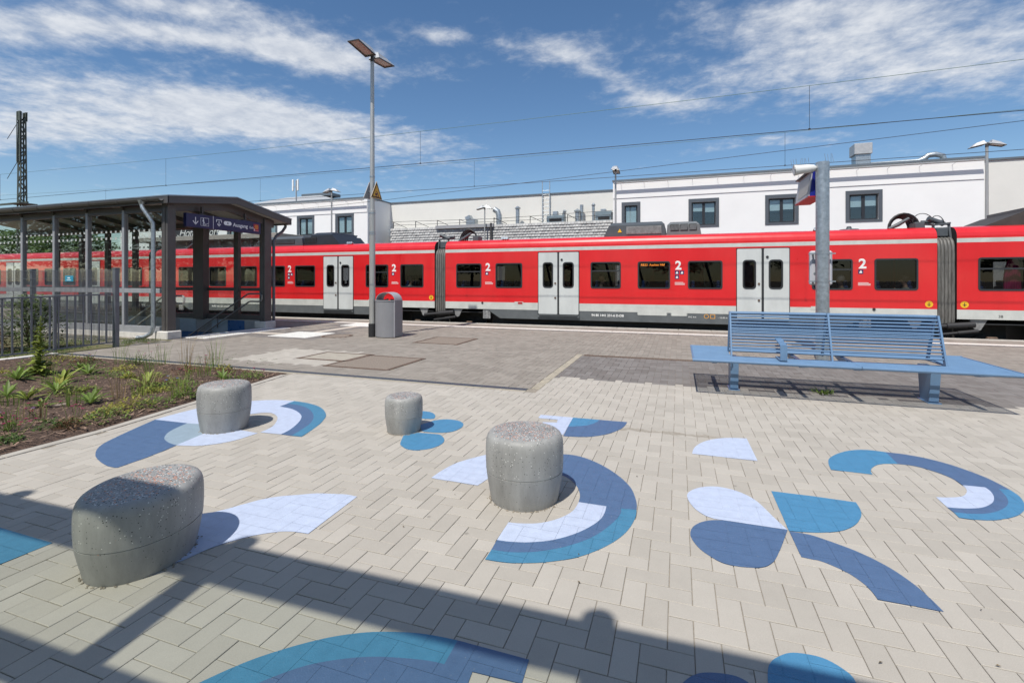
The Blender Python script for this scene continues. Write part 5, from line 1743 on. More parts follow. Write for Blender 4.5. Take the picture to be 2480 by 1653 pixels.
# warning triangles on the post
m_wy = mat('warning_yellow', (.66, .36, .02), .45)
def triangle(label, u, s):
    t = thing('warning_sign', label, 'sign', (u, LP[1], 4.2))
    A = [Vector((u, 11.64, 3.985)), Vector((u, 12.19, 3.985)), Vector((u, 11.915, 4.48))]
    c = sum(A, Vector()) / 3
    sc = lambda k: [c + (p - c) * k for p in A]
    MB().prism(A, (-s * .02, 0, 0)).build('plate', m_grey_lt if s < 0 else mat('sign_back', (.30, .30, .31), .5, .4), t)
    MB().prism([p + Vector((s * .001, 0, 0)) for p in sc(.985)], (s * .002, 0, 0)).build('yellow_edge', m_wy, t)
    MB().prism([p + Vector((s * .003, 0, 0)) for p in sc(.90)], (s * .002, 0, 0)).build('black_border', m_black, t)
    MB().prism([p + Vector((s * .005, 0, 0)) for p in sc(.70)], (s * .002, 0, 0)).build('yellow_field', m_wy, t)
    q = MB(); x = u + s * .0085
    for (a, b, e, f, w_) in ((11.84, 4.10, 11.92, 4.10, .07), (11.93, 4.16, 11.97, 4.10, .03), (11.97, 4.11, 12.0, 4.04, .025), (11.86, 4.19, 11.93, 4.17, .02), (11.86, 4.04, 12.02, 4.03, .018)):
        q.beam((x, a, b), (x, e, f), .002, w_, up=(0, -(f - b), (e - a)))
    q.build('pictogram', mat('pictogram_purple', (.09, .03, .05), .6), t)
    q = MB(); q.box(min(u, u - s * .08), max(u, u - s * .08), 11.87, 11.91, 4.18, 4.21); q.build('bracket', m_galv, t)
triangle('yellow triangular warning sign on the right of the lamp post', LP[0] + .13, 1)
triangle('grey back of the warning sign on the left of the lamp post', LP[0] - .13, -1)

# ------------------------------------------------------------------ litter bin
m_bin = mat('bin_grey', (.235, .235, .25), .42, var=.05, vscale=3)
m_binl = mat('bin_trim', (.36, .36, .38), .4)
b0 = thing('litter_bin', 'grey litter bin with arched hood next to the lamp post', 'litter bin', (-7.92, 12.0, 0))
U0b, U1b, Vb0, Vb1 = -8.24, -7.60, 11.86, 12.28
bulge = lambda n=10: [(U0b + (U1b - U0b) * k / n, Vb0 - .14 * math.sin(math.pi * k / n) ** .8) for k in range(n + 1)]
plan = bulge() + [(U1b, Vb1), (U0b, Vb1)]
MB().prism([(a, b, .02) for a, b in plan], (0, 0, 1.03)).build('body', m_bin, b0)
MB().box(U1b - .012, U1b + .008, Vb0 - .012, Vb0 + .03, .02, 1.06).build('corner_trim', m_binl, b0)
rim = MB()
pr = bulge()
for (a, b) in zip(pr[:-1], pr[1:]):
    rim.beam((a[0], a[1], 1.055), (b[0], b[1], 1.055), .03, .02)
rim.box(U0b, U0b + .02, Vb0, Vb1, 1.045, 1.065); rim.box(U1b - .02, U1b, Vb0, Vb1, 1.045, 1.065)
rim.build('rim', m_binl, b0)
hood = MB(); n = 12
arc = lambda r, dz: [((U0b + U1b) / 2 + (U1b - U0b) / 2 * r * math.cos(math.pi * k / n), 1.055 + dz + .235 * r * math.sin(math.pi * k / n)) for k in range(n + 1)]
o_, i_ = arc(1, 0), arc(.965, 0)
hood.prism([(a, Vb0 + .02, b) for a, b in o_ + i_[::-1]], (0, Vb1 - Vb0 - .04, 0))
hood.build('hood', m_binl, b0, True)
lit = MB(); r_ = random.Random(2)
for k in range(14):
    a, b = r_.uniform(U0b + .1, U1b - .1), r_.uniform(Vb0 + .02, Vb1 - .1)
    w_ = r_.uniform(.02, .05)
    lit.beam((a - w_, b, 1.04), (a + w_, b + r_.uniform(-.04, .04), 1.05 + r_.uniform(.0, .05)), .05, .02)
lit.build('ashtray', m_grey_dk, b0)
MB().prism([(a, b, 0) for a, b in [(U0b + .03, Vb0), (U1b - .03, Vb0), (U1b - .03, Vb1 - .03), (U0b + .03, Vb1 - .03)]], (0, 0, .02)).build('foot', m_black, b0)

# ------------------------------------------------------------------ display post
PP = (2.79, 11.44)
dp = thing('display_post', 'thick galvanised steel post carrying the train display behind the bench', 'post', (*PP, 0))
mb = MB(); mb.lathe([(.122, 0), (.122, 3.86), (.124, 3.861), (.124, 4.05), (.11, 4.055)], 28, (*PP, 0)); mb.build('pole', m_galv, dp, True)
for z in (2.17, 1.60):
    mb = MB(); mb.lathe([(.13, 0), (.13, .03)], 24, (PP[0], PP[1], z)); mb.box(PP[0] - .24, PP[0] + .24, PP[1] + .02, PP[1] + .06, z + .003, z + .027); mb.build('clamp', m_galv, dp)
mb = MB()
r_ = random.Random(8)
for k in range(12):
    a = PP[0] - .55 + k * .045 + (0.25 if k > 7 else 0)
    mb.tube([(a, PP[1], 3.99 if k < 8 else 4.05), (a + r_.uniform(-.03, .03), PP[1] + r_.uniform(-.05, .05), (3.99 if k < 8 else 4.05) + .17)], .0035, 4)
mb.build('bird_spikes', m_galv, dp)
cb = thing('info_cabinet', 'pale grey flat cabinet clamped to the display post', 'cabinet', (PP[0], PP[1] + .2, 1.55))
mb = MB(); mb.cbox(2.60, 3.005, PP[1] + .135, PP[1] + .27, 1.535, 2.25, .03); mb.build('case', mat('cabinet_grey', (.50, .50, .54), .45, var=.05), cb)
mb = MB(); mb.box(2.63, 2.66, PP[1] + .06, PP[1] + .135, 1.6, 1.63); mb.box(2.63, 2.66, PP[1] + .06, PP[1] + .135, 2.17, 2.2); mb.cyl((2.68, PP[1] + .136, 1.78), (2.68, PP[1] + .125, 1.78), .02, n=10); mb.build('fittings', m_galv, cb)
ds = thing('train_display', 'train display box with blue casing and red underside high on the post', 'display', (2.72, 12.1, 3.4))
mb = MB(); mb.prism([(2.60, 11.60, 3.40), (2.60, 12.80, 3.40), (2.66, 12.80, 3.92), (2.66, 11.60, 3.92)], (.26, 0, 0)); mb.build('case', mat('display_blue', (.012, .02, .24), .35), ds)
mb = MB(); mb.prism([(2.58, 11.62, 3.40), (2.58, 12.82, 3.40), (2.645, 12.82, 3.93), (2.645, 11.62, 3.93)], (.018, 0, 0)); mb.build('front_frame', mat('display_frame', (.42, .43, .46), .4), ds)
mb = MB(); mb.prism([(2.584, 11.70, 3.47), (2.584, 12.60, 3.47), (2.629, 12.60, 3.84), (2.629, 11.70, 3.84)], (-.002, 0, 0)); mb.build('screen', mat('display_screen', (.36, .33, .29), .35, var=.1), ds)
mb = MB(); mb.prism([(2.57, 11.60, 3.375), (2.88, 11.60, 3.375), (2.88, 12.83, 3.375), (2.57, 12.83, 3.375)], (0, 0, .024)); mb.build('underside', mat('display_red', (.42, .015, .02), .45), ds)
mb = MB(); mb.box(2.58, 2.88, 11.59, 12.83, 3.925, 3.95); mb.build('lid', m_grey_dk, ds)
mb = MB(); mb.box(2.70, 2.80, 11.50, 11.62, 3.5, 3.8); mb.build('bracket', m_galv, ds)
sp = thing('loudspeaker', 'white horn loudspeaker on top of the display post', 'loudspeaker', (2.45, 11.4, 3.9))
mb = MB(); mb.tube([(2.68, 11.42, 3.94), (2.63, 11.42, 3.94), (2.52, 11.42, 3.935), (2.38, 11.41, 3.925), (2.27, 11.40, 3.915), (2.262, 11.40, 3.915), (2.30, 11.40, 3.917)], [.03, .07, .088, .095, .112, .105, .06], 20); mb.build('horn', mat('speaker_white', (.68, .68, .66), .5), sp, True)

# ------------------------------------------------------------------ fences by the bed
m_fen = mat('fence_steel', (.16, .175, .20), .42, .4, var=.15, vscale=6)
fb = thing('bar_fence', 'low grey steel railing of upright bars beside the planting bed', 'fence', (-13.2, 6.0, 0))
fu = lambda v: -13.10 - .12 * (8.0 - v) / 2
vz = lambda v: .05 - .02 * (8 - v)
for (z0, w_) in ((1.25, .045), (.07, .045)):
    MB().beam((fu(8.0), 8.0, z0 + vz(8.0)), (fu(3.4), 3.4, z0 + vz(3.4)), .05, .03).build('rail', m_fen, fb)
v = 7.88
while v > 3.4:
    MB().beam((fu(v), v, .07 + vz(v)), (fu(v), v, 1.25 + vz(v)), .012, .032, up=(0, 1, 0)).build('bar', m_fen, fb)
    v -= .155
for v in (6.9, 4.9):
    MB().beam((fu(v) - .03, v, -.1), (fu(v) - .03, v, 1.25 + vz(v)), .05, .05).build('stanchion', m_fen, fb)
MB().box(-13.0, -12.78, 3.4, 6.75, -.05, .05).build('sill', m_conc_w, fb)
mf = thing('mesh_fence', 'grey double rod mesh fence in front of the shelter glass', 'fence', (-16, 8.2, 0))
for u in (-13.06, -16.66, -19.2, -21.8):
    vv = 8.06 if u > -14 else 8.22
    p = MB(); p.cbox(u - .05, u + .05, vv - .05, vv + .05, -.05, 1.92, .006); p.cbox(u - .055, u + .055, vv - .055, vv + .055, 1.92, 1.94, .004); p.build('post', m_fen, mf)
for k in range(9):
    z = .18 + k * .214
    MB().beam((-13.06, 8.15, z), (-21.8, 8.15, z), .014, .008).build('rod', m_fen, mf)
rods = MB()
u = -13.1
while u > -21.8:
    rods.beam((u, 8.15, .12), (u, 8.15, 1.90), .008, .008)
    u -= .05
tag(rods.build('upright_rods', m_fen, mf), kind='stuff')
pl = thing('notice_plate', 'small turquoise notice plate on the mesh fence', 'sign', (-14.95, 8.13, 1.66))
MB().cbox(-15.11, -14.78, 8.115, 8.13, 1.60, 1.75, .004).build('plate', mat('turquoise', (.02, .26, .40), .45), pl)
q = MB(); q.box(-15.0, -14.9, 8.113, 8.115, 1.68, 1.71); q.box(-15.03, -14.86, 8.113, 8.115, 1.635, 1.65); q.build('print', m_letter, pl)

# a few dry leaves and crumbs blown over the paving
mb = MB(); q = random.Random(19)
for k in range(24):
    u, v = q.choice([(q.uniform(-1.5, 4.5), q.uniform(4.5, 7.8)), (q.uniform(-7, 3), q.uniform(7.2, 13)), (q.uniform(-3, 3), q.uniform(2.4, 4.5))])
    a = q.uniform(0, 6.283); L = q.uniform(.005, .013); w_ = L * q.uniform(.3, .6)
    c, s = math.cos(a), math.sin(a)
    mb.add([(u - c * L, v - s * L, .006), (u - s * w_, v + c * w_, .010), (u + c * L, v + s * L, .007), (u + s * w_, v - c * w_, .009)], [(0, 3, 2, 1)])
tag(mb.build('fallen_leaves', leaf_mat('leaf_litter', (.16, .12, .07), .6)), 'scattered tiny dry leaves and crumbs on the paving', 'litter', kind='stuff')
# ------------------------------------------------------------------ planting bed
m_soil = bpy.data.materials.new('bark_mulch'); m_soil.use_nodes = True
nt = m_soil.node_tree; n_, l_ = nt.nodes, nt.links
bs = n_['Principled BSDF']; bs.inputs['Roughness'].default_value = .95
ge = n_.new('ShaderNodeNewGeometry')
mp = N(n_, 'ShaderNodeMapping'); mp.inputs['Rotation'].default_value = (0, 0, .6); mp.inputs['Scale'].default_value = (1, 2.6, 1)
l_.new(ge.outputs['Position'], mp.inputs[0])
t1 = N(n_, 'ShaderNodeTexNoise'); t1.inputs['Scale'].default_value = 26; t1.inputs['Detail'].default_value = 6; t1.inputs['Roughness'].default_value = .7; t1.inputs['Distortion'].default_value = 1.2
l_.new(mp.outputs[0], t1.inputs['Vector'])
cr = N(n_, 'ShaderNodeValToRGB')
cr.color_ramp.elements[0].position = .36; cr.color_ramp.elements[0].color = (.028, .017, .012, 1)
cr.color_ramp.elements[1].position = .70; cr.color_ramp.elements[1].color = (.23, .155, .11, 1)
e = cr.color_ramp.elements.new(.52); e.color = (.11, .068, .048, 1)
l_.new(t1.outputs[0], cr.inputs[0]); l_.new(cr.outputs[0], bs.inputs['Base Color'])
bp = N(n_, 'ShaderNodeBump'); bp.inputs['Strength'].default_value = .8; bp.inputs['Distance'].default_value = .03
l_.new(t1.outputs[0], bp.inputs['Height']); l_.new(bp.outputs[0], bs.inputs['Normal'])
from mathutils import noise as mnoise
mb = MB()
nu, nv = 90, 70
vs = []
for j in range(nv + 1):
    v = -1.6 + (6.78 + 1.6) * j / nv
    ue = bed_u(v) + .0
    for i in range(nu + 1):
        u = -12.98 + (ue + 12.98) * i / nu
        z = -.03 + .045 * mnoise.noise((u * 1.1, v * 1.1, 0)) + .03 * mnoise.noise((u * 6, v * 6, 3)) + .03
        edge = min(1, (ue - u) / .25, (6.78 - v) / .2)
        vs.append((u, v, (z + .03) * edge))
mb.add(vs, [(j * (nu + 1) + i, j * (nu + 1) + i + 1, (j + 1) * (nu + 1) + i + 1, (j + 1) * (nu + 1) + i) for j in range(nv) for i in range(nu)])
tag(mb.build('planting_bed', m_soil, smooth='full'), kind='structure')
# lawn beyond the railing
m_lawn = mat('lawn_soil', (.13, .12, .055), .95, var=.4, vscale=9, space='World')
mb = MB(); mb.box(-30, -13.0, -2, 9.5, -.04, .0); tag(mb.build('verge', m_lawn), kind='structure')
# bark chips lying loose
r_ = random.Random(11)
mb = MB()
for k in range(5200):
    v = r_.uniform(1.6, 6.7); u = bed_u(v) - .06 - (r_.random() ** 1.3) * 6.6
    if u < -12.9:
        continue
    a = r_.uniform(0, 3.14); L = r_.uniform(.012, .05); w_ = r_.uniform(.003, .009)
    z = .034 + .045 * mnoise.noise((u * 1.1, v * 1.1, 0)) + .03 * mnoise.noise((u * 6, v * 6, 3)) * .8
    c, s = math.cos(a), math.sin(a)
    dz = r_.uniform(-.012, .012)
    mb.add([(u - c * L - s * w_, v - s * L + c * w_, z - dz), (u - c * L + s * w_, v - s * L - c * w_, z - dz), (u + c * L + s * w_, v + s * L - c * w_, z + dz), (u + c * L - s * w_, v + s * L + c * w_, z + dz + .004)], [(0, 1, 2, 3)])
tag(mb.build('bark_chips', leaf_mat('bark_chip', (.27, .185, .135), .85)), 'loose brown bark chips covering the planting bed', 'mulch', kind='stuff')

def blade(mb, base, az, L, wid, rise, droop, mi=0, seg=4):
    """one pointed leaf arching outwards"""
    dx, dy = math.cos(az), math.sin(az)
    pts = []
    for k in range(seg + 1):
        t = k / seg
        out = L * t * math.cos(rise) * (1 + .15 * t)
        up = L * (t * math.sin(rise) - droop * t * t)
        wv = wid * math.sin(math.pi * min(1, t * .92 + .06)) ** .8
        if k == seg:
            wv = .001
        x, y, z = base[0] + dx * out, base[1] + dy * out, base[2] + up
        fold = wv * .35
        pts += [(x - dy * wv, y + dx * wv, z + fold), (x, y, z), (x + dy * wv, y - dx * wv, z + fold)]
    mb.add(pts, [(k * 3, k * 3 + 1, k * 3 + 4, k * 3 + 3) for k in range(seg)] + [(k * 3 + 1, k * 3 + 2, k * 3 + 5, k * 3 + 4) for k in range(seg)], mi)
plants = {}
def reg(kind, o):
    plants.setdefault(kind, []).append(o)
def rosette(loc, L, n, seed, m_=lf_green, wide=.2):
    q = random.Random(seed); mb = MB()
    for k in range(n):
        az = 6.283 * k / n * 1.62 + q.uniform(-.3, .3)
        f = q.uniform(.6, 1.05)
        blade(mb, loc, az, L * f, L * wide * f * .55, q.uniform(.35, 1.15), q.uniform(.15, .4))
    reg('rosette', mb.build('rosette_plant', m_, at=loc))
def mound(loc, R, h, n, seed, m_, kind='mound', name='ground_cover_plant', leaf=.028):
    q = random.Random(seed); mb = MB()
    for k in range(n):
        a = q.uniform(0, 6.283); rr = R * math.sqrt(q.random())
        zz = h * (1 - (rr / R) ** 2) * q.uniform(.2, 1)
        blade(mb, (loc[0] + rr * math.cos(a), loc[1] + rr * math.sin(a), loc[2] + zz), q.uniform(0, 6.283), leaf * q.uniform(.7, 1.6), leaf * .3, q.uniform(-.1, 1.1), .2, seg=2)
    for k in range(14):
        a = q.uniform(0, 6.283); rr = R * .9 * q.random()
        mb.tube([loc, (loc[0] + rr * math.cos(a), loc[1] + rr * math.sin(a), loc[2] + h * .7)], .002, 3)
    reg(kind, mb.build(name, m_, at=loc))
def flower(loc, n, h, R, seed, petal, name='flowering_plant', kind='flower', stem=lf_green):
    q = random.Random(seed); mb = MB()
    for k in range(n):
        a = q.uniform(0, 6.283); rr = R * math.sqrt(q.random()); hh = h * q.uniform(.6, 1.1)
        p1 = (loc[0] + rr * math.cos(a), loc[1] + rr * math.sin(a), loc[2] + hh)
        p0 = (loc[0] + rr * .4 * math.cos(a), loc[1] + rr * .4 * math.sin(a), loc[2])
        mb.tube([p0, ((p0[0] + p1[0]) / 2, (p0[1] + p1[1]) / 2 + .01, loc[2] + hh * .55), p1], .0025, 4, 0)
        for j in range(7):
            blade(mb, p1, j * .9, .02, .007, .5, .3, 1, seg=2)
    for k in range(10):
        blade(mb, loc, q.uniform(0, 6.283), h * .35, .008, q.uniform(.4, 1.1), .3, 0, 3)
    reg(kind, mb.build(name, [stem, petal], at=loc))
pt_mag = leaf_mat('petal_magenta', (.40, .02, .13), .3); pt_vio = leaf_mat('petal_violet', (.38, .22, .52), .3); pt_blu = leaf_mat('petal_blue', (.22, .32, .70), .3)
for i, (u, v, L) in enumerate(((-8.8, 4.06, .34), (-8.34, 4.06, .36), (-8.53, 4.48, .38), (-7.28, 4.19, .36), (-7.72, 5.18, .36), (-10.07, 4.77, .42), (-7.67, 3.87, .27), (-9.22, 4.93, .42), (-9.6, 5.5, .35), (-7.0, 5.9, .28))):
    rosette((u, v, .03), L * .88, 17, 20 + i, (lf_green, lf_lime, lf_green)[i % 3], .145)
for i, (u, v, R, h, m_) in enumerate(((-9.39, 5.95, .22, .12, lf_yel), (-7.02, 4.89, .22, .10, lf_yel), (-6.69, 5.05, .20, .20, lf_green), (-6.64, 4.27, .26, .14, lf_yel), (-6.43, 4.82, .16, .13, lf_green), (-6.40, 4.39, .24, .15, lf_green), (-6.32, 3.78, .24, .15, lf_green), (-8.89, 5.39, .30, .16, lf_green), (-7.13, 5.32, .28, .20, lf_green), (-6.48, 3.4, .20, .10, lf_dark), (-6.34, 2.92, .14, .08, lf_dark), (-6.32, 3.43, .14, .12, lf_red), (-12.1, 6.32, .30, .2, lf_dark), (-11.3, 5.6, .35, .2, lf_green), (-10.4, 5.9, .35, .2, lf_dark), (-8.1, 6.2, .35, .18, lf_red), (-7.3, 6.3, .30, .14, lf_red), (-6.75, 6.2, .2, .12, lf_green), (-9.7, 6.4, .3, .2, lf_dark), (-11.6, 6.2, .4, .15, lf_yel))):
    mound((u, v, .025), R, h, 150, 50 + i, m_, leaf=.034)
for i, (u, v, n, h, p) in enumerate(((-6.84, 3.15, 8, .16, pt_mag), (-6.58, 3.08, 7, .14, pt_mag), (-6.86, 3.50, 5, .2, pt_mag), (-6.6, 3.62, 5, .22, pt_mag), (-11.0, 5.67, 8, .3, pt_vio), (-10.2, 5.2, 6, .28, pt_vio), (-10.74, 6.1, 6, .25, pt_vio), (-8.0, 6.45, 6, .25, pt_mag), (-7.4, 5.6, 7, .22, pt_mag), (-6.95, 4.95, 3, .25, pt_blu), (-9.0, 6.1, 6, .45, pt_mag), (-6.75, 6.38, 5, .12, pt_mag), (-7.0, 3.3, 3, .25, pt_vio))):
    flower((u, v, .025), n, h, .18, 90 + i, p)
for i, (u, v, h) in enumerate(((-8.6, 6.5, .75), (-9.3, 6.55, .6), (-7.95, 6.55, .7), (-7.2, 4.5, .5), (-7.4, 4.05, .45), (-8.3, 5.6, .55), (-10.6, 5.4, .5), (-6.9, 3.2, .35), (-10.1, 6.3, .6), (-7.75, 6.2, .55), (-11.8, 5.9, .6), (-8.9, 4.6, .45))):
    o = grass_tuft('grass_tuft', '', 'grass', (u, v, .025), 20, h, .10, lf_dry if i % 3 == 0 else lf_green, wid=.0035, lean=.35, seed=130 + i)
    reg('grass', o)
q0 = random.Random(404)
for i in range(38):
    v = q0.uniform(3.0, 6.6); u = bed_u(v) - .25 - q0.random() * 4.6
    k = q0.random()
    if k < .5:
        mound((u, v, .025), q0.uniform(.10, .26), q0.uniform(.06, .16), 110, 600 + i, q0.choice([lf_green, lf_yel, lf_lime, lf_lime, lf_red, lf_green]), leaf=.038)
    elif k < .75:
        reg('grass', grass_tuft('grass_tuft', '', 'grass', (u, v, .025), 26, q0.uniform(.2, .5), .12, q0.choice([lf_dry, lf_green, lf_lime]), wid=.004, lean=.6, seed=700 + i))
    else:
        rosette((u, v, .03), q0.uniform(.16, .3), 13, 800 + i, q0.choice([lf_green, lf_lime, lf_yel]), .2)
# mullein spike beside the kerb end
sp_ = MB(); loc = (-10.25, 5.15, .01); q = random.Random(77)
sp_.tube([loc, (loc[0] + .02, loc[1], .5), (loc[0] + .03, loc[1], 1.02)], [.016, .013, .006], 6)
for k in range(150):
    t = q.random(); az = q.uniform(0, 6.283)
    blade(sp_, (loc[0] + .03 * t, loc[1], .02 + t * 1.0), az, .24 * (1 - t) ** 1.2 + .035, .05 * (1 - t) + .010, q.uniform(.2, 1.0), .3, seg=2)
tag(sp_.build('mullein_plant', lf_lime, at=loc), 'tall yellow green mullein spike, highest plant in the bed', 'plant')
WORD = {'rosette': ('broad leaved green rosette plant', 'plant', 'rosette plants in the mulch bed'), 'mound': ('low leafy ground cover clump', 'plant', 'ground cover clumps in the mulch bed'),
        'flower': ('thin stemmed flowering plant', 'flower', 'flowering plants in the mulch bed'), 'grass': ('thin upright grass tuft', 'grass', 'grass tufts in the mulch bed')}
ORD = ['first', 'second', 'third', 'fourth', 'fifth', 'sixth', 'seventh', 'eighth', 'ninth', 'tenth', 'eleventh', 'twelfth', 'thirteenth', 'fourteenth', 'fifteenth', 'sixteenth', 'seventeenth', 'eighteenth', 'nineteenth', 'twentieth'] + ['twenty-' + w_ for w_ in ('first', 'second', 'third', 'fourth', 'fifth', 'sixth', 'seventh', 'eighth', 'ninth')] + ['thirtieth'] + ['thirty-' + w_ for w_ in ('first', 'second', 'third', 'fourth', 'fifth', 'sixth', 'seventh', 'eighth', 'ninth')] + ['fortieth'] + ['forty-' + w_ for w_ in ('first', 'second', 'third', 'fourth', 'fifth', 'sixth', 'seventh', 'eighth', 'ninth')] + ['fiftieth'] + ['fifty-' + w_ for w_ in ('first', 'second', 'third', 'fourth', 'fifth', 'sixth', 'seventh', 'eighth', 'ninth')]
for kind, L in plants.items():
    def sx(o):
        u, v = o.location.x, o.location.y
        return (u * math.cos(rad(19)) + v * math.sin(rad(19))) / (-u * math.sin(rad(19)) + v * math.cos(rad(19)))
    L.sort(key=sx)
    for i, o in enumerate(L):
        w_, c, g_ = WORD[kind]
        mn = o.data.materials[-1].name
        tone = {'leaf_green': 'green', 'leaf_lime': 'lime', 'leaf_dark': 'dark green', 'leaf_yellow_green': 'yellowish', 'leaf_dry': 'straw coloured', 'leaf_reddish': 'reddish', 'petal_magenta': 'magenta', 'petal_violet': 'violet', 'petal_blue': 'blue'}.get(mn, 'green')
        tag(o, '%s %s, %s from the left among them in the bed' % (tone, w_.replace('green ', ''), ORD[i]), c, g_)

# shrub behind the railing
def shrub(label, loc, rx, ry, h, n, seed, m_):
    t = thing('shrub', label, 'shrub', loc)
    q = random.Random(seed)
    st = MB()
    for k in range(14):
        a = q.uniform(0, 6.283); rr = q.uniform(.2, .9)
        st.tube([loc, (loc[0] + rx * rr * .4 * math.cos(a), loc[1] + ry * rr * .4 * math.sin(a), loc[2] + h * .5), (loc[0] + rx * rr * math.cos(a), loc[1] + ry * rr * math.sin(a), loc[2] + h * q.uniform(.6, .95))], [.014, .009, .004], 5)
    st.build('stems', mat('stem_brown', (.10, .07, .045), .9), t)
    cr = MB()
    for k in range(n):
        a = q.uniform(0, 6.283); rr = q.random() ** .5; zz = q.random() ** .8
        env = math.sin(math.pi * min(1, .25 + zz * .70)) ** .6
        lump = 1 + .25 * math.sin(a * 3 + seed) + .15 * math.sin(zz * 9 + a * 2)
        p = (loc[0] + rx * rr * env * lump * math.cos(a), loc[1] + ry * rr * env * lump * math.sin(a), loc[2] + .03 + h * zz * (1 + .12 * math.sin(a * 4)))
        blade(cr, p, a + q.uniform(-1.2, 1.2), q.uniform(.07, .14), .018, q.uniform(-.2, 1.1), .3, seg=2)
    cr.build('crown', m_, t)
    return t
lf_olive = leaf_mat('leaf_olive', (.115, .155, .065), .45)
shrub('dense grey green shrub behind the railing, largest bush on the left', (-14.35, 7.05, 0), .62, .55, 1.15, 1900, 3, lf_olive)
shrub('low dull green bush behind the railing at the left edge', (-15.3, 6.6, 0), .5, .5, .85, 900, 5, lf_olive)
shrub('low reddish brown bush behind the railing left of the dense shrub', (-14.55, 6.3, 0), .35, .35, .55, 500, 6, lf_red)
mb = MB(); q = random.Random(31)
for k in range(5200):
    u, v = q.uniform(-16, -13.25), q.uniform(5.6, 9.3)
    if mnoise.noise((u * .8, v * .8, 5)) < -.1:
        continue
    blade(mb, (u, v, 0), q.uniform(0, 6.283), q.uniform(.04, .13), .004, q.uniform(.7, 1.4), .3, seg=2)
tag(mb.build('verge_grass', leaf_mat('verge_green', (.10, .16, .035), .5)), 'patchy short grass on the verge behind the railing', 'grass', kind='stuff')
# moss and weeds in the platform joints
mb = MB(); q = random.Random(41)
for k in range(26):
    u0_, v0_ = q.gauss(-8.9, .6), q.gauss(7.55, .22)
    a = q.choice([0, 1.571])
    for j in range(14):
        d = q.uniform(-.10, .10)
        p = (u0_ + d * math.cos(a), v0_ + d * math.sin(a) , 0)
        blade(mb, p, q.uniform(0, 6.283), q.uniform(.015, .035), .004, q.uniform(.2, 1), .3, seg=2)
tag(mb.build('joint_moss', lf_dark), 'dark moss and tiny weeds in the joints behind the drain', 'moss', kind='stuff')
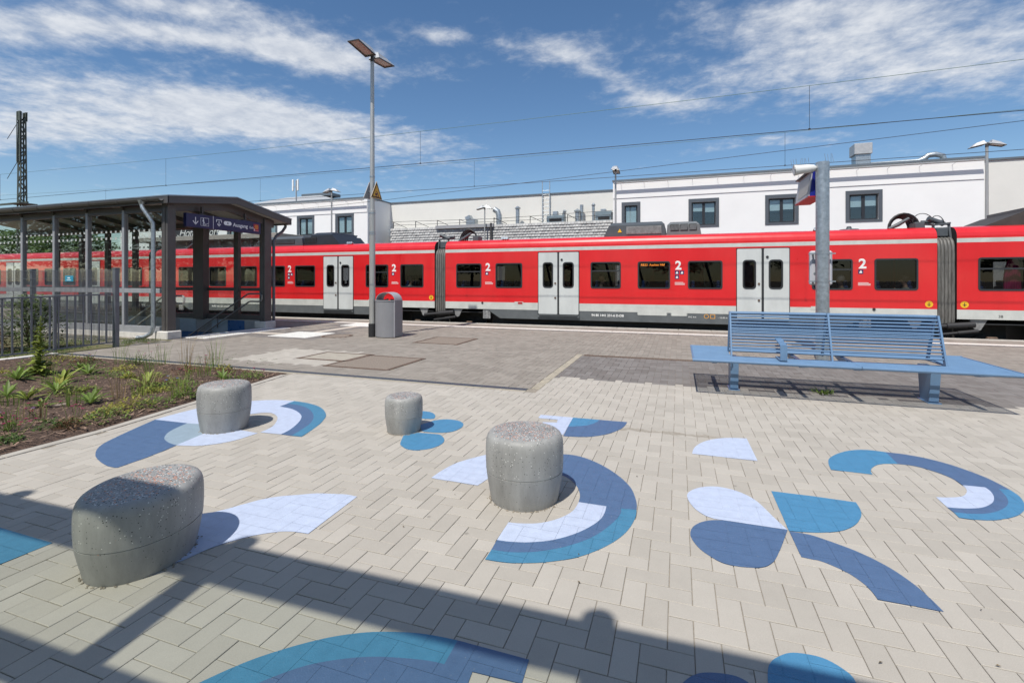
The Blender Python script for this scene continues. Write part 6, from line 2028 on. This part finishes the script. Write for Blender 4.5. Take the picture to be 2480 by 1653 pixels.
# ------------------------------------------------------------------ buildings beyond the tracks
m_wall = mat('plaster_white', (.85, .85, .845), .85, var=.03, vscale=.6, bump=.1, bscale=40)
m_wall2 = mat('plaster_cream', (.72, .71, .67), .85, var=.04, vscale=.6)
m_zincb = mat('zinc_flashing', (.15, .175, .20), .45, .3, var=.1, vscale=2)
m_sur = mat('window_surround', (.085, .10, .12), .55, var=.06)
m_wfr = mat('window_frame_dark', (.022, .024, .030), .45)
m_blind = mat('roller_blind', (.74, .80, .79), .7, var=.05)
m_wg = glass_mat('building_glass', (.78, .84, .86), 1.0)
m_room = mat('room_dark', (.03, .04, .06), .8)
VB = 30.0
ZT = 7.62
def building(label, u0, u1, v0, depth, zt, wins, m_, gut=True, ledge=True):
    t = thing('white_building', label, 'building', ((u0 + u1) / 2, v0 + depth / 2, -.95))
    w_ = MB()
    wall_holes(w_, u0, u1, -.95, zt, v0, [(a, b, c, d) for a, b, c, d, s in wins])
    w_.add([(u0, v0, -.95), (u0, v0 + depth, -.95), (u0, v0 + depth, zt), (u0, v0, zt)], [(0, 1, 2, 3)])
    w_.add([(u1, v0, -.95), (u1, v0 + depth, -.95), (u1, v0 + depth, zt), (u1, v0, zt)], [(3, 2, 1, 0)])
    w_.add([(u0, v0 + depth, -.95), (u1, v0 + depth, -.95), (u1, v0 + depth, zt), (u0, v0 + depth, zt)], [(3, 2, 1, 0)])
    w_.add([(u0, v0, zt - .02), (u1, v0, zt - .02), (u1, v0 + depth, zt - .02), (u0, v0 + depth, zt - .02)], [(0, 1, 2, 3)])
    for a, b, c, d, s in wins:
        w_.add([(a, v0, c), (b, v0, c), (b, v0, d), (a, v0, d), (a, v0 + .16, c), (b, v0 + .16, c), (b, v0 + .16, d), (a, v0 + .16, d)], [(0, 4, 5, 1), (1, 5, 6, 2), (2, 6, 7, 3), (3, 7, 4, 0)])
    w_.build('wall', m_, t)
    MB().box(u0 - .04, u1 + .04, v0 - .06, v0 + depth + .04, zt, zt + .10).build('coping', m_zincb, t)
    if ledge:
        MB().box(u0 + .02, u1 - .02, v0 - .035, v0, zt - 1.03, zt - .11).build('parapet_band', m_, t)
    if gut:
        g_ = MB(); n = 8; v = v0 - .34; z = zt - .14; r_ = .065
        g_.prism([(u0 + .1, v + r_ * math.cos(math.pi * k / n), z - r_ * math.sin(math.pi * k / n)) for k in range(n + 1)], (u1 - u0 - .2, 0, 0))
        g_.build('gutter', mat('gutter_white', (.66, .66, .64), .5), t)
        g_ = MB(); x = u0 + .5
        while x < u1 - .3:
            g_.tube([(x, v, z - .07), (x, v0 - .18, z - .10), (x, v0 - .04, z - .10)], .010, 4)
            x += 1.35
        g_.build('gutter_hooks', m_grey_lt, t)
        MB().box(u0 + .1, u1 - .1, v0 - .30, v0 - .02, z + .005, z + .02).build('eaves_flashing', m_grey_lt, t) if False else None
    for a, b, c, d, s in wins:
        f = .17
        o = MB()
        for (x0, x1, z0, z1) in ((a - f, b + f, d, d + f * 1.2), (a - f, b + f, c - f * .55, c), (a - f, a, c, d), (b, b + f, c, d)):
            o.box(x0, x1, v0 - .04, v0 + .0, z0, z1)
        win = o.build('window', m_sur, t)
        o = MB()
        k = .075
        o.box(a, b, v0 + .08, v0 + .14, c, c + k); o.box(a, b, v0 + .08, v0 + .14, d - k, d)
        o.box(a, a + k, v0 + .08, v0 + .14, c + k, d - k); o.box(b - k, b, v0 + .08, v0 + .14, c + k, d - k)
        if s == 2:
            m0 = (a + b) / 2
            o.box(m0 - k, m0 + k, v0 + .075, v0 + .14, c + k, d - k)
        o.build('window_frame', m_wfr, win)
        panes = [(a + k, b - k)] if s == 1 else [(a + k, (a + b) / 2 - k), ((a + b) / 2 + k, b - k)]
        for x0, x1 in panes:
            MB().box(x0, x1, v0 + .10, v0 + .106, c + k, d - k).build('pane', m_wg, win)
            bl = random.Random(int(x0 * 100)).uniform(.35, .5) if u0 > -10 and s == 2 else random.Random(int(x0 * 100)).uniform(.92, 1.0)
            MB().box(x0, x1, v0 + .150, v0 + .156, d - k - (d - c - 2 * k) * bl, d - k).build('blind', m_blind, win)
        MB().box(a - .02, b + .02, v0 + .6, v0 + .62, c - .02, d + .02).build('room', m_room, win)
    return t
fz0, fz1 = 4.79, 6.13
WR = [(-3.10, -2.34, fz0 + .1, fz1, 1)] + [(u + .17, u + 1.47, fz0, fz1, 2) for u in (.55, 4.55, 8.37)]
building('white two storey building on the right with four dark framed windows', -3.79, 14.2, VB, 12, ZT, WR, m_wall)
WLf = [(u + .17, u + 1.47, 5.05, 6.38, 2) for u in (-24.34, -27.93, -31.52, -35.1)]
building('white building on the left with dark framed windows behind the shelter', -48, -21.5, VB, 14, ZT, WLf, m_wall)
building('long cream rear wall between the two white buildings', -21.5, -3.79, 33.0, 8, 7.62, [], m_wall2, gut=False, ledge=False)
building('cream building at the right edge beside the white building', 14.21, 32, VB + .15, 12, ZT - .12, [], m_wall2, gut=False, ledge=False)
# roof top things on the right building
t = thing('chimney_duct', 'square sheet metal chimney on the right white building roof', 'chimney', (9.3, 30.8, ZT))
MB().cbox(8.98, 9.66, 30.5, 31.2, ZT + .10, ZT + .75, .01).build('shaft', m_galv, t)
MB().cbox(8.90, 9.72, 30.42, 31.28, ZT + .72, ZT + 1.30, .02).build('hood', mat('duct_pale', (.46, .47, .48), .5, .3, var=.1), t)
t = thing('roof_pipe', 'bent round metal pipe lying on the right building roof', 'pipe', (11.5, 30.9, ZT))
mb = MB(); mb.tube([(9.8, 31, ZT + .22), (11.9, 31, ZT + .24), (12.15, 31, ZT + .35), (12.35, 31, ZT + .52), (12.65, 31, ZT + .55), (12.95, 31, ZT + .45), (13.05, 31, ZT + .12)], .14, 12); mb.build('pipe', m_galv, t, True)
# courtyard: tiled screen wall with railing, vents and ladder
ct = thing('tiled_wall', 'low wall faced with rows of pale grey shingles behind the train', 'wall', (-11, 31.6, -.9))
MB().box(-20.6, -4.0, 31.62, 32.9, -.95, 5.50).build('core', m_conc, ct)
tl = MB(); r_ = random.Random(9)
x = -20.6
col_ = 0
for row in range(9):
    z = 5.50 - row * .185
    x = -20.6 + (row % 2) * .1
    while x < -4.15:
        d = r_.uniform(0, .025)
        tl.add([(x + .010, 31.60 - d, z), (x + .206, 31.60 - d, z), (x + .206, 31.545 - d, z - .172), (x + .010, 31.545 - d, z - .172), (x + .010, 31.61, z - .172), (x + .206, 31.61, z - .172)], [(0, 3, 2, 1), (3, 4, 5, 2)])
        x += .21
tag(tl.build('shingles', paver_mat('shingle_grey', (.38, .38, .375), (.52, .52, .51), .2), ct), kind='stuff')
MB().box(-16.7, -12.2, 31.40, 31.60, 5.33, 5.56).build('steel_beam', m_grey_lt, ct)
MB().box(-12.42, -12.30, 31.35, 31.54, 3.5, 5.6).build('steel_post', m_grey_dk, ct)
rl = MB()
for (x0, z0, x1, z1) in ((-20.5, 6.02, -12.2, 5.92), (-12.2, 5.92, -4.0, 6.12), (-20.5, 5.75, -12.2, 5.72), (-12.2, 5.7, -4, 5.85)):
    rl.beam((x0, 31.7, z0), (x1, 31.7, z1), .025, .025)
for x in (-20.4, -18.5, -16.7, -14.9, -12.25, -9.6, -7.0, -4.1):
    rl.beam((x, 31.7, 5.4), (x, 31.7, 6.0), .04, .04); rl.beam((x, 31.7, 5.98), (x + .75, 32.3, 5.6), .03, .03)
rl.build('railing', m_grey_dk, ct)
lad = thing('roof_ladder', 'steel ladder leaning over the cream rear wall', 'ladder', (-8.8, 32.8, 5.5))
mb = MB(); mb.beam((-9.05, 32.85, 5.5), (-9.05, 32.85, 8.55), .05, .05); mb.beam((-8.52, 32.85, 5.5), (-8.52, 32.85, 8.55), .05, .05); mb.build('stile', m_galv, lad)
for k in range(9):
    MB().cyl((-9.05, 32.85, 5.65 + k * .28), (-8.52, 32.85, 5.65 + k * .28), .016, n=6).build('rung', m_galv, lad)
def vent(label, path, r, cap=None):
    t = thing('roof_vent', label, 'vent', path[0])
    mb = MB(); mb.tube(path, r, 12); mb.build('duct', m_galv, t, True)
    if cap:
        mb = MB(); mb.lathe([(r * 1.1, 0), (r * 1.5, .05), (r * 1.5, .09), (r * .3, .22)], 14, cap); mb.build('cowl', m_galv, t, True)
vent('bent galvanised vent pipe by the far lamp behind the train', [(-12.1, 32.3, 5.5), (-12.1, 32.3, 6.2), (-12.2, 32.3, 6.5), (-12.45, 32.3, 6.66)], .21)
vent('thin square topped galvanised vent pipe left of the ladder', [(-10.7, 32.3, 5.5), (-10.7, 32.3, 6.65)], .14, (-10.7, 32.3, 6.6))
vent('fat galvanised vent right of the ladder with dented cowl', [(-6.45, 32.3, 5.5), (-6.45, 32.3, 6.25)], .16, (-6.45, 32.3, 6.2))
vent('tall thin galvanised vent next to the fat vent', [(-6.22, 32.6, 5.5), (-6.22, 32.6, 6.72)], .12)
vent('slim galvanised vent pipe nearest the right white building', [(-5.37, 32.3, 5.5), (-5.37, 32.3, 6.6)], .09, (-5.37, 32.3, 6.55))
vent('short galvanised vent hood between ladder and fat vent', [(-7.4, 32.4, 5.5), (-7.4, 32.4, 6.15), (-7.3, 32.3, 6.35)], .12)
t = thing('roof_fan_unit', 'galvanised box fan with angled outlet left on the courtyard roof', 'fan', (-14.2, 32.2, 5.5))
MB().cbox(-14.5, -13.8, 31.9, 32.5, 5.5, 6.02, .03).build('casing', m_galv, t)
mb = MB(); mb.prism([(-14.5, 31.9, 5.95), (-14.1, 31.9, 6.05), (-14.25, 31.9, 6.3), (-14.6, 31.9, 6.15)], (0, .5, 0)); mb.build('outlet', m_galv, t)
for nm, a, b, lab in (('left', -8.5, -7.3, 'blue grey ventilation box right of the ladder'), ('right', -5.2, -4.1, 'blue grey ventilation box beside the right white building')):
    t = thing('ventilation_box', lab, 'ventilation unit', ((a + b) / 2, 32.2, 5.5))
    MB().cbox(a, b, 31.9, 32.6, 5.5, 6.0 if nm == 'left' else 6.12, .02).build('casing', mat('vent_box', (.20, .26, .30), .5, .2, var=.1), t)
    MB().box(a + .2, b - .15, 31.89, 31.905, 5.58, 5.78).build('louvre', m_black, t)
    MB().cbox((a + b) / 2 - .2, (a + b) / 2 + .15, 32.0, 32.3, 6.0, 6.3, .02).build('cowl', m_galv, t)
# hotel sign, station canopy, far roofs
hs = thing('hotel_sign', 'black hotel sign with white script lettering seen through the shelter', 'sign', (-38.5, 29.9, 5.5))
MB().box(-41.2, -36.3, 29.86, 29.96, 4.6, 7.4).build('panel', mat('hotel_black', (.035, .037, .042), .6, var=.15), hs)
q = MB()
text_mb(q, 'Hotel L', 1.0, (-40.45, 29.85, 5.28), XD, YD, depth=.02, shear=.35, spacing=.92, offset=-.006)
text_mb(q, 'of', .9, (-37.0, 29.85, 5.33), XD, YD, depth=.02, shear=.35, offset=-.006)
q.tube([(-40.6, 29.85, 5.45), (-40.4, 29.85, 5.3), (-40.2, 29.85, 5.5), (-39.9, 29.85, 5.8)], .02, 5); q.tube([(-38.8, 29.85, 5.5), (-38.6, 29.85, 5.25), (-38.3, 29.85, 5.35), (-37.8, 29.85, 5.6)], .02, 5)
q.build('script_lettering', m_letter, hs)
cn = thing('platform_canopy', 'grey flat platform canopy behind the train on the left', 'canopy', (-30, 25.5, -.9))
MB().cbox(-38, -24.6, 24.6, 27, 4.38, 4.70, .02).build('roof', mat('canopy_beige', (.30, .29, .26), .7, var=.1), cn)
MB().box(-37.8, -24.8, 25.6, 25.64, 1.2, 4.38).build('screen', mat('canopy_panel', (.24, .27, .29), .5, var=.06), cn)
for x in (-37, -33.6, -30.4, -27.6, -25):
    MB().box(x - .05, x + .05, 25.4, 25.55, -.9, 4.38).build('column', m_grey_lt, cn)
hb = thing('far_house', 'distant pale house with grey hipped roof left of the lamp post', 'building', (-57, 64, -.9))
MB().box(-66, -49, 60, 70, -.95, 13.6).build('wall', m_wall2, hb)
mb = MB(); mb.add([(-66.5, 59.5, 13.6), (-48.5, 59.5, 13.6), (-48.5, 70.5, 13.6), (-66.5, 70.5, 13.6), (-60.7, 63, 15.1), (-54, 63, 15.1), (-54, 67, 15.1), (-60.7, 67, 15.1)], [(0, 1, 5, 4), (1, 2, 6, 5), (2, 3, 7, 6), (3, 0, 4, 7), (4, 5, 6, 7)]); mb.build('roof', mat('roof_pale', (.40, .41, .42), .6, .2, var=.1), hb)
MB().cbox(-58.3, -52.5, 63.5, 66, 15.1, 15.6, .05).build('roof_unit', m_zincb, hb)
an = thing('antenna_mast', 'mobile phone antenna mast with white panels on the far roof', 'antenna', (-41.1, 44, 7.6))
mb = MB(); mb.cyl((-41.1, 44, 7.7), (-41.1, 44, 12.9), .07, n=8); mb.build('pole', m_grey_lt, an)
for x in (-41.45, -40.75):
    MB().cbox(x - .1, x + .1, 43.8, 43.95, 11.7, 13.0, .03).build('antenna_panel', m_wall, an)
mb = MB(); mb.beam((-41.5, 43.97, 12.2), (-40.7, 43.97, 12.2), .06, .06); mb.build('bracket', m_grey_lt, an)
# glass roof dome behind
gd = thing('glass_roof', 'low green glass roof ridge above the cream rear wall', 'roof', (-25, 48, 7.6))
mb = MB()
for k in range(8):
    a, b = -30.0 + k * .62, -30.0 + (k + 1) * .62
    h = lambda x: 9.6 + .55 * math.sin(math.pi * (x + 30) / 4.96)
    mb.add([(a, 46, 9.2), (b, 46, 9.2), (b, 47, h(b)), (a, 47, h(a))], [(0, 1, 2, 3)])
    mb.add([(a, 48, 9.2), (b, 48, 9.2), (b, 47, h(b)), (a, 47, h(a))], [(3, 2, 1, 0)])

mb.build('panes', mat('green_glass_roof', (.10, .20, .20), .2, var=.3, vscale=1), gd)
mb = MB()
for k in range(9):
    a = -30.0 + k * .62
    mb.beam((a, 45.98, 9.2), (a, 46.98, 9.6 + .55 * math.sin(math.pi * (a + 30) / 4.96)), .08, .08)
mb.box(-31, -24, 46, 52, 7, 9.2)
mb.build('glazing_bars', m_grey_lt, gd)

# ------------------------------------------------------------------ overhead line
m_wire = mat('overhead_wire', (.035, .035, .035), .5, .5)
m_wireg = mat('messenger_wire', (.12, .20, .16), .5, .4)
def span(t, nm, v, zf, us, r, m_):
    mb = MB(); mb.tube([(u, v, zf(u)) for u in us], r, 5); mb.build(nm, m_, t)
def catenary(label, v, zc, zm, drops, rc, rm):
    t = thing('overhead_line', label, 'overhead line', (0, v, zc(0)))
    us = [-75 + 5 * k for k in range(26)]
    span(t, 'contact_wire', v, zc, us, rc, m_wire)
    span(t, 'messenger_wire', v, zm, us, rm, m_wireg)
    for u in drops:
        mb = MB(); mb.tube([(u, v, zc(u)), (u, v, zm(u))], .005, 4); mb.lathe([(.03, 0), (.03, .03)], 6, (u, v, zc(u) - .01)); mb.build('dropper', m_wire, t)
    return t
catenary('nearer overhead contact line crossing the whole sky with vertical droppers', 14.5, lambda u: 5.58 + .0016 * max(0, -u - 5), lambda u: 6.67 + .0011 * (u + 8) ** 2 * .35, (-20.4, -8.28, 3.24, 14.6, -32), .0095, .0065)
catenary('farther overhead contact line just above the train roof units', 18.6, lambda u: 5.53 + .0012 * max(0, -u), lambda u: 6.60 + .0004 * (u + 8) ** 2, (-31, -19.6, -8.07, 3.43, 15), .009, .006)
t = thing('overhead_wire', 'single slanting overhead wire rising to the right above the white building', 'wire', (0, 22, 6.3))
mb = MB(); mb.tube([(-40, 22, 4.9), (-14.8, 22, 5.85), (-2.4, 22, 6.50), (11.5, 22, 7.25), (30, 22, 8.3)], .010, 5); mb.build('strand', m_wire, t)
# lattice mast
ms = thing('lattice_mast', 'steel lattice mast for the overhead line at the left edge', 'mast', (-42, 20.2, -.9))
mu, mv = -42.1, 20.2
mb = MB()
zt_, zb_ = 13.0, -.9
hw = lambda z: .12 + .09 * (13.1 - z) / 14
for a in (-1, 1):
    for b in (-1, 1):
        mb.beam((mu + a * hw(zb_), mv + b * hw(zb_), zb_), (mu + a * hw(zt_), mv + b * hw(zt_), zt_), .07, .07)
z = 0.
while z < 12.6:
    z2 = z + .55
    for a in (-1, 1):
        s = 1 if int(z / .55) % 2 else -1
        mb.beam((mu + s * hw(z), mv + a * hw(z), z), (mu - s * hw(z2), mv + a * hw(z2), z2), .035, .05)
        mb.beam((mu + a * hw(z), mv + s * hw(z), z), (mu + a * hw(z2), mv - s * hw(z2), z2), .035, .05)
    z = z2
mb.build('lattice', mat('mast_green_grey', (.07, .085, .07), .6, var=.2), ms)
for s_ in (-1, 1):
    MB().box(mu - .18, mu + .18, mv + s_ * .18 - .02, mv + s_ * .18 + .02, 12.4, 13.02).build('head_plate', MATS['mast_green_grey'], ms)
    MB().box(mu + s_ * .15 - .05, mu + s_ * .15 + .05, mv - .22, mv - .20, 9.6, 13.0).build('flange', MATS['mast_green_grey'], ms)
MB().beam((mu - 8, mv, 6.85), (mu + .6, mv, 6.85), .1, .12).build('boom', MATS['mast_green_grey'], ms)
MB().cbox(mu - .6, mu + .7, mv - .5, mv + .5, 6.72, 6.80, .01).build('platform_plate', MATS['mast_green_grey'], ms)
mb = MB(); mb.tube([(mu - .2, mv, 12.6), (mu - 6, mv + 2, 12.3)], .02, 5); mb.tube([(mu - .2, mv, 10.0), (mu - 6, mv + 2, 9.3)], .02, 5); mb.build('stay_wire', m_wire, ms)

# ------------------------------------------------------------------ glazed wall behind the viewpoint (throws the shadow in the foreground)
gw = thing('glass_screen', 'tall glazed screen wall standing behind the viewpoint', 'glass screen', (0, -.8, 0))
GV = -.38
gw.location.y = GV
gw.rotation_euler = (0, 0, rad(1.0))
m_gtint = glass_mat('tinted_glass', (.90, .925, .88))
MB().box(-14, 5, GV - .06, GV + .06, 4.12, 4.52).build('top_beam', m_grey_sh, gw)
MB().box(-14, 5, GV - .05, GV + .05, 2.92, 3.00).build('rail', m_grey_sh, gw)
k = -6
while k <= 3:
    x = -.82 + k * 2.21
    p = MB(); p.tube([(x + 1.05, GV, 0), (x + .31, GV, 2.9), (x - .02, GV, 4.45), (x - .06, GV, 4.66)], .085, 10); p.build('raking_post', m_grey_sh, gw, True)
    k += 1
x = -14
while x < 4.9:
    MB().box(x, x + 2.111, GV - .005, GV + .005, 3.00, 4.12).build('pane', m_gtint, gw)
    MB().box(x, x + 2.111, GV - .02, GV + .02, 2.78, 2.92).build('panel', m_grey_lt, gw)
    MB().box(x, x + 2.111, GV - .005, GV + .005, 0, 2.78).build('pane', m_gtint, gw)
    x += 2.111

# ------------------------------------------------------------------ trees beyond the left end of the plaza (mirrored in the shelter glass)
def tree(label, u, v, h, R, seed, leaf=(.05, .085, .025), lname='tree_leaf'):
    t = thing('broadleaf_tree', label, 'tree', (u, v, 0), 'trees behind the viewpoint')
    q = random.Random(seed)
    tr = MB(); tr.tube([(u, v, -.05), (u + .1, v, h * .3), (u - .1, v + .1, h * .6), (u, v, h * .85)], [.22, .17, .10, .03], 8)
    for k in range(9):
        a = q.uniform(0, 6.283); z0 = h * q.uniform(.3, .6)
        tr.tube([(u, v, z0), (u + R * .5 * math.cos(a), v + R * .5 * math.sin(a), z0 + h * .14), (u + R * .85 * math.cos(a), v + R * .85 * math.sin(a), z0 + h * .2)], [.08, .05, .015], 5)
    tr.build('trunk', mat('bark', (.07, .055, .04), .9, var=.3), t)
    cr = MB()
    for k in range(1500):
        a = q.uniform(0, 6.283); zz = q.random(); rr = q.random() ** .45
        env = math.sin(math.pi * (.15 + .8 * zz)) ** .7 * (1 + .25 * math.sin(3 * a + seed) * math.sin(5 * zz + a))
        p = (u + R * rr * env * math.cos(a), v + R * rr * env * math.sin(a), h * (.28 + .72 * zz))
        blade(cr, p, q.uniform(0, 6.283), q.uniform(.45, .8), .2, q.uniform(-.4, .9), .3, seg=2)
    cr.build('crown', leaf_mat(lname, leaf), t)
    return t
for i, (u, v, h, R) in enumerate(((-31, -7.5, 8.5, 3.2), (-37, -8.5, 9.5, 3.8), (-44.5, -9, 9, 3.6), (-52, -9.5, 10, 4.0), (-61, -10, 11, 4.6), (-71, -11, 12, 5.0), (-83, -12, 12, 5.5))):
    tree('leafy tree mirrored in the shelter glass, %s along the row behind the viewpoint' % ORD[i], u, v, h, R, 60 + i)

for i, (u, v, h, R) in enumerate(((-24, -20, 9, 4), (-12, -22, 10, 4.5), (0, -21, 9, 4), (12, -22, 10, 4.5), (25, -20, 9, 4))):
    tree('leafy tree mirrored in the train windows, %s from the left behind the glass screen' % ORD[i], u, v, h, R, 80 + i)
for i, (u, v, h, R) in enumerate(((-62, 34, 8.0, 4), (-70, 38, 9, 4.5), (-79, 38, 8.5, 4.5), (-90, 42, 9.5, 5), (-56, 40, 7.5, 3.5))):
    o = tree('green tree seen through the shelter glass, %s in the far row beyond the train' % ORD[i], u, v, h, R, 90 + i, (.13, .19, .07), 'far_tree_leaf')
    o['group'] = 'far trees beyond the train'
    o.location.z = -.95
